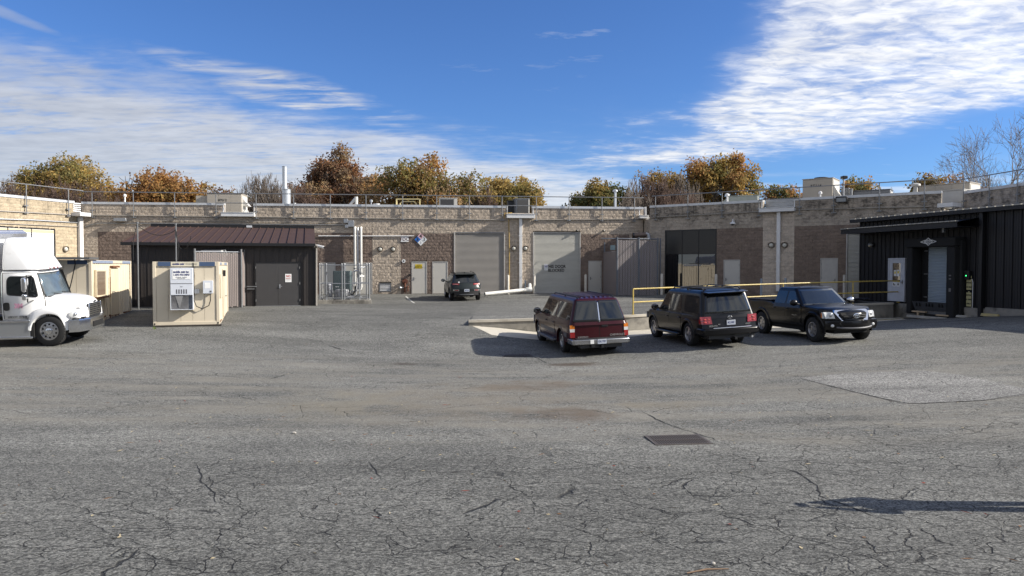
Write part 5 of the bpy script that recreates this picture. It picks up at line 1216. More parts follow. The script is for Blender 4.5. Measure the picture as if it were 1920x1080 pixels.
# pink slatted fence corner in front of the shed
fc = thing('slatted_fence', 'pinkish slatted chain-link fence corner between the beige container and shed', 'fence', (0, 0, 0))
F0, F1, F2 = at(366, 520, 35.3), at(450, 520, 36.6), at(459, 520, 37.6)
for q in (F0, F1, F2): q.z = 0
zf = g(F1.x, F1.y) + .05; zft = at(450, 472, 36.6).z
slat_run(fc, F0, F1, zf, zft, M_SLATP, .085, jag=.06); slat_run(fc, F1, F2, zf, zft, M_SLATP, .12)
for p in (F0, F1 + Vector((.08, 0, 0)), F2): MB().tube([(p.x, p.y - .03, zf - .1), (p.x, p.y - .03, zft + .12)], .05, 10).build('post', M_STEELD, fc)
MB().tube([(F0.x, F0.y, zft - .02), (F1.x, F1.y, zft - .02)], .03, 8).build('top_rail', M_STEEL, fc)
tn_ = thing('equipment_tank', 'pipework and pale lid of equipment just showing above the pink slatted fence', 'equipment', (at(400, 470, 36.9).x, 36.9, zf))
tp = zft - zf; MB().rbox((0, 0, tp / 2), (1.1, .6, tp - .1), .05).build('body', M_STEEL, tn_, bevel=.03); MB().cbox((0, 0, tp + .03), (1.0, .6, .06)).build('lid', M_WHITEM, tn_); MB().tube([(-.7, 0, .3), (-.7, 0, tp), (-.4, 0, tp + .1), (.6, 0, tp + .08), (.7, 0, tp - .2)], .03, 6).build('pipe', M_STEELD, tn_)

# ================================================================== beige office containers
M_CONT = mat('cream container paint', (.58, .51, .39), .5, col2=(.52, .455, .345), nscale=1.3, dirt=((.22, .13, .07), .5, 2.6, .66))
M_CONTW = mat('streaked container paint', (.64, .56, .41), .5, col2=(.50, .42, .29), nscale=2, stretch=(2, 2, .3), dirt=((.16, .085, .045), .8, 3.2, .60))
M_CONTB = mat('blue grey band', (.05, .085, .16), .5); M_RUSTY = mat('rust', (.17, .075, .035), .9, col2=(.08, .04, .02), nscale=10)
M_AC = mat('pale grey enamel', (.58, .61, .66), .4, col2=(.52, .55, .60)); M_TIMB = mat('dark timber', (.035, .03, .025), .9, bump=.4)
def container(loc, axis, wd, ln, ht, name, label, corr_side, mm, mside):
    """origin at front right bottom corner; x to the left is negative, y runs back along the axis"""
    rz = math.atan2(axis[1], axis[0]) - math.pi / 2
    t = thing(name, label, 'container', loc, rz)
    e = .12
    for x_, y_ in ((-wd, 0), (-e, 0), (-wd, ln - e), (-e, ln - e)): MB().box(x_, x_ + e, y_, y_ + e, 0, ht).build('corner_post', mm, t, bevel=.012)
    MB().box(-wd + e, -e, .0, e, .0, .13).box(-wd + e, -e, 0, e, ht - .17, ht).box(-wd + e, -e, ln - e, ln, 0, .13).box(-wd + e, -e, ln - e, ln, ht - .15, ht).box(-e, -.0, e, ln - e, 0, .12).box(-e, 0, e, ln - e, ht - .13, ht).box(-wd, -wd + e, e, ln - e, 0, .12).box(-wd, -wd + e, e, ln - e, ht - .13, ht).build('frame_rail', mm, t, bevel=.01)
    ps = MB(); n = 5; w1 = (wd - 2 * e) / n
    pm_ = MB().box(.005, w1 - .005, .03, .06, 0, ht - .30).mesh('front_panel', mm, 0)
    for k in range(n): shared('front_panel', pm_, t, (-wd + e + k * w1, 0, .13))
    MB().box(-wd + e, -e, .055, .10, .13, ht - .17).build('front_core', mm, t)
    MB().box(-wd + .03, -.03, .05, ln - .05, ht - .05, ht - .01).box(-wd + .03, -.03, .05, ln - .05, .05, .1).box(-wd + .03, -wd + .06, .1, ln - .1, .1, ht - .1).box(-wd + .1, -.1, ln - .06, ln - .03, .1, ht - .1).build('shell', mm, t)
    # corrugated side
    pts = []; k = 0; y = e; p_ = .26
    while y < ln - e - .02:
        for d_, s_ in ((-.065, 0), (-.065, .09), (-.03, .13), (-.03, .22)): pts.append((d_, min(y + s_, ln - e)))
        y += p_
    vs = [(x, yy, z) for x, yy in pts for z in (.12, ht - .13)]
    MB().add(vs, [(2 * i, 2 * i + 2, 2 * i + 3, 2 * i + 1) for i in range(len(pts) - 1)]).build('corrugated_side', mside, t, smooth=0)
    MB().box(-wd + .2, -.15, -.02, .02, ht - .17, ht - .005).build('header_band', M_CONTB, t)
    ck = MB()
    for x in (-wd + .06, -.06): ck.sphere((x, -.004, .06), (.028, .008, .038), 8, 6)
    kind(ck.build('casting_hole', M_DARK, t), 'stuff')
    return t
def window_unit(t, x0, y, z0, wd, ht, dp):
    """tall wall-hung air conditioner with vents and an open lower bay"""
    a = holder('air_conditioner', t, (x0, y, z0)); wt = .02
    MB().box(0, wd, -dp, 0, ht * .35, ht).build('cabinet', M_AC, a, bevel=.015)
    MB().box(0, wt, -dp, 0, 0, ht * .35).box(wd - wt, wd, -dp, 0, 0, ht * .35).box(wt, wd - wt, -dp, 0, 0, wt).box(wt, wd - wt, -.03, 0, wt, ht * .35).build('open_bay', M_AC, a)
    MB().add([(wt + .02, -dp + .06, wt), (wd * .8, -dp + .06, wt), (wd * .8, -dp + .02, ht * .34), (wt + .02, -dp + .02, ht * .34)], [(0, 1, 2, 3)]).build('coil_guard', mat('dark coil', (.05, .05, .052), .5, col2=(.16, .16, .165), nscale=2.2, namt=1.), a)
    MB().add([(wd * .22, -dp + .02, ht * .33), (wd * .55, -dp + .02, ht * .33), (wd * .42, -dp + .035, .1), (wd * .37, -dp + .035, .1)], [(0, 1, 2, 3)]).build('torn_flap', mat('grey flap', (.22, .22, .22), .6), a)
    vt = MB().box(-.022, .022, -dp - .004, -dp + .01, 0, .17).mesh('vent_slot', mat('slot', (.10, .10, .11), .7), 0)
    for k in range(5): shared('vent_slot', vt, a, (wd * .28 + k * .085, 0, ht * .385))
    MB().box(.01, wd - .01, -dp - .006, -dp, ht * .62, ht * .635).build('seam', M_STEELD, a)
    MB().box(wd * .10, wd * .88, -dp - .008, -dp, ht * .73, ht * .96).build('name_plate', M_SIGNW, a)
    text('mobile mini inc.', .115, M_NAVY, a, (wd * .49, -dp - .011, ht * .905), bold=.035, shear=.25, sx=.78); text('1-800-950-MINI', .105, M_NAVY, a, (wd * .49, -dp - .011, ht * .835), bold=.015, shear=.2, sx=.84)
    text('STORAGE  OFFICES', .045, M_STEELD, a, (wd * .49, -dp - .011, ht * .775)); text('LEASE AND SALES', .035, M_STEELD, a, (wd * .49, -dp - .011, ht * .75))
    text('AC', .07, M_STEELD, a, (wd * .49, -dp - .005, ht * .555), shear=.3)
    return a
HC = 2.44
A1 = (-.30, .954); fr = at(412, 608, 29.1); z1 = at(412, 608, 29.1).z
c1 = container((fr.x, fr.y, z1), A1, 2.37, 5.5, HC, 'storage_container', 'cream office container with wall air conditioner and blue top band standing alone', True, M_CONT, M_CONT)
MB().box(-2.3, .06, -.12, .2, g(fr.x, fr.y) - z1 - .05, -.003).build('timber_sill', M_TIMB, c1); MB().box(-2.3, .06, 4.9, 5.3, g(-13, 34.5) - z1 - .1, -.003).build('timber_sill', M_TIMB, c1)
window_unit(c1, -1.72, .03, .60, .80, 1.60, .32)
MB().box(-1.72, -.72, -.03, -.021, HC - .17, HC - .01).build('name_strip', mat('cream plate', (.6, .55, .42), .5), c1)
text('mobile mini', .11, M_NAVY, c1, (-1.46, -.034, HC - .09), bold=.03, shear=.25, sx=.8); text('STORAGE AND OFFICES', .05, M_STEELD, c1, (-1.0, -.034, HC - .09), sx=.75)
bx = holder('breaker_box', c1, (-.40, .0, 1.22)); MB().rbox((0, -.07, .24), (.36, .16, .50), .02).build('case', M_AC, bx, bevel=.008); MB().cbox((-.02, -.153, .30), (.2, .004, .22)).build('label', M_SIGNW, bx); MB().cbox((.1, -.155, .07), (.06, .012, .06)).build('latch', M_STEELD, bx)
MB().rbox((-.80, -.06, 1.30), (.17, .12, .17), .02).build('socket_box', M_STEEL, c1)
MB().tube([(-1.02, .1, HC + .03), (-.93, -.03, HC - .05), (-.90, -.05, 1.9), (-.92, -.05, 1.2), (-.92, -.06, .98), (-.83, -.07, .72), (-.62, -.08, .62), (-.38, -.08, .74), (-.32, -.07, .95), (-.33, -.06, 1.22)], .018, 7).build('cable', M_RUBBER, c1)
# fittings on its right side: door and window strip
sd = holder('side_door', c1, (0, 0, 0)); MB().box(-.035, .01, 2.3, 3.2, .15, 2.15).build('leaf', M_CONT, sd, bevel=.01); MB().tube([(.02, 3.05, 1.0), (.08, 3.05, 1.0), (.08, 2.95, 1.0)], .02, 6).build('handle', M_STEELD, sd)
MB().box(-.03, .02, .7, 1.6, 1.0, 1.95).build('window_shutter', M_CONT, c1, bevel=.01); MB().box(0, .10, 2.1, 2.25, 1.85, 2.1).build('side_lamp', M_BLACK, c1); MB().box(-.01, .006, .5, 1.4, HC - .12, HC - .02).box(-.01, .006, 3.0, 4.6, HC - .12, HC - .02).build('side_band', mat('faded blue band', (.22, .26, .34), .6), c1)
rs = MB()
for k in range(26): y = random.uniform(.1, 5.3); rs.box(.001, .004, y, y + random.uniform(.02, .12), random.uniform(.02, .1), random.uniform(.12, .16))
kind(rs.build('rust_patches', M_RUSTY, c1), 'stuff')

A2 = (-.205, .979); fr2 = at(173.5, 605, 29.0)
c2 = container((fr2.x, fr2.y, fr2.z), A2, 2.45, 5.25, HC, 'storage_container', 'rust streaked cream container behind the white truck with a barred window', True, M_CONT, M_CONTW)
MB().box(-2.3, .04, -.05, .2, -.5, -.003).box(-2.3, .04, 4.6, 5.0, -.5, -.003).build('timber_sill', M_TIMB, c2)
window_unit(c2, -1.95, .03, .50, .80, 1.66, .32)
bx = holder('breaker_box', c2, (-.42, .0, .52)); MB().rbox((0, -.08, .3), (.42, .18, .56), .02).build('case', M_AC, bx, bevel=.008); MB().cbox((-.0, -.173, .34), (.24, .004, .32)).build('label', M_WARN, bx)
MB().rbox((-.82, -.06, .62), (.2, .12, .18), .02).build('socket_box', M_STEELD, c2); MB().tube([(-.5, -.3, HC + .05), (-.55, -.08, HC - .15), (-.7, -.06, 1.6), (-.92, -.07, .72)], .02, 7).build('cable', M_RUBBER, c2)
MB().box(-2.6, .1, -.55, .5, HC + .02, HC + .10).build('roof_board', mat('grey roof board', (.10, .10, .10), .5), c2)
MB().box(-2.2, -.85, -.03, -.021, HC - .17, HC - .01).build('name_strip', MATS['cream plate'], c2); text('mobile mini', .1, M_NAVY, c2, (-1.85, -.034, HC - .09), shear=.2, sx=.7); text('STORAGE', .08, M_NAVY, c2, (-1.25, -.034, HC - .09), sx=.8)
ww = holder('barred_window', c2, (0, 0, 0)); MB().box(-.04, .03, .45, .52, .98, 2.05).box(-.04, .03, 1.55, 1.62, .98, 2.05).box(-.04, .03, .52, 1.55, .98, 1.04).box(-.04, .03, .52, 1.55, 1.99, 2.05).build('frame', M_CONTW, ww); MB().box(-.03, -.0, .52, 1.55, 1.04, 1.99).build('pane', mat('hazy pane', (.26, .25, .22), .2, col2=(.12, .12, .12), nscale=4, namt=1), ww)
brm = MB().tube([(.02, 0, 1.03), (.02, 0, 2.0)], .014, 5).mesh('bar', mat('rust stained bar', (.34, .27, .2), .7, col2=(.2, .11, .06), nscale=4, namt=.9))
for k in range(8): shared('bar', brm, ww, (0, .62 + k * .12, 0))
MB().box(.0, .12, .4, 1.66, .92, .98).build('sill', M_RUSTY, ww)
sd = holder('side_door', c2, (0, 0, 0)); MB().box(-.035, .012, 2.3, 3.25, .14, 2.12).build('leaf', M_CONTW, sd, bevel=.008); MB().box(-.02, .10, 2.3, 3.2, 2.14, 2.22).build('drip_rail', M_RUSTY, sd); MB().tube([(.02, 2.42, 1.12), (.09, 2.42, 1.12), (.09, 2.54, 1.1)], .022, 6).build('handle', M_STEELD, sd)
MB().tube([(.03, 2.1, .9), (.03, 2.1, 1.75)], .02, 6).build('rusty_conduit', M_RUSTY, c2); MB().box(-.01, .006, .1, 2.6, HC - .125, HC - .015).box(-.01, .006, 3.9, 5.1, HC - .125, HC - .015).build('side_band', MATS['faded blue band'], c2)
rs = MB()
for k in range(60): y = random.uniform(.1, 5.1); h_ = random.uniform(.02, .35) if k % 3 == 0 else .05; rs.box(-.062, .003 if h_ < .06 else -.058, y, y + random.uniform(.01, .08), .02, .13 + h_)
kind(rs.build('rust_patches', M_RUSTY, c2), 'stuff')

# poles and overhead cables by the containers
def pole(px, py_top, Y, label):
    p = at(px, py_top, Y); z0 = g(p.x, p.y)
    t = thing('cable_pole', label, 'pole', (p.x, p.y, z0), 0, 'thin steel cable poles by the containers'); MB().tube([(0, 0, -.1), (0, 0, p.z - z0)], .036, 8).build('pole', M_STEELD, t); MB().tube([(0, 0, p.z - z0 - .02), (0, 0, p.z - z0 + .05)], .055, 8).build('cap', M_STEELD, t); return p
pA = pole(257.5, 418, 34.6, 'thin steel cable pole behind the rust streaked container'); pB = pole(329.5, 421, 35.2, 'thin steel cable pole behind the cream container with the air conditioner')
def cable(pts, sag, label, r=.016):
    path = []
    for a, b in zip(pts, pts[1:]):
        for i in range(10):
            t = i / 10; q = a.lerp(b, t); q.z -= sag * 4 * t * (1 - t); path.append(q)
    path.append(pts[-1]); tag(MB().tube(path, r, 5).build('cable', M_RUBBER), label, 'cable')
cable([pA + Vector((0, 0, -.1)), pB + Vector((0, 0, -.25))], .35, 'black cable slung between the two thin poles')
cable([pA + Vector((0, -.05, -.1)), at(250, 450, 34.3), at(250, 488, 34.0)], -.02, 'black cable hanging beside the left thin pole')
cable([pB + Vector((0, -.05, -.2)), at(335, 460, 34.9), at(345, 467, 34.8), at(353, 458, 34.7), at(358, 443, 34.7)], .10, 'black cable loop drooping right of the second thin pole')
cable([pB + Vector((.02, 0, -.3)), at(335, 470, 35), at(333, 488, 34.8)], -.02, 'black cable running down beside the second thin pole')
t = tag(MB().add([(0, 0, 0), (.06, .02, .08), (.02, .03, .12), (-.03, .0, .10), (.10, .02, .03), (-.09, .02, .06), (-.05, .05, .03)], [(0, 1, 2), (0, 2, 3), (0, 4, 1), (0, 5, 6)]).build('weed', mat('weed green', (.10, .13, .04), .9), loc=on_ground(288, 618)), 'small green weed at the corner of the cream container', 'weed')

# white line on the paving by the enclosure
kind(strip_along('painted_line', [on_ground(761, 555.5), on_ground(777, 568.5)], .10, .006, mat('worn white line', (.5, .49, .45), .8), 0, False), 'structure')
# ================================================================== vehicles
def paint(name, col, rough=.28, metal=0.):
    m = mat(name, col, rough, metal, col2=tuple(c * .85 + .001 for c in col), nscale=1.5, namt=.5, coat=.22, spec=.25)
    return m
P_BLACK = paint('black car paint', (.004, .004, .005)); P_MAROON = paint('maroon car paint', (.036, .003, .0055)); P_GREEN = paint('dark green grey car paint', (.022, .028, .028)); P_WHITE = mat('white truck paint', (.78, .78, .775), .3, col2=(.70, .695, .68), nscale=1.1, namt=.7, coat=.4, dirt=((.42, .39, .34), .35, 2.4, .58))
M_CGLASS = mat('car glass', (.016, .019, .021), .03, ior=1.6, namt=.3); M_TYRE = mat('tyre rubber', (.016, .016, .016), .85, col2=(.028, .026, .024), nscale=8, bump=.3)
M_ALLOY = mat('alloy wheel', (.50, .50, .51), .32, .85, col2=(.36, .35, .34)); M_CHROME = mat('chrome', (.75, .76, .78), .12, 1.); M_PLASTIC = mat('black trim plastic', (.018, .018, .019), .55)
M_GREYTRIM = mat('grey trim', (.10, .10, .11), .5); M_TAIL = mat('red lamp lens', (.27, .008, .009), .12, coat=1); M_AMBER = mat('orange lens', (.60, .17, .012), .25); M_CLEAR = mat('clear lamp lens', (.62, .63, .62), .08, coat=1, col2=(.4, .4, .4), nscale=9); M_PLATE = mat('number plate', (.42, .45, .50), .35, col2=(.5, .54, .64)); M_UNDER = mat('underbody', (.01, .01, .01), .9)
def ip(tab, x): a = np.array(tab, float); return float(np.interp(x, a[:, 0], a[:, 1]))
class Car:
    def __init__(s, name, label, cat, W, xf, xr, axf, axr, Rw, top, bot, sec, plan, pmat, arch=.10, bf=.18, br=.08, fdx=((0, 0),), rdx=((0, 0),), crown=.03, bed=None, endl=.6):
        s.__dict__.update(W=W, xf=xf, xr=xr, ax=(axf, axr), Rw=Rw, top=top, bot=bot, sec=sec, plan=plan, P=pmat, bf=bf, br=br, fdx=fdx, rdx=rdx, crown=crown, bed=bed, Ra=Rw + arch, endl=endl)
        s.t = thing(name, label, cat); s.body()
    def hw(s, x): return s.W / 2 * ip(s.plan, x)
    def sy(s, x, z): return s.hw(x) * ip(s.sec, z)
    def warp(s, x, y, z):
        k = min(1, abs(y) / max(s.hw(x), .01)) ** 2
        a = max(0, (x - (s.xf - s.endl)) / s.endl) ** 1.5; b = max(0, ((s.xr + s.endl) - x) / s.endl) ** 1.5
        return (x + a * (-s.bf * k + ip(s.fdx, z)) + b * (s.br * k + ip(s.rdx, z)), y, z)
    def zb(s, x):
        z = ip(s.bot, x)
        for a in s.ax:
            d = abs(x - a)
            if d < s.Ra: z = max(z, s.Rw + math.sqrt(s.Ra ** 2 - d * d) * 1.0)
        return z
    def body(s):
        xs = list(np.linspace(s.xr, s.xf, 60))
        for a in s.ax: xs += [a + s.Ra * math.sin(q) * .9999 for q in np.linspace(-math.pi / 2, math.pi / 2, 17)] + [a - s.Ra * 1.001, a + s.Ra * 1.001]
        xs = sorted(xs); lv = [0, .08, .2, .35, .5, .65, .78, .88, .95, 1.0]; nc = 9; rows = []
        for x in xs:
            zb, zt = s.zb(x), ip(s.top, x); R_ = []
            for l in lv:
                z = zb + (zt - zb) * l; y = s.sy(x, z) * (.965 if l == 1 else (.99 if l == .95 else 1)); R_.append((y, z))
            pts = [(-y, z) for y, z in R_]; yt = R_[-1][0]
            for i in range(1, nc - 1): q = -1 + 2 * i / (nc - 1); pts.append((q * yt, zt + s.crown * (1 - q * q)))
            pts += [(y, z) for y, z in R_[::-1]]
            rows.append([s.warp(x, y, z) for y, z in pts])
        m = MB(); n = len(rows[0]); nl = len(lv)
        m.v = [p for r_ in rows for p in r_]
        for i in range(len(rows) - 1):
            for k in range(n - 1):
                xm = (xs[i] + xs[i + 1]) / 2
                if s.bed and s.bed[0] < xm < s.bed[1] and nl <= k < n - nl - 1: continue
                m.f.append((i * n + k, i * n + k + 1, (i + 1) * n + k + 1, (i + 1) * n + k)); m.mi.append(0)
        for x, r_ in ((xs[0], rows[0]), (xs[-1], rows[-1])):
            zb, zt = s.zb(x), ip(s.top, x); vs = []
            for j, l in enumerate(lv):
                yy = r_[n - 1 - j][1]
                for i in range(nc):
                    q = -1 + 2 * i / (nc - 1); z = zb + (zt - zb) * l + (s.crown * (1 - q * q) if l == 1 else 0); vs.append(s.warp(x, q * yy, z))
            m.add(vs, [(j * nc + i, j * nc + i + 1, (j + 1) * nc + i + 1, (j + 1) * nc + i) for j in range(nl - 1) for i in range(nc - 1)])
        me = m.mesh('body', s.P, 0)
        bm = bmesh.new(); bm.from_mesh(me); bmesh.ops.remove_doubles(bm, verts=bm.verts, dist=.002); bmesh.ops.recalc_face_normals(bm, faces=bm.faces); bm.to_mesh(me); bm.free()
        me.polygons.foreach_set('use_smooth', [True] * len(me.polygons)); me.set_sharp_from_angle(angle=R(38))
        shared('body', me, s.t)
        a, b = s.ax; u = MB(); w_ = s.W / 2
        zmx = ip(s.top, 0) - .12
        u.box(s.xr + .15, s.xf - .2, -(w_ - .36), w_ - .36, .30, .85).box(b + s.Ra + .02, a - s.Ra - .02, -w_ + .12, w_ - .12, .32, .55)
        u.tube([(a, -w_ + .2, s.Rw), (a, w_ - .2, s.Rw)], .06, 8).tube([(b, -w_ + .2, s.Rw), (b, w_ - .2, s.Rw)], .09, 8)
        u.build('underbody', M_UNDER, s.t)
        for c in s.ax:
            for sd in (-1, 1):
                li = MB()
                for i in range(10):
                    q0, q1 = math.pi * i / 10, math.pi * (i + 1) / 10; r_ = s.Ra + .005
                    y0, y1 = sd * (w_ - .06), sd * (w_ - .40)
                    li.add([(c + r_ * math.cos(q0), y0, s.Rw + r_ * math.sin(q0)), (c + r_ * math.cos(q1), y0, s.Rw + r_ * math.sin(q1)), (c + r_ * math.cos(q1), y1, s.Rw + r_ * math.sin(q1)), (c + r_ * math.cos(q0), y1, s.Rw + r_ * math.sin(q0))], [(0, 1, 2, 3)])
                li.build('wheel_well', M_UNDER, s.t)
    def cabin(s, xA, xB, xC, xD, zB, zR, wb, wr, r=.16, bul=.12, rbul=.06, m=None, crown=.05):
        s.c = (xA, xB, xC, xD, zB, zR, wb, wr, bul, rbul)
        def ring(xf, xr, w_, z, r_, bf, brr):
            pts = []; nf = 8
            for i in range(nf + 1): y = -(w_ - r_) + 2 * (w_ - r_) * i / nf; pts.append((xf - bf * (y / w_) ** 2, y))
            x1 = xf - bf * ((w_ - r_) / w_) ** 2
            for i in range(1, 5): q = math.pi / 2 * i / 5; pts.append((x1 - r_ + r_ * math.cos(q), w_ - r_ + r_ * math.sin(q)))
            x2 = xr + brr * ((w_ - r_) / w_) ** 2
            for i in range(0, 11): pts.append((x1 - r_ + (x2 + r_ - x1 + r_) * i / 10, w_))
            for i in range(1, 5): q = math.pi / 2 * i / 5; pts.append((x2 + r_ - r_ * math.sin(q), w_ - r_ + r_ * math.cos(q)))
            for i in range(nf + 1): y = (w_ - r_) - 2 * (w_ - r_) * i / nf; pts.append((xr + brr * (y / w_) ** 2, y))
            for i in range(1, 5): q = math.pi / 2 * i / 5; pts.append((x2 + r_ - r_ * math.cos(q), -(w_ - r_) - r_ * math.sin(q)))
            for i in range(0, 11): pts.append((x2 + r_ + (x1 - r_ - x2 - r_) * i / 10, -w_))
            for i in range(1, 5): q = math.pi / 2 * i / 5; pts.append((x1 - r_ + r_ * math.sin(q), -(w_ - r_) - r_ * math.cos(q)))
            return [(x, y, z) for x, y in pts]
        H = zR - zB; rs = []
        for t in (-.12, 0, .25, .5, .75, .9): rs.append(ring(*s.cxy(t), zB + H * t, r * (1 - .25 * t), bul, rbul))
        for t, ins, up in ((.96, .012, .965), (1, .05, 1.), (1, .13, 1.0 + .25 * crown / H), (1, .30, 1 + .7 * crown / H), (1, .55, 1 + crown / H)):
            a, b, w_ = s.cxy(min(t, .97)); rs.append(ring(a - ins, b + ins, w_ - ins, zB + H * up, r * .75, bul, rbul))
        mb = MB(); n = len(rs[0]); mb.v = [p for q in rs for p in q]
        for i in range(len(rs) - 1):
            for k in range(n): mb.f.append((i * n + k, i * n + (k + 1) % n, (i + 1) * n + (k + 1) % n, (i + 1) * n + k)); mb.mi.append(0)
        mb.f.append([(len(rs) - 1) * n + k for k in range(n)]); mb.mi.append(0)
        mb.build('roof', m or s.P, s.t, smooth=40)
    def cxy(s, t):
        xA, xB, xC, xD, zB, zR, wb, wr, _, _ = s.c
        return xA + (xB - xA) * t, xD + (xC - xD) * t, wb + (wr - wb) * t
    def sidewin(s, pts, r=.05, name='side_window', m=None, off=.006, sides=(-1, 1)):
        zB, zR = s.c[4], s.c[5]; P = rpoly(pts, r, 3)
        for sd in sides:
            f = lambda x, z: (x, sd * (s.cxy((z - zB) / (zR - zB))[2] + off), z)
            g_ = lambda x, z: (x, sd * (s.cxy((z - zB) / (zR - zB))[2] - .02), z)
            n = len(P); MB().add([f(*p) for p in P] + [g_(*p) for p in P], [list(range(n))] + [(i, i + n, (i + 1) % n + n, (i + 1) % n) for i in range(n)]).build(name, m or M_CGLASS, s.t, smooth=20)
    def endwin(s, front, y0, y1, t0, t1, name, m=None, off=.008, inset=0., r=.06, yb=None):
        """windscreen or rear window: rounded patch over the end of the cabin; y as fractions of the cabin half width"""
        bul = s.c[8] if front else s.c[9]; H = s.c[5] - s.c[4]
        mb = MB(); nu, nv = 14, 8
        def fn(u, v):
            t = t0 + (t1 - t0) * v; a, b, w_ = s.cxy(t)
            k = 1 - max(0, abs(v - .5) * 2 - .86) * .25
            ya, yb_ = y0 * (w_ - .05), y1 * (w_ - .05); y = ya + (yb_ - ya) * u; q = (y / w_) ** 2
            x = (a - bul * q + off) if front else (b + bul * q - off)
            return (x, y, s.c[4] + H * t)
        mb.grid(fn, nu, nv); o = mb.build(name, m or M_CGLASS, s.t, smooth=60)
        md = o.modifiers.new('thickness', 'SOLIDIFY'); md.thickness = .012; md.offset = -1 if True else 0
        return o
    def side(s, x0, x1, z0, z1, off, name, m, sides=(-1, 1), nx=10, nz=5, slope=0., label=None, parent=None):
        for sd in sides:
            mb = MB(); fn = lambda u, v: (lambda x, z: (lambda p: (p[0], sd * (abs(p[1]) + off), p[2]))(s.warp(x, s.sy(x, z), z)))(x0 + (x1 - x0) * u + slope * v, z0 + (z1 - z0) * v)
            fi = lambda u, v: (lambda p: (p[0], p[1] - sd * (off + .02), p[2]))(fn(u, v))
            mb.grid(fn, nx, nz)
            ed = [(i / nx, 0) for i in range(nx)] + [(1, j / nz) for j in range(nz)] + [(1 - i / nx, 1) for i in range(nx)] + [(0, 1 - j / nz) for j in range(nz)]
            n = len(ed); mb.add([fn(*e) for e in ed] + [fi(*e) for e in ed], [(i, (i + 1) % n, (i + 1) % n + n, i + n) for i in range(n)])
            mb.build(name, m, parent or s.t, smooth=30)
    def end(s, front, y0, y1, z0, z1, off, name, m, parent=None, skew=0., ny=8, nz=4):
        X = s.xf if front else s.xr; sg = 1 if front else -1
        mb = MB(); fn = lambda u, v: (lambda p: (p[0] + sg * off, p[1], p[2]))(s.warp(X, y0 + (y1 - y0) * u + (skew * v if y0 + y1 > 0 else -skew * v), z0 + (z1 - z0) * v))
        fi = lambda u, v: (lambda p: (p[0] - sg * (off + .03), p[1], p[2]))(fn(u, v))
        mb.grid(fn, ny, nz)
        ed = [(i / ny, 0) for i in range(ny)] + [(1, j / nz) for j in range(nz)] + [(1 - i / ny, 1) for i in range(ny)] + [(0, 1 - j / nz) for j in range(nz)]
        n = len(ed); mb.add([fn(*e) for e in ed] + [fi(*e) for e in ed], [(i, (i + 1) % n, (i + 1) % n + n, i + n) for i in range(n)])
        return mb.build(name, m, parent or s.t, smooth=30)
    def endx(s, front, y, z, off=0.): p = s.warp(s.xf if front else s.xr, y, z); return p[0] + (off if front else -off)
    def wheels(s, wd=.25, spokes=5, rim=.62, rimmat=None, inset=.03, steer=0.):
        Rw = s.Rw; rm = rimmat or M_ALLOY
        for x in s.ax:
            for sd in (-1, 1):
                w_ = holder('wheel', s.t, (x, sd * (s.W / 2 - inset - wd / 2), Rw), steer if x == s.ax[0] else 0); h = wd / 2
                rr_ = Rw * rim
                MB().lathe([(rr_, -h * .8), (rr_ + .02, -h * .95), (Rw * .86, -h), (Rw * .97, -h * .8), (Rw, -h * .5), (Rw, h * .5), (Rw * .97, h * .8), (Rw * .86, h), (rr_ + .02, h * .95), (rr_, h * .8), (rr_ - .03, h * .3), (rr_ - .03, -h * .3)], 40, 'Y', close=True).build('tyre', M_TYRE, w_, smooth=35)
                tr = MB()
                for k in range(36):
                    q = 2 * math.pi * k / 36
                    for yy in (-.6, 0, .6): 
                        c, sn = math.cos(q + yy * .06), math.sin(q + yy * .06)
                        tr.add([(Rw * .985 * c - .016 * -sn * 1, h * (yy - .22), Rw * .985 * sn - .016 * c), (Rw * .985 * c + .016 * -sn, h * (yy - .22), Rw * .985 * sn + .016 * c), (Rw * .985 * c + .016 * -sn, h * (yy + .22), Rw * .985 * sn + .016 * c), (Rw * .985 * c - .016 * -sn, h * (yy + .22), Rw * .985 * sn - .016 * c),
                                (Rw * 1.008 * c - .013 * -sn, h * (yy - .2), Rw * 1.008 * sn - .013 * c), (Rw * 1.008 * c + .013 * -sn, h * (yy - .2), Rw * 1.008 * sn + .013 * c), (Rw * 1.008 * c + .013 * -sn, h * (yy + .2), Rw * 1.008 * sn + .013 * c), (Rw * 1.008 * c - .013 * -sn, h * (yy + .2), Rw * 1.008 * sn - .013 * c)], [(4, 5, 6, 7), (0, 1, 5, 4), (1, 2, 6, 5), (2, 3, 7, 6), (3, 0, 4, 7)])
                kind(tr.build('tread', M_TYRE, w_, smooth=0), 'stuff')
                yo = sd * h * .72; rmb = MB()
                rmb.lathe([(rr_ + .012, sd * h * .86), (rr_ - .018, sd * h * .9), (rr_ - .035, sd * h * .6), (rr_ - .03, sd * h * .2), (rr_ + .004, sd * h * .2)], 32, 'Y', close=True)
                for k in range(spokes):
                    q = 2 * math.pi * (k + .25) / spokes
                    for dq in (-.16, .16) if spokes <= 6 else (0,):
                        a0, a1 = q + dq * .55, q + dq * 1.15; r0, r1 = .05, rr_ - .02; hw_ = .032 if spokes <= 6 else .028
                        vs = []
                        for r_, a_, ww, dd in ((r0, a0, hw_ * 1.2, .0), (r1, a1, hw_ * .8, -.015)):
                            c, sn = math.cos(a_), math.sin(a_)
                            for e in (-1, 1):
                                for y in (yo + sd * dd, yo + sd * (dd - .04)): vs.append((r_ * c - sn * ww * e, y, r_ * sn + c * ww * e))
                        rmb.add(vs, [(0, 2, 6, 4), (1, 5, 7, 3), (0, 4, 5, 1), (2, 3, 7, 6), (4, 6, 7, 5), (0, 1, 3, 2)])
                rmb.build('rim', rm, w_, smooth=30)
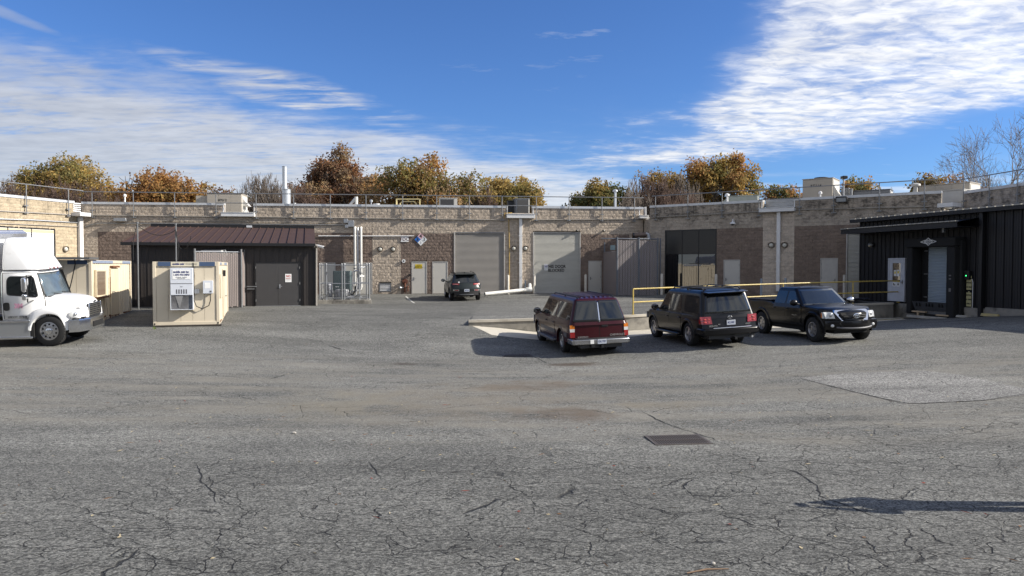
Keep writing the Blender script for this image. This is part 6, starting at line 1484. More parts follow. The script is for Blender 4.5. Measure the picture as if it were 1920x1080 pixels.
                MB().lathe([(.075, yo - sd * .04), (.07, yo + sd * .01), (.03, yo + sd * .018)], 16, 'Y').build('hub_cap', rm, w_)
                MB().lathe([(rr_ - .03, -sd * h * .1), (rr_ - .05, sd * h * .1)], 24, 'Y').build('brake_disc', M_UNDER, w_)
    def arches(s, m, out=.018, wd=.055, top=None):
        for x in s.ax:
            for sd in (-1, 1):
                vs, fs = [], []; n = 18
                for i in range(n + 1):
                    q = math.pi * (-.06 + 1.12 * i / n); c, sn = math.cos(q), math.sin(q)
                    for r_, o in ((s.Ra - .008, -.05), (s.Ra - .008, out), (s.Ra + wd * .7, out), (s.Ra + wd, -.0)):
                        X, Z = x + r_ * c, s.Rw + r_ * sn
                        vs.append((X, sd * (s.sy(X, max(Z, .35)) + o), Z))
                for i in range(n):
                    for k in range(3): fs.append((i * 4 + k, i * 4 + k + 1, i * 4 + k + 5, i * 4 + k + 4))
                MB().add(vs, fs).build('wheel_arch', m, s.t, smooth=40)
    def mirror(s, x, z, m=None, size=(.12, .24, .17)):
        for sd in (-1, 1):
            y = sd * (s.cxy(.1)[2] + .06); d = size
            mm = holder('mirror', s.t, (x, y + sd * .14, z))
            MB().sphere((0, 0, 0), (d[0] * .6, d[1] * .55, d[2] * .6), 14, 10).build('shell', m or M_PLASTIC, mm); MB().cbox((-d[0] * .52, 0, 0), (.01, d[1] * .8, d[2] * .8)).build('glass', M_CHROME, mm, bevel=.004)
            MB().tube([(.02, -sd * .19, -.06), (.0, -sd * .05, -.03)], .03, 8).build('arm', M_PLASTIC, mm)
    def handles(s, xs, z, m=None):
        for x in xs:
            for sd in (-1, 1):
                y = sd * (s.sy(x, z) + .016); MB().cbox((x, y, z), (.20, .035, .035)).build('door_handle', m or s.P, s.t, bevel=.01)
    def doors(s, segs, z0, z1):
        for x0, x1 in segs: s.side(x0 + .006, x1 - .006, z0, z1, .007, 'door', s.P, nx=8)
    def place(s, px_a, px_b, steer=0):
        pass
    def put(s, rear, front):
        """stand the vehicle on the ground with its axles over two plan points"""
        r, f = Vector((*rear, 0)), Vector((*front, 0)); d = (f - r).normalized(); c = (r + f) / 2; n = Vector((-d.y, d.x, 0)); h = s.W / 2 - .2; wbh = (s.ax[0] - s.ax[1]) / 2
        zz_ = lambda p: g(p.x, p.y); pf, pr = c + d * wbh, c - d * wbh
        zf, zr_ = (zz_(pf + n * h) + zz_(pf - n * h)) / 2, (zz_(pr + n * h) + zz_(pr - n * h)) / 2
        zl, zri = (zz_(pf + n * h) + zz_(pr + n * h)) / 2, (zz_(pf - n * h) + zz_(pr - n * h)) / 2
        X = Vector((d.x, d.y, (zf - zr_) / (2 * wbh))).normalized(); Y = Vector((n.x, n.y, (zl - zri) / (2 * h))); Z = X.cross(Y).normalized(); Y = Z.cross(X)
        mx = (s.ax[0] + s.ax[1]) / 2; M = Matrix((X, Y, Z)).transposed()
        loc = Vector((c.x, c.y, (zf + zr_) / 2 + .003)) - M @ Vector((mx, 0, 0))
        s.t.location = loc; s.t.rotation_euler = M.to_euler()
def plate(c, front, y, z, txt, off=.03, wd=.305, ht=.155, parent=None):
    sg = 1 if front else -1; x = c.endx(front, y, z, off)
    p = holder('number_plate', parent or c.t, (x, y, z), R(90) * sg)
    MB().cbox((0, 0, 0), (wd, .008, ht)).build('plate', M_PLATE, p, bevel=.004); text(txt, .085, M_NAVY, p, (0, -.006, 0), bold=.01, sx=.72)
    MB().cbox((0, .006, 0), (wd + .03, .006, ht + .03)).build('plate_frame', M_PLASTIC, p)
def rear_text(c, s_, y, z, size, m, off=.04, bold=.02, sx=1.):
    return text(s_, size, m, c.t, (c.endx(False, y, z, off), y, z), (R(90), 0, R(-90)), bold=bold, sx=sx)
def rack(c, x0, x1, y, z, nx=0, m=None, h=.07):
    for sd in (-1, 1): MB().tube([(x1 + .08, sd * y, z), (x1 - .05, sd * y, z + h), (x0 + .05, sd * y, z + h), (x0 - .08, sd * y, z)], .020, 8).cbox(((x0 + x1) / 2, sd * y, z + h / 2 - .01), (.1, .03, h)).build('roof_rail', m or M_PLASTIC, c.t)
    for k in range(nx): X = x0 + .25 + (x1 - x0 - .5) * k / max(1, nx - 1); MB().tube([(X, -y, z + h - .005), (X, y, z + h - .005)], .016, 8).build('cross_bar', m or M_PLASTIC, c.t)
SEC = [(.2, .93), (.35, .965), (.55, .99), (.75, 1.), (.95, .99), (1.1, .955), (1.3, .93)]

# ---- maroon full-size wagon
c = Car('parked_wagon', 'maroon full-size wagon with roof rack and chrome rear bumper parked left of the black ones', 'car', 2.0, 2.58, -2.93, 1.65, -1.65, .385,
        [(-3, 1.13), (1.15, 1.13), (1.4, 1.12), (2.2, 1.06), (2.5, .98), (2.6, .9)], [(-3, .48), (-2.2, .42), (-1.2, .42), (1.2, .42), (2.2, .44), (2.6, .5)], SEC,
        [(-3, .95), (-2.5, .99), (-1, 1), (1.5, 1), (2.2, .97), (2.6, .88)], P_MAROON, .075, .2, .05, fdx=((.4, 0), (.9, .0), (1.1, -.1)), rdx=((.4, 0), (1.15, .04)))
c.cabin(1.42, .66, -2.68, -2.92, 1.10, 1.84, .955, .735, .16, .12, .05, crown=.06)
c.sidewin([(.98, 1.16), (.14, 1.16), (.14, 1.70), (.62, 1.70)], name='front_window'); c.sidewin([(.06, 1.16), (-.86, 1.16), (-.86, 1.70), (.06, 1.70)], name='rear_window'); c.sidewin([(-1.02, 1.16), (-2.62, 1.16), (-2.58, 1.70), (-1.02, 1.70)], name='quarter_window')
c.endwin(True, -.95, .95, .05, .86, 'windscreen'); c.endwin(False, -.985, -.03, .03, .93, 'tailgate_window'); c.endwin(False, .03, .985, .03, .93, 'tailgate_window')
c.endwin(False, -.024, .024, .0, .88, 'window_divider', M_CHROME, .016)
c.doors([(.10, 1.15), (-.95, .10)], .50, 1.08); c.handles([.22, -.78], .95, M_PLASTIC)
c.side(-1.1 + .1, 1.0, .60, .72, .018, 'rubbing_strip', M_GREYTRIM, slope=0); c.side(-2.5, -2.15, .60, .72, .018, 'rubbing_strip', M_GREYTRIM)
for sd in (-1, 1): MB().rbox((0, sd * 1.0, .36), (2.2, .24, .10), .04).build('running_board', M_GREYTRIM, c.t, bevel=.03)
c.end(False, -.90, .90, .50, 1.12, .012, 'tailgate', P_MAROON, ny=12); c.end(False, -.006, .006, .5, 1.12, .016, 'tailgate_gap', M_DARK)
for sd in (-1, 1):
    y0, y1 = sorted((sd * .84, sd * .985)); lm = holder('tail_light', c.t)
    c.end(False, y0, y1, .62, .80, .035, 'red_lens', M_TAIL, lm); c.end(False, y0, y1, .80, .90, .035, 'clear_lens', M_CLEAR, lm); c.end(False, y0, y1, .90, 1.02, .035, 'amber_lens', M_AMBER, lm)
    c.side(-2.93, -2.80, .62, .80, .012, 'side_lens', M_TAIL, (sd,), 3, 3, parent=lm); c.side(-2.93, -2.80, .90, 1.02, .012, 'side_lens_amber', M_AMBER, (sd,), 3, 3, parent=lm)
bp = MB(); pts = [(-3.06, -.985), (-3.12, -.9), (-3.14, 0), (-3.12, .9), (-3.06, .985), (-2.55, 1.0), (-2.55, .9), (-2.9, .8), (-2.9, -.8), (-2.55, -.9), (-2.55, -1.0)]
n = len(pts); bp.add([(x, y, .40) for x, y in pts] + [(x, y, .57) for x, y in pts], [list(range(n)), list(range(n, 2 * n))] + [(i, (i + 1) % n, (i + 1) % n + n, i + n) for i in range(n)]); bp.build('rear_bumper', mat('worn chrome', (.42, .42, .43), .25, .9, col2=(.25, .25, .26), nscale=3, namt=.8), c.t, bevel=.03)
MB().box(-3.10, -2.9, -.85, .85, .572, .60).build('bumper_step', M_PLASTIC, c.t, bevel=.01); MB().box(-3.05, -2.75, -.7, .7, .28, .40).build('bumper_valance', M_PLASTIC, c.t)
plate(c, False, 0.0, .49, 'CHL 7727', .215); MB().cbox((-3.05, .3, .36), (.2, .12, .1)).cbox((-3.08, 0, .34), (.25, .08, .08)).build('tow_hitch', M_BLACK, c.t)
MB().cbox((-3.146, .33, .49), (.006, .12, .13)).build('bumper_sticker', M_SIGNW, c.t)
MB().cbox((c.endx(False, -.18, 1.0, .02), -.17, .98), (.04, .22, .09)).build('tailgate_handle', M_BLACK, c.t, bevel=.015)
rear_text(c, 'CHEVROLET', -.60, .665, .095, M_CHROME, .045); rear_text(c, 'SUBURBAN', .58, .63, .07, M_CHROME, .045)
rack(c, -2.45, .3, .62, 1.862, 0, h=.045); rbm = MB()
for k in range(7): MB().box(-2.45, .2, -.48 + k * .16 - .022, -.48 + k * .16 + .022, 1.885, 1.912).build('roof_rib', P_MAROON, c.t, bevel=.008)
c.mirror(1.02, 1.22, size=(.14, .26, .20)); c.wheels(.26, 6, .56, inset=.05); c.arches(P_MAROON, .012, .04)
c.end(True, -.75, .75, .62, .95, .02, 'grille', M_CHROME); c.end(True, .78, .96, .62, .95, .02, 'headlight', M_CLEAR); c.end(True, -.96, -.78, .62, .95, .02, 'headlight', M_CLEAR)
SUB = c; c.put((2.62, 25.5), (1.96, 28.73))

# ---- black three-row utility
c = Car('parked_utility', 'black three-row utility vehicle with rear spoiler parked between maroon wagon and pickup', 'car', 1.98, 2.43, -2.72, 1.5, -1.5, .39,
        [(-3, 1.08), (.9, 1.10), (1.2, 1.10), (2.0, 1.04), (2.3, .97), (2.45, .88)], [(-3, .50), (-2.1, .44), (2.0, .44), (2.5, .5)], SEC,
        [(-3, .94), (-2.3, .985), (-1, 1), (1.2, 1), (1.9, .97), (2.45, .86)], P_BLACK, .07, .25, .10, fdx=((.4, 0), (.9, 0), (1.1, -.12)), rdx=((.4, 0), (.6, .02), (1.1, .10)))
c.cabin(1.20, .45, -2.36, -2.62, 1.06, 1.84, .945, .78, .15, .13, .07, crown=.055)
c.sidewin([(.82, 1.14), (.0, 1.14), (-.02, 1.70), (.40, 1.70)], name='front_window'); c.sidewin([(-.08, 1.14), (-1.0, 1.14), (-.86, 1.70), (-.08, 1.70)], name='rear_window', r=[.05, .12, .05, .05]); c.sidewin([(-1.22, 1.14), (-2.32, 1.14), (-2.22, 1.70), (-1.12, 1.70)], name='quarter_window', r=.09)
c.endwin(True, -.95, .95, .05, .86, 'windscreen'); c.endwin(False, -.92, .92, .10, .84, 'tailgate_window')
sp_o = MB().add([(-2.30, -.74, 1.83), (-2.30, .74, 1.83), (-2.62, .70, 1.80), (-2.62, -.70, 1.80), (-2.30, -.74, 1.77), (-2.30, .74, 1.77), (-2.60, .70, 1.765), (-2.60, -.70, 1.765)], [(0, 1, 2, 3), (7, 6, 5, 4), (2, 6, 7, 3), (0, 3, 7, 4), (1, 5, 6, 2), (0, 4, 5, 1)]).build('rear_spoiler', P_BLACK, c.t, bevel=.012)
c.doors([(-.04, 1.0), (-1.05, -.04)], .50, 1.05); c.handles([.12, -.9], .92); c.side(-1.0, .95, .56, .66, .02, 'rubbing_strip', P_BLACK)
for sd in (-1, 1): MB().rbox((0, sd * .97, .36), (2.0, .26, .09), .04).build('running_board', P_BLACK, c.t, bevel=.03)
for sd in (-1, 1):
    y0, y1 = sorted((sd * .62, sd * .965)); lm = holder('tail_light', c.t); c.end(False, y0, y1, .80, 1.04, .03, 'lens', M_TAIL, lm, skew=.03); c.side(-2.72, -2.48, .80, 1.03, .012, 'side_lens', M_TAIL, (sd,), 4, 3, parent=lm)
    a_ = MB(); yc = sd * .78
    for k in range(2):
        for j in range(2): a_.sphere((c.endx(False, yc, .86 + .08 * k, .032), yc + (j - .5) * .14, .86 + .09 * k), (.012, .055, .03), 10, 6)
    a_.build('bulb', mat('mid red lens', (.50, .08, .07), .12), lm)
bp = MB(); pts = [(-2.76, -.96), (-2.84, -.8), (-2.87, 0), (-2.84, .8), (-2.76, .96), (-2.2, .99), (-2.2, .9), (-2.6, .8), (-2.6, -.8), (-2.2, -.9), (-2.2, -.99)]
n = len(pts); bp.add([(x, y, .43) for x, y in pts] + [(x, y, .66) for x, y in pts], [list(range(n)), list(range(n, 2 * n))] + [(i, (i + 1) % n, (i + 1) % n + n, i + n) for i in range(n)]); bp.build('rear_bumper', P_BLACK, c.t, bevel=.045)
MB().tube([(-2.80, -.66, .672), (-2.86, -.3, .675), (-2.87, 0, .675), (-2.86, .3, .675), (-2.80, .66, .672)], .018, 8).build('bumper_chrome', M_CHROME, c.t)
MB().box(-2.75, -2.4, -.8, .8, .32, .44).build('bumper_valance', M_PLASTIC, c.t); MB().cbox((-2.82, -.05, .33), (.25, .08, .08)).build('tow_hitch', M_BLACK, c.t); MB().tube([(-2.5, -.62, .34), (-2.86, -.66, .34)], .035, 10).build('exhaust', M_STEEL, c.t)
plate(c, False, -.02, .82, '8CJ 2437', .025); em_ = holder('emblem', c.t, (c.endx(False, 0, 1.0, .02), 0, .985))
ov = MB()
def oval(ry, rz_, cz=0, n=28, r_=.007): ov.tube([(0, ry * math.cos(2 * math.pi * k / n), cz + rz_ * math.sin(2 * math.pi * k / n)) for k in range(n + 1)], r_, 6, cap=False)
oval(.075, .05); oval(.026, .05); oval(.05, .020, .022); ov.build('ring', M_CHROME, em_)
rear_text(c, 'SEQUOIA', .60, .735, .07, M_CHROME, .04); rear_text(c, 'SR5', .40, .78, .05, M_CHROME, .04); rear_text(c, '4WD', -.62, .745, .08, M_CHROME, .04); MB().tube([(c.endx(False, .0, 1.12, .03) + .02, -.35, 1.13), (c.endx(False, 0, 1.12, .03), .2, 1.15)], .012, 6).build('rear_wiper', M_BLACK, c.t)
rack(c, -2.1, .15, .64, 1.86, 3); MB().box(-.35, .3, -.38, .38, 1.888, 1.902).build('sunroof', M_CGLASS, c.t)
MB().box(-2.0, -.6, -.52, -.47, 1.88, 1.9).build('roof_rib', P_BLACK, c.t); MB().box(-2.0, -.6, .47, .52, 1.88, 1.9).build('roof_rib', P_BLACK, c.t)
c.mirror(.86, 1.20, P_BLACK, (.14, .26, .19)); c.wheels(.27, 5, .64, inset=.03); c.arches(P_BLACK, .02, .07)
c.end(True, -.6, .6, .66, .92, .02, 'grille', M_CHROME); c.end(True, .62, .94, .70, .94, .02, 'headlight', M_CLEAR); c.end(True, -.94, -.62, .70, .94, .02, 'headlight', M_CLEAR)
txt_ = text('4x4', .08, M_GREYTRIM, c.t, (-1.05, .96, 1.10), (R(90), 0, R(180)))
SEQ = c; c.put((6.88, 25.3), (6.28, 28.25))

# ---- black pickup, facing the camera
c = Car('parked_pickup', 'black crew cab pickup with chrome grille facing the yard in front of the dock', 'pickup truck', 1.90, 2.50, -2.74, 1.62, -1.62, .41,
        [(-2.8, 1.28), (-.90, 1.28), (-.88, 1.22), (1.0, 1.17), (1.15, 1.17), (1.9, 1.12), (2.3, 1.06), (2.5, .98)], [(-2.8, .56), (-2.2, .50), (2.1, .48), (2.55, .46)], [(.2, .92), (.4, .95), (.6, .985), (.8, 1.), (1.0, .995), (1.15, .97), (1.3, .95)],
        [(-2.8, .95), (-2.3, .98), (-.5, .97), (.8, .97), (1.5, 1.0), (2.0, .98), (2.5, .84)], P_BLACK, .09, .30, .04, fdx=((.4, .04), (.75, .06), (.95, .0), (1.1, -.16)), crown=.035, bed=(-2.62, -.98))
c.cabin(1.12, .42, -.78, -.92, 1.14, 1.74, .90, .70, .13, .14, .03, crown=.05)
c.sidewin([(.72, 1.21), (.02, 1.20), (.02, 1.63), (.36, 1.63)], name='front_window'); c.sidewin([(-.07, 1.20), (-.76, 1.20), (-.70, 1.63), (-.07, 1.63)], name='rear_window')
c.endwin(True, -.97, .97, .02, .90, 'windscreen', mat('windscreen glass', (.02, .024, .026), .03, ior=2.0)); c.endwin(False, -.9, .9, .1, .85, 'rear_glass')
c.doors([(-.03, .98), (-.86, -.03)], .55, 1.12); c.handles([.08, -.74], 1.03); c.side(-.80, .92, .60, .72, .02, 'rubbing_strip', P_BLACK)
bi = MB(); bi.box(-2.62, -.98, -.76, .76, .80, .83).box(-2.62, -.98, -.80, -.76, .80, 1.27).box(-2.62, -.98, .76, .80, .80, 1.27).box(-2.66, -2.62, -.8, .8, .80, 1.27).box(-.98, -.95, -.8, .8, .8, 1.2); bi.build('bed_liner', M_PLASTIC, c.t)
MB().box(-2.72, -.94, -.93, -.76, 1.27, 1.30).box(-2.72, -.94, .76, .93, 1.27, 1.30).box(-2.74, -2.62, -.76, .76, 1.27, 1.30).build('bed_rail', M_PLASTIC, c.t, bevel=.01)
# grille with chrome surround, emblem, lamps, bumper
gr_ = holder('grille', c.t)
def frontpoly(pts, off, dep, name, m, parent, x=None):
    P_ = rpoly(pts, .03, 2); n = len(P_)
    vs = [(c.endx(True, y, z, off), y, z) for y, z in P_] + [(c.endx(True, y, z, off - dep), y, z) for y, z in P_]
    return MB().add(vs, [list(range(n)), list(range(2 * n - 1, n - 1, -1))] + [(i, (i + 1) % n, (i + 1) % n + n, i + n) for i in range(n)]).build(name, m, parent, smooth=30)
frontpoly([(-.46, .72), (.46, .72), (.62, .98), (.56, 1.065), (-.56, 1.065), (-.62, .98)], .05, .1, 'surround', M_CHROME, gr_)
frontpoly([(-.37, .785), (.37, .785), (.47, .95), (.44, .975), (-.44, .975), (-.47, .95)], .056, .05, 'mesh', M_DARK, gr_)
for z in (.84, .90): MB().tube([(c.endx(True, y, z, .062), y, z) for y in np.linspace(-.40, .40, 9)], .012, 6).build('bar', M_PLASTIC, gr_)
ov = MB(); oval(.105, .07, r_=.011); oval(.036, .07, r_=.010); oval(.07, .028, .03, r_=.009); ov.build('emblem', M_CHROME, holder('badge', c.t, (c.endx(True, 0, .87, .085), 0, .875)))
for sd in (-1, 1):
    y0, y1 = sorted((sd * .62, sd * .88)); lm = holder('headlight', c.t)
    c.end(True, y0, y1, .80, 1.0, .03, 'lens', M_CLEAR, lm, skew=.02); c.side(2.18, 2.42, .80, .99, .012, 'side_lens', M_CLEAR, (sd,), 4, 3, parent=lm); c.side(2.14, 2.20, .82, .97, .016, 'side_marker', M_AMBER, (sd,), 2, 2, parent=lm)
    MB().sphere((c.endx(True, sd * .70, .9, .03), sd * .70, .9), (.02, .075, .07), 12, 8).build('reflector', M_STEEL, lm)
bp = MB(); Y_ = np.linspace(-.93, .93, 15); prof = [(.42, .02), (.50, .09), (.62, .12), (.72, .10), (.74, .0)]
bp.add([(c.endx(True, y, .6, 0) + o - .02, y, z) for z, o in prof for y in Y_], [(j * 15 + i, j * 15 + i + 1, (j + 1) * 15 + i + 1, (j + 1) * 15 + i) for j in range(4) for i in range(14)]); bo = bp.build('front_bumper', P_BLACK, c.t, smooth=40)
for sd in (-1, 1): c.side(2.02, 2.46, .46, .74, .02, 'bumper_end', P_BLACK, (sd,), 6, 4)
frontpoly([(-.46, .50), (.46, .50), (.56, .66), (.52, .71), (-.52, .71), (-.56, .66)], .112, .06, 'lower_intake', M_DARK, c.t)
MB().tube([(c.endx(True, y, .5, .10), y, .485 + .03 * abs(y / .6) ** 3) for y in np.linspace(-.62, .62, 11)], .028, 8).build('skid_trim', M_GREYTRIM, c.t)
for sd in (-1, 1): MB().sphere((c.endx(True, sd * .72, .57, .10), sd * .72, .57), (.03, .07, .05), 10, 8).build('fog_lamp', M_CLEAR, c.t)
txt_ = text('TACOMA', .07, M_CHROME, c.t, (.62, -.968, .83), (R(90), 0, 0))
c.mirror(.80, 1.26, P_BLACK, (.14, .26, .18)); MB().sphere((.80, c.cxy(.1)[2] + .20, 1.28), (.09, .145, .10), 12, 8).build('mirror_cap', M_CHROME, c.t)
for y in (-.5, .1): MB().tube([(1.16, y + .35, 1.17), (1.08, y - .05, 1.205)], .012, 6).build('wiper', M_BLACK, c.t)
MB().box(-.55, .2, -.45, -.41, 1.785, 1.795).box(-.55, .2, .41, .45, 1.785, 1.795).build('roof_ditch', M_PLASTIC, c.t); MB().tube([(.2, .0, 1.79), (.1, 0, 1.86)], .01, 6).build('aerial', M_BLACK, c.t)
for sd in (-1, 1):
    for x in (-2.35,): MB().cbox((x + .22, sd * .80, .42), (.02, .24, .36)).build('mud_flap', M_RUBBER, c.t)
    y0, y1 = sorted((sd * .78, sd * .93)); c.end(False, y0, y1, .85, 1.22, .01, 'tail_light', M_TAIL)
MB().box(-2.85, -2.7, -.9, .9, .5, .68).build('rear_bumper', M_CHROME, c.t, bevel=.02)
c.wheels(.265, 6, .58, inset=-.005); c.arches(P_BLACK, .035, .09)
TAC = c; c.put((10.22, 27.95), (10.84, 24.76))

# ---- small dark green hatchback by the doors
c = Car('parked_hatchback', 'small dark grey green hatchback parked by the pale doors with its back to the yard', 'car', 1.86, 2.2, -2.36, 1.32, -1.36, .355,
        [(-2.4, 1.02), (-1.5, 1.06), (.8, 1.0), (1.2, .98), (1.9, .90), (2.2, .74)], [(-2.4, .50), (-1.9, .40), (1.8, .38), (2.2, .42)], [(.2, .92), (.35, .95), (.55, .985), (.75, 1.), (.9, .985), (1.06, .94), (1.2, .93)],
        [(-2.4, .86), (-1.9, .97), (-1.2, 1), (1.2, 1), (1.7, .95), (2.2, .76)], P_GREEN, .065, .3, .22, rdx=((.4, .02), (.75, 0), (1.05, .14)))
c.cabin(1.28, .30, -1.72, -2.12, .98, 1.58, .88, .66, .18, .16, .12, crown=.06)
c.sidewin([(.85, 1.05), (-.02, 1.05), (-.02, 1.46), (.32, 1.46)], name='front_window'); c.sidewin([(-.09, 1.05), (-1.0, 1.06), (-.98, 1.46), (-.09, 1.46)], name='rear_window'); c.sidewin([(-1.08, 1.08), (-1.66, 1.14), (-1.52, 1.44), (-1.06, 1.46)], name='quarter_window', r=.08)
c.endwin(True, -.95, .95, .05, .86, 'windscreen'); c.endwin(False, -.96, .96, .12, .86, 'tailgate_window')
MB().add([(-1.66, -.62, 1.60), (-1.66, .62, 1.60), (-1.98, .58, 1.57), (-1.98, -.58, 1.57), (-1.66, -.62, 1.54), (-1.66, .62, 1.54), (-1.96, .58, 1.53), (-1.96, -.58, 1.53)], [(0, 1, 2, 3), (7, 6, 5, 4), (2, 6, 7, 3), (0, 3, 7, 4), (1, 5, 6, 2), (0, 4, 5, 1)]).build('rear_spoiler', P_GREEN, c.t, bevel=.01)
c.doors([(-.05, .95), (-1.0, -.05)], .46, .98); c.handles([.1, -.85], .90)
for sd in (-1, 1):
    y0, y1 = sorted((sd * .42, sd * .80)); lm = holder('tail_light', c.t); c.end(False, y0, y1, .96, 1.04, .02, 'lens', M_TAIL, lm); c.end(False, min(y0 * .0 + sd * .5, sd * .74), max(sd * .5, sd * .74), .985, 1.015, .028, 'bright_strip', mat('pale red lens', (.72, .30, .28), .12), lm)
    y0, y1 = sorted((sd * .44, sd * .78)); lm = holder('reflector', c.t); c.end(False, y0, y1, .60, .70, .022, 'bezel', M_CHROME, lm); y0, y1 = sorted((sd * .48, sd * .70)); c.end(False, y0, y1, .625, .675, .03, 'lens', M_TAIL, lm)
c.end(False, -.72, .72, .36, .58, .02, 'bumper_lower', M_PLASTIC); c.end(False, -.42, .42, .38, .42, .03, 'skid_trim', M_STEELD); plate(c, False, 0, .64, 'EKV 518', .03)
MB().cbox((c.endx(False, .4, 1.1, -.02) + .05, .42, 1.11), (.01, .09, .08)).build('window_sticker', M_SIGNW, c.t)
rack(c, -1.4, .2, .58, 1.60, 0, h=.05); MB().add([(-1.45, -.03, 1.63), (-1.45, .03, 1.63), (-1.30, 0, 1.63), (-1.52, 0, 1.70)], [(0, 1, 2), (0, 3, 1), (0, 2, 3), (1, 3, 2)]).build('aerial_fin', M_BLACK, c.t)
c.mirror(.78, 1.10, P_GREEN); c.wheels(.23, 5, .64, inset=.02); c.arches(M_PLASTIC, .015, .06)
c.end(True, -.5, .5, .55, .70, .02, 'grille', M_CHROME); c.end(True, .52, .78, .66, .76, .02, 'headlight', M_CLEAR); c.end(True, -.78, -.52, .66, .76, .02, 'headlight', M_CLEAR)
CHE = c; c.put((-2.82, 44.5), (-3.35, 47.2))

# ================================================================== white box truck
tk = thing('box_truck', 'white box truck with roof fairing and chrome bumper entering from the left edge', 'truck')
def trk(mb, name, m, parent=None, **k): return mb.build(name, m, parent or tk, **k)
def ringloft(rows, name, m, parent=None, smooth=40, cap=True):
    mb = MB(); n = len(rows[0]); mb.v = [p for r_ in rows for p in r_]
    for i in range(len(rows) - 1):
        for k in range(n): mb.f.append((i * n + k, i * n + (k + 1) % n, (i + 1) * n + (k + 1) % n, (i + 1) * n + k)); mb.mi.append(0)
    if cap: mb.f += [list(range(n)), [(len(rows) - 1) * n + k for k in range(n)]]; mb.mi += [0, 0]
    return mb.build(name, m, parent or tk, smooth=smooth)
def rrect(x0, x1, w_, z, rf=.12, rb=.05, bow=.0, n=4):
    pts = rpoly([(x0, -w_), (x1, -w_), (x1, w_), (x0, w_)], [rb, rf, rf, rb], n); out = []
    for x, y in pts: out.append((x - (bow * (y / w_) ** 2 if x > (x0 + x1) / 2 else 0), y, z))
    return out
# cab shell
ringloft([rrect(-1.42, .05, 1.00, .86, .1), rrect(-1.42, .03, 1.03, 1.1, .12, bow=.05), rrect(-1.42, -.01, 1.04, 1.55, .14, bow=.12), rrect(-1.42, -.18, 1.00, 2.05, .15, bow=.13), rrect(-1.42, -.29, .965, 2.34, .16, bow=.13), rrect(-1.40, -.33, .93, 2.42, .16, bow=.13), rrect(-1.34, -.42, .82, 2.46, .16, bow=.12)], 'cab', P_WHITE)
def cabx(z): return float(np.interp(z, [1.1, 1.55, 2.05, 2.34], [.03, -.01, -.18, -.29]))
def caby(z): return float(np.interp(z, [.86, 1.1, 1.55, 2.05, 2.34], [1.0, 1.03, 1.04, 1.0, .965]))
ws = MB(); ws.grid(lambda u, v: (lambda z: (cabx(z) - .125 * ((u * 2 - 1) * .93) ** 2 * .95 + .012, (u * 2 - 1) * (caby(z) - .10), z))(1.60 + .72 * v), 14, 6)
o = trk(ws, 'windscreen', mat('truck glass', (.10, .135, .16), .05, ior=1.6, namt=.6, col2=(.045, .05, .055), nscale=1.8)); md = o.modifiers.new('t', 'SOLIDIFY'); md.thickness = .012
wsf = MB(); wsf.grid(lambda u, v: (lambda z: (cabx(z) - .125 * ((u * 2 - 1) * .97) ** 2 + .008, (u * 2 - 1) * (caby(z) - .06), z))(1.565 + .785 * v), 14, 6); o = trk(wsf, 'windscreen_seal', M_BLACK); md = o.modifiers.new('t', 'SOLIDIFY'); md.thickness = .012
for sd in (-1, 1):
    def sidepatch(pts, r_, off, name, m, par=None):
        P_ = rpoly(pts, r_, 4); n = len(P_); vs = [(x, sd * (caby(z) + off), z) for x, z in P_] + [(x, sd * (caby(z) - .02), z) for x, z in P_]
        return MB().add(vs, [list(range(n)), *[(i, (i + 1) % n, (i + 1) % n + n, i + n) for i in range(n)]]).build(name, m, par or tk, smooth=25)
    dr = holder('door', tk)
    # door skin in rows so that it follows the curved side
    mb = MB(); mb.grid(lambda u, v: (lambda z: (-1.34 + (1.34 - .13 - max(0, (z - 1.5)) * .26) * u, sd * (caby(z) + .012), z))(.90 + 1.46 * v), 2, 10); o = mb.build('skin', P_WHITE, dr); md = o.modifiers.new('t', 'SOLIDIFY'); md.thickness = .012; md.offset = 0
    mb = MB(); mb.grid(lambda u, v: (lambda z: (-1.365 + (1.365 - .105 - max(0, (z - 1.5)) * .26) * u, sd * (caby(z) + .004), z))(.885 + 1.49 * v), 2, 10); mb.build('door_gap', M_DARK, dr)
    sidepatch([(-1.24, 1.66), (-.30, 1.58), (-.36, 1.9), (-.44, 2.26), (-1.16, 2.27), (-1.24, 2.15)], .10, .026, 'window_seal', M_BLACK, dr)
    sidepatch([(-1.20, 1.70), (-.74, 1.66), (-.74, 2.23), (-1.14, 2.24), (-1.20, 2.12)], .08, .032, 'window', M_CGLASS, dr); sidepatch([(-.70, 1.66), (-.34, 1.62), (-.46, 2.21), (-.70, 2.22)], .05, .032, 'quarter_window', M_CGLASS, dr)
    MB().rbox((0, 0, 0), (.17, .03, .26), .06).build('handle', M_BLACK, dr, loc=(-1.25, sd * (caby(1.3) + .025), 1.30))
    MB().tube([(-1.40, sd * 1.08, 1.15), (-1.42, sd * 1.12, 1.2), (-1.42, sd * 1.12, 1.9), (-1.40, sd * 1.08, 1.95)], .018, 8).build('grab_handle', M_CHROME, tk)
    # mirror
    mr_ = holder('mirror', tk, (-.56, sd * 1.36, 1.95)); MB().rbox((0, 0, .06), (.13, .24, .46), .05).build('head', M_CHROME, mr_, bevel=.03); MB().rbox((0, 0, -.33), (.14, .22, .2), .05).build('wide_angle', M_CHROME, mr_, bevel=.03); MB().tube([(.06, -sd * .38, .32), (.06, 0, .36), (.06, 0, -.5), (.1, -sd * .36, -.46)], .02, 8).build('bracket', M_BLACK, mr_)
text('3M', .20, mat('pink print', (.50, .26, .36), .5), tk, (-.90, -(caby(1.3) + .042), 1.31), (R(90), 0, 0), bold=.045)
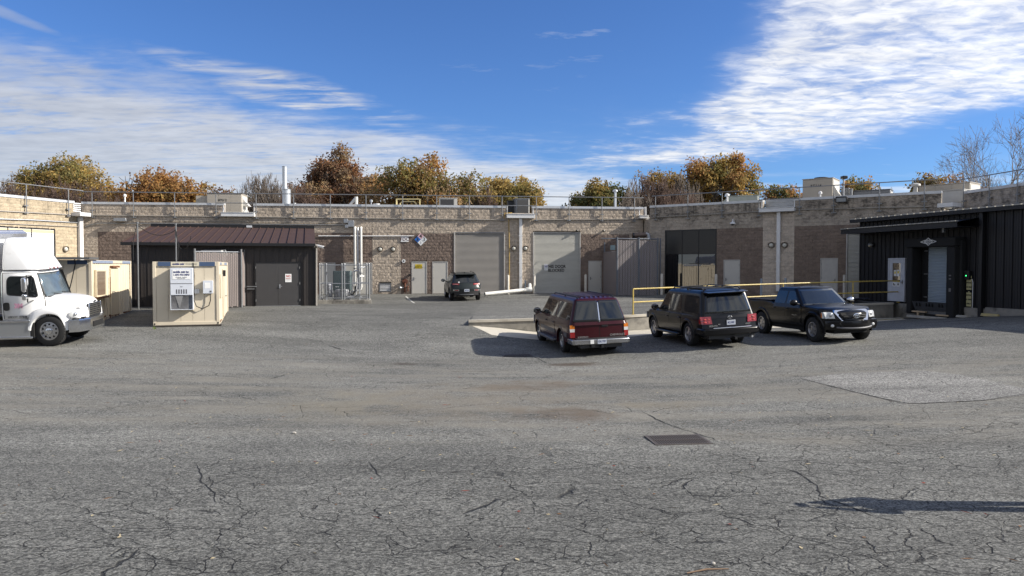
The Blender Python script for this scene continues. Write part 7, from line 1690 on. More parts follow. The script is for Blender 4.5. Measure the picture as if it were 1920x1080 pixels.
text('USDOT 107848', .085, M_INK, tk, (-.95, -(caby(.95) + .042), .955), (R(90), 0, 0), bold=.02)
# roof fairing
ringloft([rrect(-1.38, -.16, .97, 2.47, .34, .1, .14), rrect(-1.38, -.24, .965, 2.62, .36, .1, .14), rrect(-1.37, -.40, .94, 2.88, .38, .1, .12), rrect(-1.36, -.58, .90, 3.12, .38, .1, .10), rrect(-1.35, -.78, .86, 3.32, .34, .1, .07), rrect(-1.34, -.96, .80, 3.45, .25, .1, .04), rrect(-1.28, -1.06, .70, 3.50, .15, .1, .03)], 'roof_fairing', P_WHITE, smooth=50)
mk = MB()
for y in (-.62, -.3, 0, .3, .62): mk.sphere((-.24 - .12 * (y / .9) ** 2, y, 2.48), (.05, .06, .035), 10, 6)
kind(mk.build('marker_lights', mat('dark red lens', (.16, .01, .01), .2), tk), 'stuff')
# bonnet with swept fenders
rows = []
for x, w_, zt, zb_, cr in ((-.10, .98, 1.57, 1.0, .06), (.15, .94, 1.53, .98, .08), (.45, .90, 1.49, .96, .10), (.8, .86, 1.44, .95, .11), (1.1, .80, 1.39, .95, .11), (1.30, .72, 1.33, .94, .09), (1.38, .62, 1.25, .92, .05)):
    r_ = [(x - .10 * 1, -w_, zb_)] if False else [(x, -w_, zb_)]
    for i in range(9): q = -1 + 2 * i / 8; e = 1 - abs(q) ** 6; r_.append((x - (.14 * q * q if x > .9 else 0), q * w_ * (.97 if abs(q) == 1 else 1), zt - .10 * abs(q) ** 4 + cr * (1 - q * q)))
    r_.append((x, w_, zb_)); rows.append(r_)
ringloft(rows, 'bonnet', P_WHITE, smooth=50)
for sd in (-1, 1):
    vs, fs = [], []; n = 22; prof = [(.54, .95), (.54, 1.13), (.57, 1.17), (.63, 1.17), (.74, 1.12), (.86, 1.02), (.98, .86), (1.0, .70)]
    for i in range(n + 1):
        q = math.pi * (-.02 + 1.0 * i / n); c_, sn = math.cos(q), math.sin(q)
        for r_, o in prof:
            k = 1.0 + .35 * max(0, c_) ** 2 * (r_ - .54) / .4
            X = r_ * c_ * k; Z = .49 + r_ * sn * (.96 if r_ > .8 else 1) - .08 * max(0, c_) * (r_ - .54) / .4
            yo = o - .28 * max(0, X - .5); X = min(X, .80) if X > 0 else max(X, -.62)
            vs.append((X, sd * yo, max(Z, .50)))
    m_ = len(prof)
    for i in range(n):
        for k in range(m_ - 1): fs.append((i * m_ + k, i * m_ + k + 1, (i + 1) * m_ + k + 1, (i + 1) * m_ + k))
    MB().add(vs, fs).build('fender', P_WHITE, tk, smooth=50)
    # nose corner carrying the headlight
    ringloft([[(x, sd * y, z) for x, y, z in ((.55, .70, .88), (.62, 1.06, .88), (1.15, .96, .87), (1.42, .60, .86), (1.3, .5, .86))], [(x, sd * y, z) for x, y, z in ((.55, .70, 1.06), (.62, 1.06, 1.05), (1.14, .955, 1.04), (1.41, .60, 1.04), (1.3, .5, 1.04))], [(x, sd * y, z) for x, y, z in ((.5, .70, 1.22), (.55, 1.0, 1.16), (1.10, .90, 1.15), (1.37, .58, 1.18), (1.2, .5, 1.24))]], 'nose', P_WHITE, smooth=30)
    hl = holder('headlight', tk); hp = [(.74, 1.062, .95), (.92, 1.034, .915), (1.12, .985, .92), (1.25, .83, .955), (1.20, .90, 1.08), (1.10, .98, 1.11), (.86, 1.035, 1.10), (.75, 1.06, 1.03)]
    ctr = Vector((1.0, 1.02, 1.01)); nrm = Vector((.25, .97, 0)); n = len(hp); out_ = [Vector(p) + nrm * .05 for p in hp]; inn = [Vector(p) - nrm * .06 for p in hp]
    MB().add([(p.x, sd * p.y, p.z) for p in out_ + inn] + [(ctr.x + .02, sd * (ctr.y + .075), ctr.z)], [(i, (i + 1) % n, (i + 1) % n + n, i + n) for i in range(n)] + [(i, (i + 1) % n, 2 * n) for i in range(n)]).build('lens', M_CLEAR, hl, smooth=60)
    MB().sphere((1.04, sd * 1.06, 1.01), (.08, .05, .06), 12, 8).build('reflector', M_CHROME, hl)
gr_ = holder('grille', tk); MB().box(1.30, 1.40, -.52, .52, .88, 1.30).build('backing', M_BLACK, gr_, bevel=.03)
bm_ = MB().box(1.395, 1.43, -.50, .50, -.016, .016).mesh('bar', M_CHROME, 0)
for k in range(6): shared('bar', bm_, gr_, (0, 0, .925 + k * .065))
MB().box(1.38, 1.425, -.54, -.50, .88, 1.30).box(1.38, 1.425, .50, .54, .88, 1.30).build('side_trim', M_CHROME, gr_, bevel=.01)
MB().sphere((1.42, 0, 1.345), (.02, .09, .03), 10, 6).build('bonnet_badge', M_BLACK, tk)
bp = MB(); pts = [(.78, -1.17), (1.22, -1.06), (1.50, -.62), (1.54, 0), (1.50, .62), (1.22, 1.06), (.78, 1.17), (.78, 1.08), (1.1, .95), (1.35, .55), (1.38, 0), (1.35, -.55), (1.1, -.95), (.78, -1.08)]
n = len(pts); prof = [(.43, -.02), (.48, 0), (.80, 0), (.84, -.02)]
for z, o in prof: bp.v += [(x + o, y, z) for x, y in pts]
for i in range(3):
    for k in range(n): bp.f.append((i * n + k, i * n + (k + 1) % n, (i + 1) * n + (k + 1) % n, (i + 1) * n + k)); bp.mi.append(0)
bp.f += [list(range(n)), list(range(3 * n, 4 * n))]; bp.mi += [0, 0]
M_CHROMED = mat('dull chrome', (.62, .63, .65), .22, 1., col2=(.48, .48, .5), nscale=3)
trk(bp, 'front_bumper', M_CHROMED, smooth=25); MB().box(1.46, 1.553, -.42, .42, .52, .70).build('bumper_intake', M_DARK, tk, bevel=.02); MB().box(.6, 1.35, -.9, .9, .84, .90).build('bumper_cover', M_PLASTIC, tk)
for sd in (-1, 1): # cowl gap trim
    MB().tube([(-.06, sd * 1.05, .98), (.02, sd * 1.07, 1.10), (.10, sd * 1.04, 1.17)], .025, 6).build('cowl_seal', M_BLACK, tk)
    st = holder('step_fairing', tk); MB().box(-2.6, -.55, sd * 1.02 - .12, sd * 1.02 + .12, .30, .82).build('tank', mat('brushed aluminium', (.40, .41, .42), .4, .8, col2=(.42, .43, .44)), st, bevel=.05); MB().box(-2.6, -.55, sd * 1.14 - .03, sd * 1.14 + .03, .78, .86).box(-2.6, -.5, sd * 1.14 - .04, sd * 1.14 + .04, .26, .33).build('tread', M_CHROMED, st, bevel=.01); MB().box(-.56, -.46, sd * 1.0 - .14, sd * 1.0 + .14, .3, .84).build('splash_guard', M_RUBBER, st)
for y in (-.35, .25): MB().tube([(.02, y + .35, 1.60), (-.02, y - .2, 1.67)], .014, 6).build('wiper', M_BLACK, tk)
MB().tube([(-.45, -.35, 1.72), (-.40, -.1, 1.82), (-.35, .05, 1.70)], .02, 8).build('steering_wheel', M_BLACK, tk)
# frame, box, wheels
MB().box(-8.5, 1.2, -.45, .45, .55, .80).box(.0, 1.1, -.8, .8, .62, 1.2).build('chassis', M_UNDER, tk); MB().tube([(0, -1, .48), (0, 1, .48)], .08, 8).tube([(-4.9, -1, .48), (-4.9, 1, .48)], .1, 8).build('axle', M_UNDER, tk)
bx = holder('cargo_box', tk); MB().box(-8.8, -1.56, -1.28, 1.28, 1.05, 3.70).build('shell', mat('white box panel', (.76, .76, .76), .4), bx, bevel=.03)
MB().add([(-1.56, -1.285, 3.45), (-1.50, -1.25, 3.62), (-1.62, -1.2, 3.74), (-8.8, -1.2, 3.76), (-8.8, -1.285, 3.45), (-1.56, 1.285, 3.45), (-1.50, 1.25, 3.62), (-1.62, 1.2, 3.74), (-8.8, 1.2, 3.76), (-8.8, 1.285, 3.45)], [(0, 1, 6, 5), (1, 2, 7, 6), (2, 3, 8, 7), (0, 4, 3, 2, 1), (5, 6, 7, 8, 9), (3, 4, 9, 8)]).build('roof_cap', mat('aluminium roof cap', (.62, .64, .68), .25, .7), bx, smooth=50)
MB().box(-1.58, -1.50, -1.29, -1.20, 1.05, 3.5).box(-1.58, -1.50, 1.20, 1.29, 1.05, 3.5).build('corner_post', M_STEELD, bx, bevel=.02)
# the nose of the truck is short: everything ahead of the axle is drawn in
done = set()
def nose_in(o):
    if o.type == 'MESH' and o.data.name not in done:
        done.add(o.data.name)
        for v_ in o.data.vertices:
            if v_.co.x > .25: v_.co.x = .25 + (v_.co.x - .25) * .64
    for ch in o.children: nose_in(ch)
for o in list(tk.children):
    if o.name.split('.')[0] in ('bonnet', 'nose', 'headlight', 'grille', 'front_bumper', 'bumper_intake', 'bumper_cover', 'bonnet_badge', 'fender', 'chassis'): nose_in(o)
class _T: pass
tc = Car.__new__(Car); tc.t = tk; tc.W = 2.30; tc.ax = (0.0, -4.9); tc.Rw = .49; tc.xf = 1.5
tc.wheels(.27, 10, .58, M_ALLOY, inset=.0, steer=R(-8))
for w_ in [o for o in tk.children if o.name.startswith('wheel')]:
    sd = -1 if w_.location.y < 0 else 1
    hub = MB(); hub.lathe([(.10, sd * .06), (.10, sd * .15), (.05, sd * .17)], 16, 'Y')
    for k in range(10): q = 2 * math.pi * k / 10; hub.lathe([(.016, sd * .08), (.016, sd * .125)], 6, 'Y', (.15 * math.cos(q), 0, .15 * math.sin(q)))
    hub.build('hub', M_CHROME, w_); MB().lathe([(.27, sd * .075), (.20, sd * .095), (.10, sd * .10)], 24, 'Y').build('wheel_disc', M_ALLOY, w_)
    hl_ = MB()
    for k in range(10): q = 2 * math.pi * (k + .5) / 10; hl_.lathe([(.030, sd * .088), (.030, sd * .100)], 10, 'Y', (.215 * math.cos(q), 0, .215 * math.sin(q)))
    kind(hl_.build('hand_holes', M_DARK, w_), 'stuff')
p = on_ground(98, 648.5); p2 = Vector((math.cos(R(10)), math.sin(R(10)), 0)); nrm = Vector((-p2.y, p2.x, 0)); ctr = p + nrm * 1.0
tc.put((ctr.x - 4.9 * p2.x, ctr.y - 4.9 * p2.y), (ctr.x, ctr.y))
# ================================================================== rooftop plant
M_RTU = mat('beige plant casing', (.40, .36, .30), .5, col2=(.33, .30, .25), nscale=1.5); M_RTUP = mat('pale plant casing', (.56, .54, .49), .45); M_COIL = mat('dark coil fins', (.035, .035, .037), .6, col2=(.06, .06, .06), nscale=14, stretch=(8, 8, .5)); M_GREENB = mat('grey green plant casing', (.34, .37, .33), .5)
def rtu(px0, px1, py_top, Y, dep, rz, m, name, label, cat='air conditioner', zb=5.2, coil=None, hood=None, txt=None, fan=False, panels=3):
    a, b = at(px0, py_top, Y), at(px1, py_top, Y); wd = (b.x - a.x) / max(.5, math.cos(rz)); h = a.z - zb
    t = thing(name, label, cat, ((a.x + b.x) / 2, Y, zb), rz)
    MB().box(-wd / 2, wd / 2, 0, dep, .10, h).build('casing', m, t, bevel=.03); MB().box(-wd / 2 + .05, wd / 2 - .05, .05, dep - .05, 0, .10).build('curb', M_STEELD, t)
    MB().box(-wd / 2 - .03, wd / 2 + .03, -.03, dep + .03, h, h + .04).build('lid', m, t, bevel=.01)
    if not coil:
        for k in range(panels): MB().box(-wd / 2 + .03 + k * (wd - .06) / panels, -wd / 2 + .03 + (k + 1) * (wd - .06) / panels - .02, -.015, .0, .16, h - .05).build('panel', m, t, bevel=.005)
    else:
        MB().box(-wd / 2 + .07, wd / 2 - wd * coil, -.012, .0, .2, h - .07).build('coil', M_COIL, t); MB().box(wd / 2 - wd * coil + .03, wd / 2, -.015, 0, .12, h - .02).build('end_panel', M_RTUP, t)
    MB().box(wd / 2, wd / 2 + .015, .1, dep - .1, .2, h - .1).build('side_panel', M_RTUP, t)
    if hood: MB().add([(wd / 2 + .015, .2, h * .8), (wd / 2 + .4, .2, h * .45), (wd / 2 + .015, .2, h * .45), (wd / 2 + .015, dep * .6, h * .8), (wd / 2 + .4, dep * .6, h * .45), (wd / 2 + .015, dep * .6, h * .45)], [(0, 1, 2), (5, 4, 3), (0, 3, 4, 1), (1, 4, 5, 2)]).build('hood', M_RTUP, t)
    if fan: MB().lathe([(wd * .22, 0), (wd * .24, .12), (wd * .2, .14)], 18, 'Z', (0, dep / 2, h + .04)).build('fan_shroud', M_BLACK, t)
    if txt: text(txt, .20, M_INK, t, (-wd * .05, -.022, h - .42), bold=.02)
    return t, wd, h
t, wd, h = rtu(389, 452, 363.5, 49.4, 1.6, WM.rz, M_RTU, 'rooftop_unit', 'big beige rooftop air handler marked RTU 2 standing in the left parapet gap', txt='RTU 2', hood=True)
MB().box(-wd / 2 - .75, -wd / 2 - .02, .2, 1.4, .1, h - .12).build('intake_section', M_RTU, t, bevel=.02)
MB().tube([(wd / 2 + .1, -.3, .1), (wd / 2 + .35, -.35, .45), (wd / 2 + .5, -.3, .1)], .04, 8).build('drain_pipe', M_PVC, t)
rtu(968, 993, 373, 51.3, 1.0, WM.rz + .12, M_STEELD, 'rooftop_unit', 'dark coiled condenser standing in the parapet gap above the tall downspout', coil=.12, fan=False, zb=5.0)
t, wd, h = rtu(953, 967, 377, 51.9, .9, WM.rz, M_BLACK, 'rooftop_unit', 'smaller black casing just left of the condenser in the middle parapet gap', zb=5.0, panels=1)
rtu(824, 857, 372, 53.5, 1.0, WM.rz, M_RTUP, 'rooftop_unit', 'low dark-fronted condenser above the tall grey roller door', coil=.2, zb=5.2)
t, wd, h = rtu(1511, 1555, 335.5, 46.5, 1.9, WB.rz, M_RTU, 'rooftop_unit', 'tall beige rooftop air handler marked RTU 14 above the shaded wing', txt='RTU 14', zb=5.2, hood=True, fan=True, panels=2)
MB().box(wd / 2 + .3, wd / 2 + .75, .9, 1.7, .1, h * .72).build('condenser_section', M_STEELD, t, bevel=.02)
t, wd, h = rtu(1366, 1418, 367.5, 51.5, 1.6, WB.rz * .6, M_GREENB, 'rooftop_unit', 'low grey green rooftop unit behind the mouldy parapet', txt='RTU 6', zb=5.2)
MB().add([(-wd / 2 - 1.1, .1, .5), (-wd / 2, .1, h - .1), (-wd / 2, 1.3, h - .1), (-wd / 2 - 1.1, 1.3, .5), (-wd / 2 - 1.1, .1, .1), (-wd / 2, .1, .1), (-wd / 2, 1.3, .1), (-wd / 2 - 1.1, 1.3, .1)], [(0, 1, 2, 3), (0, 4, 5, 1), (3, 2, 6, 7), (0, 3, 7, 4)]).build('sloping_hood', M_GREENB, t)
t, wd, h = rtu(1742, 1797, 346, 43.4, 1.5, R(-52), M_RTU, 'rooftop_unit', 'beige rooftop unit with a name board at the right corner above the black building', txt='YORK', zb=5.35, panels=3)
rtu(1751, 1788, 358.5, 42.0, .8, R(-58), M_RTUP, 'rooftop_unit', 'small pale louvred unit sitting in the corner parapet gap', zb=5.22, panels=1)
rtu(1608, 1660, 357, 46., 1.0, WB.rz, M_STEELD, 'rooftop_unit', 'low dark rooftop box behind the right parapet', zb=5.2, panels=2)
def vent(px, py_top, Y, r, m, name, label, cat, cap=None, zb=5.2):
    p = at(px, py_top, Y); t = thing(name, label, cat, (p.x, p.y, zb)); h = p.z - zb
    MB().lathe([(r, 0), (r, h)], 18).build('pipe', m, t)
    if cap == 'hat': MB().lathe([(r * 2.2, h - .05), (r * 2.1, h + .06), (r * .5, h + .12)], 16).build('cap', m, t)
    if cap == 'rim': MB().lathe([(r * 1.12, h - .06), (r * 1.12, h)], 18).build('rim', m, t)
    return t, h
M_STACK = mat('galvanised stack', (.58, .60, .61), .38, .55, col2=(.48, .5, .52), nscale=1.5)
Ys = 54.; p = at(535, 312, Ys); q = at(537, 355, Ys); t = thing('exhaust_stack', 'tall two-stage galvanised exhaust stack in front of the bare trees', 'chimney', (q.x, Ys, 5.2)); h1, h2 = q.z - 5.2, p.z - 5.2
MB().lathe([(.29, 0), (.29, h1)], 24).build('lower_stage', M_STACK, t); MB().lathe([(.165, h1), (.165, h2)], 20, 'Z', (-.12, 0, 0)).build('upper_stage', M_STACK, t); MB().lathe([(.31, h1 - .06), (.31, h1)], 24).build('collar', M_STEEL, t); MB().lathe([(.18, h2 - .05), (.18, h2)], 20, 'Z', (-.12, 0, 0)).build('rim', M_STEEL, t)
t, h = vent(234, 367, 47.6, .045, M_WHITEM, 'vent_pipe', 'white mushroom-capped vent pipe above the far left of the main wall', 'vent', 'hat', 4.9)
p0, p1 = at(668, 369, 51), at(655, 383, 51); t = thing('vent_elbow', 'white bent vent pipe behind the parapet over the riser pipes', 'vent', (p0.x, 51, 5.2)); z = p0.z - 5.2
MB().tube([(0, 0, 0), (0, 0, z)], .11, 12).build('pipe', M_PVC, t); MB().tube([(-.05, 0, z - .1), (p1.x - p0.x, 0, p1.z - 5.3)], .09, 12).build('branch', M_PVC, t)
vent(696, 377, 51.5, .05, M_STEEL, 'vent_pipe', 'short grey capped vent left of the yellow hatch rail', 'vent', 'hat'); vent(706, 382, 51.2, .2, M_WHITEM, 'roof_dome', 'flat white roof vent beside the grey capped vent', 'vent', 'rim')
vent(553, 380.5, 50.5, .06, M_WHITEM, 'vent_pipe', 'stubby white vent right of the tall exhaust stack', 'vent', 'rim')
vent(1153.5, 358, 53.5, .085, M_STACK, 'vent_pipe', 'slim grey vent pipe behind the parapet near the inner corner', 'vent', 'hat'); vent(1363.5, 366, 50, .07, M_WHITEM, 'vent_pipe', 'white mushroom vent beside the grey green rooftop unit', 'vent', 'hat')
vent(1538, 362, 45.5, .05, M_WHITEM, 'vent_pipe', 'tiny white vent in front of the tall beige air handler', 'vent', 'hat'); vent(1595, 354, 46, .12, M_STEELD, 'vent_pipe', 'dark stub vent right of the roof lamp post', 'vent', 'rim'); vent(1717, 347, 44, .12, M_RTUP, 'vent_pipe', 'pale stub vent left of the named rooftop unit', 'vent', 'hat')
p = at(1582, 333, 45.6); t = thing('roof_lamp_post', 'black square-headed lamp on a post behind the right parapet', 'lamp post', (p.x, p.y, 5.2)); MB().tube([(0, 0, 0), (0, 0, p.z - 5.25)], .05, 8).build('post', M_STEEL, t); MB().cbox((0, -.05, p.z - 5.2), (.3, .4, .18)).build('head', M_BLACK, t, bevel=.03)
M_HATCH = mat('pale yellow hatch rail', (.62, .52, .26), .5)
t = thing('hatch_rail', 'pale yellow safety rails round a roof hatch behind the parapet', 'railing', (0, 0, 0))
for Yh in (52., 53.2):
    a, b = at(743 + (Yh - 52), 384, Yh), at(787, 384, Yh); zt = at(760, 373.5, Yh).z
    for x in (a.x, b.x): MB().tube([(x, Yh, 5.2), (x, Yh, zt)], .04, 8).build('post', M_HATCH, t)
    MB().tube([(a.x, Yh, zt), (b.x, Yh, zt)], .035, 8).build('rail', M_HATCH, t); MB().tube([(a.x + .25, Yh + .02, 5.2), (a.x + .25, Yh + .02, zt - .3), (a.x + .4, Yh + .02, zt - .16), (b.x - .4, Yh + .02, zt - .16), (b.x - .25, Yh + .02, zt - .3), (b.x - .25, Yh + .02, 5.2)], .035, 8).build('grab_loop', M_HATCH, t)

# ================================================================== trees behind the building
def leaf_mat(name, col):
    m = bpy.data.materials.new(name); m.use_nodes = True; t = NT(m.node_tree)
    o = t.n('ShaderNodeOutputMaterial'); df = t.n('ShaderNodeBsdfDiffuse'); tr = t.n('ShaderNodeBsdfTranslucent'); mx = t.n('ShaderNodeMixShader'); mx.inputs[0].default_value = .48
    pos = t.n('ShaderNodeTexCoord').outputs['Object']; f = t.mr(t.noise(pos, .55, 4, .6), .35, .65)
    c = t.mix(f, col, (col[0] * .62, col[1] * .66, col[2] * .9)); c = t.mix(t.mr(t.noise(pos, 3.1, 3), .55, .75, 0, .5), c, (col[0] * .5, col[1] * .65, col[2]))
    t.l(c, df.inputs[0]); t.l(c, tr.inputs[0]); t.l(df.outputs[0], mx.inputs[1]); t.l(tr.outputs[0], mx.inputs[2]); t.l(mx.outputs[0], o.inputs[0]); return m
LM = {k: leaf_mat('leaves ' + k, tuple(1.28 * q for q in c)) for k, c in dict(gold=(.36, .24, .075), yellow=(.46, .33, .11), olive=(.225, .19, .065), green=(.15, .155, .06), orange=(.38, .21, .075), rust=(.27, .135, .06), brown=(.21, .13, .075), tan=(.33, .23, .115)).items()}
M_BARK = mat('grey bark', (.10, .085, .07), .95, col2=(.06, .05, .042), nscale=6, bump=.4); M_TWIGS = mat('bare twigs', (.17, .14, .115), .95, col2=(.11, .09, .075), nscale=2); M_TWIGD = mat('dark bare twigs', (.13, .085, .065), .95, col2=(.08, .055, .045))
def np_mesh(name, V, Q, mats, mi=None):
    me = bpy.data.meshes.new(name); V = np.asarray(V, np.float32); Q = np.asarray(Q, np.int32)
    me.vertices.add(len(V)); me.vertices.foreach_set('co', V.ravel()); me.loops.add(Q.size); me.loops.foreach_set('vertex_index', Q.ravel())
    me.polygons.add(len(Q)); me.polygons.foreach_set('loop_start', np.arange(0, Q.size, Q.shape[1], dtype=np.int32))
    for m in mats: me.materials.append(m)
    if mi is not None: me.polygons.foreach_set('material_index', np.asarray(mi, np.int32))
    me.update(); me.validate(); return me
def tubes(segs, n=4):
    """segs: rows p0(3) p1(3) r0 r1 -> quads"""
    A = np.array(segs, float); d = A[:, 3:6] - A[:, :3]; d /= np.linalg.norm(d, axis=1, keepdims=True) + 1e-9
    up = np.where(np.abs(d[:, 2:3]) < .9, np.array([[0, 0, 1.]]), np.array([[1., 0, 0]])); a = np.cross(d, up); a /= np.linalg.norm(a, axis=1, keepdims=True) + 1e-9; b = np.cross(d, a)
    V = []; 
    for e, rr_ in ((0, A[:, 6]), (3, A[:, 7])):
        for k in range(n): q = 2 * math.pi * k / n; V.append(A[:, e:e + 3] + (a * math.cos(q) + b * math.sin(q)) * rr_[:, None])
    V = np.stack(V, 1).reshape(-1, 3); N = len(A); base = np.arange(N)[:, None] * 2 * n
    Q = np.concatenate([np.stack([base[:, 0] + k, base[:, 0] + (k + 1) % n, base[:, 0] + n + (k + 1) % n, base[:, 0] + n + k], 1) for k in range(n)])
    return V, Q
def skeleton(rs, h, spread, levels, r0, up=.25, n0=5, fork=3, trunk=.3, shorten=.72):
    segs, tips = [], []
    def grow(p, d, ln, r, lv):
        k = 3; q = p
        for i in range(k):
            d = d + rs.normal(0, .10, 3); d[2] += .03; d /= np.linalg.norm(d); e = q + d * ln / k; segs.append([*q, *e, r * (1 - .3 * i / k), r * (1 - .3 * (i + 1) / k)]); q = e
            if lv > 0 and i >= 0 and lv < levels and rs.random() < .55: side(q, d, ln * .62, r * .5, lv - 1)
        if lv <= 0: tips.append(q); return
        for j in range(fork if lv > 1 else fork - 1 + (rs.random() < .5)):
            side(q, d, ln * shorten * rs.uniform(.75, 1.15), r * .62, lv - 1)
    def side(q, d, ln, r, lv):
        v = rs.normal(0, 1, 3); v -= d * v.dot(d); v /= np.linalg.norm(v) + 1e-9
        nd = d * rs.uniform(.7, 1.) + v * rs.uniform(.45, .8) * spread; nd[2] += up * .6; nd /= np.linalg.norm(nd); grow(q, nd, ln, max(r, .02), lv)
    d0 = np.array([0, 0, 1.]); q = np.zeros(3); tl = h * trunk; segs.append([*q, *(q + d0 * tl), r0, r0 * .75]); q = q + d0 * tl
    for j in range(n0):
        a = 2 * math.pi * (j + rs.random() * .6) / n0; nd = np.array([math.cos(a) * spread * .75, math.sin(a) * spread * .75, 1.]); nd /= np.linalg.norm(nd); grow(q, nd, h * .30, r0 * .55, levels)
    return segs, tips
def tree(name, label, px, py_top, halfpx, Y, mix, n_leaf=9000, dens=1., leaf=.165, crown_h=.72, seed=0, bare=.0, lump=.30, squash=1., cat='tree'):
    rs = np.random.default_rng(100 + seed); top = at(px, py_top, Y); gz_ = 0.; H = top.z - gz_; Rw = halfpx / F * Y; Rh = H * crown_h / 2
    t = thing(name, label, cat, (top.x, Y, gz_), 0, 'autumn trees beyond the building')
    segs, tips = skeleton(rs, H * .8, 1., 3, H * .022)
    S_ = np.array(segs); mx_ = np.abs(S_[:, :2]).max(); S_[:, [0, 1, 3, 4]] *= Rw * .95 / mx_; zmx = S_[:, 5].max(); S_[:, [2, 5]] *= H * .97 / zmx
    V, Q = tubes(S_[S_[:, 6] > .0]); me = np_mesh('branches', V, Q, [M_BARK])
    trunk = S_[:1]; o = shared('branches', me, t); MB().lathe([(H * .028, 0), (H * .02, H * .12), (H * .016, H * .33)], 10).build('trunk', M_BARK, t)
    # crown: lumps of leaf clusters through an uneven ellipsoid
    nl = int(26 + 10 * dens); L_ = rs.normal(0, 1, (nl, 3)); L_ /= np.linalg.norm(L_, axis=1, keepdims=True); L_ *= rs.uniform(.35, .80, (nl, 1)); L_[:, 2] = np.where(L_[:, 2] < -.35, -L_[:, 2] * .8, L_[:, 2])
    lr = rs.uniform(lump * .7, lump * 1.25, nl)
    k = np.linalg.norm(L_, axis=1) + lr; L_ *= np.minimum(1, 1.0 / k)[:, None]
    lm = rs.integers(0, len(mix), nl); ncl = int(n_leaf * 2.1 / 14); which = rs.integers(0, nl, ncl)
    c = rs.normal(0, 1, (ncl, 3)); c /= np.linalg.norm(c, axis=1, keepdims=True); c *= (rs.random((ncl, 1)) ** .5) * lr[which][:, None]; c += L_[which]
    C = np.c_[c[:, 0] * Rw, c[:, 1] * Rw, c[:, 2] * Rh + (H - Rh)]
    # scale so that the silhouette reaches the measured width and top
    C[:, 0] *= Rw / np.percentile(np.abs(C[:, 0]), 97.5); C[:, 2] += H - np.percentile(C[:, 2], 99.75)
    per = 14; n = ncl * per; P_ = np.repeat(C, per, 0) + rs.normal(0, .22, (n, 3)) * (1 + .3 * rs.random((n, 1)))
    a = rs.normal(0, 1, (n, 3)); a /= np.linalg.norm(a, axis=1, keepdims=True); b = np.cross(a, rs.normal(0, 1, (n, 3))); b /= np.linalg.norm(b, axis=1, keepdims=True)
    sz = leaf * rs.uniform(.55, 1.25, (n, 1)); a *= sz; b *= sz * .62
    V = np.stack([P_ - a, P_ + b - a * .1, P_ + a, P_ - b - a * .1], 1).reshape(-1, 3); Q = np.arange(n * 4).reshape(-1, 4)
    mi = lm[np.repeat(which, per)]; alt = rs.random(n) < .22; mi = np.where(alt, rs.integers(0, len(mix), n), mi)
    shared('crown', np_mesh('crown', V, Q, [LM[x] for x in mix], mi), t)
    return t
def bare_tree(label, px, py_top, halfpx, Y, m, seed, levels=5, r0=.16, group='bare trees beyond the building', trunk=.26, n0=4, lean=0., fork=3, up=.2, thin=False):
    rs = np.random.default_rng(500 + seed); top = at(px, py_top, Y); H = top.z
    t = thing('bare_tree', label, 'tree', (top.x, Y, 0), 0, group); segs, tips = skeleton(rs, H, 1.0, levels, r0, up=up, n0=n0, trunk=trunk, fork=fork)
    A = np.array(segs)
    if thin: A[:, 6:] *= np.where(A[:, 6:] < .05, .5, .8)
    A[:, [0, 1, 3, 4]] *= (halfpx / F * Y) / np.percentile(np.abs(A[:, 3]), 99.5); A[:, [2, 5]] *= H / A[:, 5].max()
    if lean: A[:, 0] += lean * A[:, 2]; A[:, 3] += lean * A[:, 5]
    big = A[:, 6] > r0 * .3
    V, Q = tubes(A[big], 6); shared('trunk', np_mesh('trunk', V, Q, [M_BARK]), t)
    V, Q = tubes(A[~big], 3); shared('branches', np_mesh('branches', V, Q, [m]), t); return t
k = 0
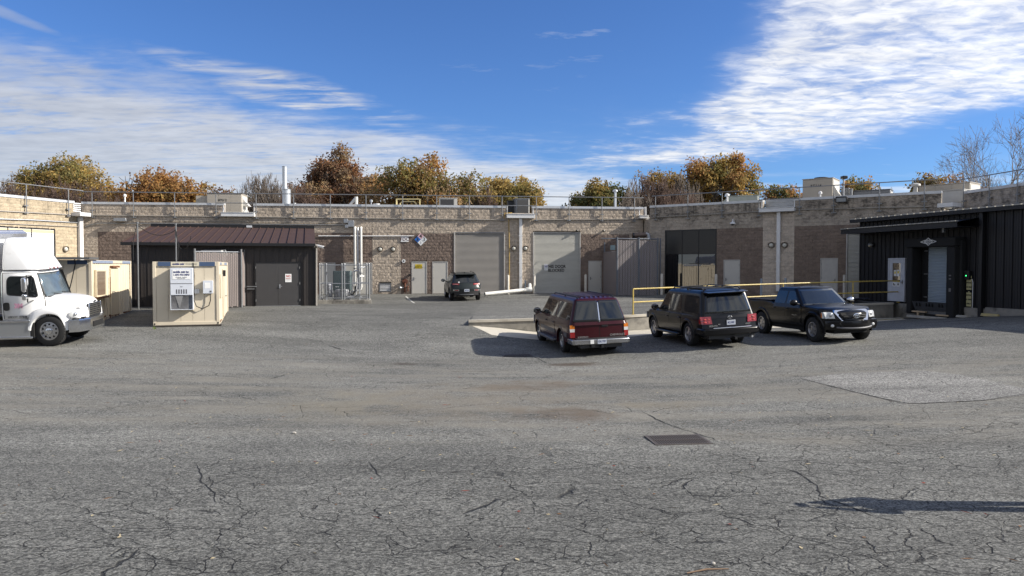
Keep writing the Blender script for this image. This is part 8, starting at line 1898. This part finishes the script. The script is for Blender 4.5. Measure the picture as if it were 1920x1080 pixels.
for (px, py, hp, Y, mix, nl, lab, kw) in (
    (122, 296, 92, 92, ['gold', 'olive', 'gold', 'yellow'], 11000, 'broad golden olive tree at the far left above the thicket', {}),
    (300, 323, 84, 84, ['orange', 'gold', 'orange', 'rust'], 10000, 'round orange tree between the golden tree and the rooftop handler', {}),
    (435, 356, 48, 110, ['brown', 'rust', 'olive'], 4000, 'small dark distant tree behind the rooftop air handler', {}),
    (632, 283, 78, 98, ['rust', 'brown', 'rust', 'tan'], 11000, 'tall russet tree with sky showing through, right of the exhaust stack', dict(lump=.22, crown_h=.8)),
    (672, 322, 52, 94, ['rust', 'brown', 'tan'], 4500, 'lower russet tree filling the gap before the big olive gold crown', dict(lump=.24)),
    (588, 345, 60, 92, ['tan', 'brown', 'rust'], 3500, 'thin tan tree just right of the exhaust stack', dict(lump=.24)),
    (788, 296, 96, 86, ['gold', 'olive', 'tan', 'orange'], 13000, 'big dense olive gold crown above the hazard diamond', dict(crown_h=.85)),
    (868, 338, 26, 98, ['green', 'olive', 'yellow'], 2600, 'small yellow green tree right of the big olive gold crown', {}),
    (955, 333, 60, 92, ['yellow', 'gold', 'olive'], 7000, 'yellow tree behind the middle condenser', dict(lump=.24)),
    (905, 352, 26, 96, ['yellow', 'green'], 1800, 'thin yellow sapling between two larger crowns', dict(lump=.24)),
    (1122, 344, 50, 84, ['olive', 'gold', 'green'], 7000, 'dark olive gold tree right of the open sky gap', {}),
    (1262, 322, 62, 96, ['tan', 'gold', 'olive'], 4200, 'half bare golden tree behind the inner corner', dict(lump=.22)),
    (1345, 295, 66, 90, ['gold', 'yellow', 'orange', 'olive'], 10000, 'tall golden tree above the shaded wing', dict(lump=.26)),
    (1470, 351, 36, 92, ['olive', 'green', 'orange'], 3800, 'small mixed green and orange tree left of the tall beige air handler', {}),
    (1603, 336, 38, 92, ['green', 'yellow', 'olive', 'orange'], 3400, 'small speckled green yellow tree behind the roof lamp post', dict(lump=.24)),
    (1738, 329, 34, 88, ['brown', 'gold', 'olive'], 3600, 'brown gold tree behind the named rooftop unit', dict(lump=.24)),
    (1790, 333, 36, 86, ['gold', 'brown', 'orange'], 3600, 'golden tree below the bare branches at the right', dict(lump=.24)),
    (1868, 352, 60, 95, ['brown', 'tan', 'rust'], 3500, 'low brown tree at the far right behind the bare trees', dict(lump=.24))):
    tree('autumn_tree', lab, px, py, hp, Y, mix, nl, seed=k, **kw); k += 1
for (px, py, hp, Y, m, lab, kw) in (
    (60, 335, 95, 76, M_TWIGD, 'reddish bare thicket tree at the far left', dict(levels=5, n0=6, trunk=.1)), (165, 338, 70, 77, M_TWIGD, 'reddish bare thicket tree below the broad golden crown', dict(levels=5, n0=6, trunk=.1)), (10, 322, 60, 84, M_TWIGS, 'grey bare tree at the very left edge', {}),
    (508, 322, 52, 80, M_TWIGS, 'grey bare tree left of the exhaust stack', dict(levels=5, n0=6, trunk=.12)), (570, 338, 55, 78, M_TWIGD, 'reddish bare tree just behind the exhaust stack', dict(levels=5, n0=6, trunk=.12)),
    (1190, 332, 45, 80, M_TWIGS, 'grey bare tree behind the slim grey vent pipe', dict(levels=5, n0=6, trunk=.12)), (1250, 330, 60, 82, M_TWIGD, 'brown bare tree left of the tall golden tree', dict(levels=5, n0=6, trunk=.12)), (905, 350, 30, 92, M_TWIGS, 'slight bare tree between the olive gold and yellow trees', dict(levels=4)),
    (1225, 322, 48, 84, M_TWIGD, 'reddish bare tree between the slim vent pipe and the golden trees', dict(levels=5, n0=6, trunk=.12)), (1285, 318, 44, 86, M_TWIGS, 'grey bare tree in front of the tall golden crown', dict(levels=5, n0=6, trunk=.12)), (925, 345, 40, 88, M_TWIGD, 'reddish bare tree left of the yellow crown', dict(levels=5, n0=5, trunk=.12)), (100, 326, 70, 78, M_TWIGD, 'reddish bare tree in the middle of the far left thicket', dict(levels=5, n0=6, trunk=.1)),
    (1842, 272, 84, 62, M_TWIGS, 'bare grey tree leaning left at the right of the sky', dict(levels=4, n0=5, trunk=.40, lean=-.10, r0=.14, up=.15, thin=True)), (1925, 205, 150, 58, M_TWIGS, 'tallest bare tree rising at the right edge', dict(levels=4, n0=6, trunk=.34, r0=.19, up=.15, thin=True)), (1655, 350, 30, 100, M_TWIGS, 'faint bare tree behind the low dark rooftop box', dict(levels=4))):
    bare_tree(lab, px, py, hp, Y, m, k, **kw); k += 1

# unseen leaf mass added behind the camera to darken reflections in the cars
rs = np.random.default_rng(9); n = 26000; X = rs.uniform(-75, 45, n); hh = 8 + 3.5 * np.sin(X * .31) * np.sin(X * .13 + 1) + 1.5 * np.sin(X * .9); Zt = hh * rs.random(n) ** .7
P_ = np.c_[X, -42 + rs.normal(0, 1.6, n), Zt - .3]; a = rs.normal(0, 1, (n, 3)); a /= np.linalg.norm(a, axis=1, keepdims=True); b = np.cross(a, rs.normal(0, 1, (n, 3))); b /= np.linalg.norm(b, axis=1, keepdims=True); a *= .55; b *= .4
V = np.stack([P_ - a, P_ + b, P_ + a, P_ - b], 1).reshape(-1, 3); o = bpy.data.objects.new('woods', np_mesh('woods', V, np.arange(n * 4).reshape(-1, 4), [LM['olive'], LM['brown'], LM['green']], rs.integers(0, 3, n))); COL.objects.link(o); kind(o, 'stuff')

# ================================================================== person whose shadow falls into the frame at the right
M_CLOTH = mat('dark jacket', (.05, .055, .07), .85)
def person(loc, rz):
    z0 = loc[2]
    J = dict(pel=(0, 0, .95), che=(0, 0, 1.30), nec=(0, 0, 1.50), hea=(.02, 0, 1.58), hd2=(.03, 0, 1.72), ls=(0, .19, 1.43), le=(.17, .30, 1.26), lw=(.36, .12, 1.50), lh=(.42, .08, 1.57), rs=(0, -.19, 1.43), re=(.17, -.30, 1.26), rw=(.36, -.12, 1.50), rh=(.42, -.08, 1.57),
             lhp=(0, .1, .92), lk=(.03, .12, .50), la=(0, .12, .09), lt=(.16, .14, .04), rhp=(0, -.1, .92), rk=(.03, -.12, .50), ra=(0, -.12, .09), rt=(.16, -.14, .04))
    E = [('pel', 'che'), ('che', 'nec'), ('nec', 'hea'), ('hea', 'hd2'), ('che', 'ls'), ('ls', 'le'), ('le', 'lw'), ('lw', 'lh'), ('che', 'rs'), ('rs', 're'), ('re', 'rw'), ('rw', 'rh'), ('pel', 'lhp'), ('lhp', 'lk'), ('lk', 'la'), ('la', 'lt'), ('pel', 'rhp'), ('rhp', 'rk'), ('rk', 'ra'), ('ra', 'rt')]
    rad = dict(pel=.21, che=.24, nec=.065, hea=.09, hd2=.10, ls=.075, le=.07, lw=.05, lh=.045, lhp=.14, lk=.10, la=.05, lt=.045)
    names = list(J); me = bpy.data.meshes.new('person'); me.from_pydata([J[n] for n in names], [(names.index(a), names.index(b)) for a, b in E], []); me.materials.append(M_CLOTH)
    o = bpy.data.objects.new('person', me); COL.objects.link(o); o.location = loc; o.rotation_euler = (0, 0, rz)
    sk = o.modifiers.new('skin', 'SKIN'); lay = me.skin_vertices[0] if me.skin_vertices else None
    if lay is None: bm = bmesh.new(); bm.from_mesh(me); bm.verts.layers.skin.verify(); bm.to_mesh(me); bm.free(); lay = me.skin_vertices[0]
    for i, n in enumerate(names):
        r_ = rad.get(n, rad.get('l' + n[1:], .06)); lay.data[i].radius = (r_, r_); lay.data[i].use_root = n == 'pel'
    sb = o.modifiers.new('sub', 'SUBSURF'); sb.levels = 1; sb.render_levels = 2; return o
tip = on_ground(1500, 945); sh_d = Vector((-sunv.x, -sunv.y, 0)).normalized(); gl_ = 1.72 / math.tan(SUN_EL)
pp = tip - sh_d * (gl_ + .35); pp = Vector((pp.x, pp.y, g(pp.x, pp.y)))
o = person(pp, R(180)); tag(o, 'person in a dark jacket holding a phone up with both hands', 'person')
tag(MB().box(-.005, .005, -.08, .08, -.04, .04).build('phone', M_BLACK, loc=pp + Vector((-.47, 0, 1.60)), bevel=.004), 'black phone held up in both hands by the person', 'phone')
# ================================================================== lettering becomes plain mesh
dg = bpy.context.evaluated_depsgraph_get(); dg.update()
for o in [o for o in S.objects if o.type == 'FONT']:
    me = bpy.data.meshes.new_from_object(o.evaluated_get(dg)); n = bpy.data.objects.new('lettering', me); COL.objects.link(n)
    n.parent = o.parent; n.location = o.location; n.rotation_euler = o.rotation_euler; n.scale = o.scale
    if not me.materials: me.materials.append(o.data.materials[0])
    bpy.data.objects.remove(o)
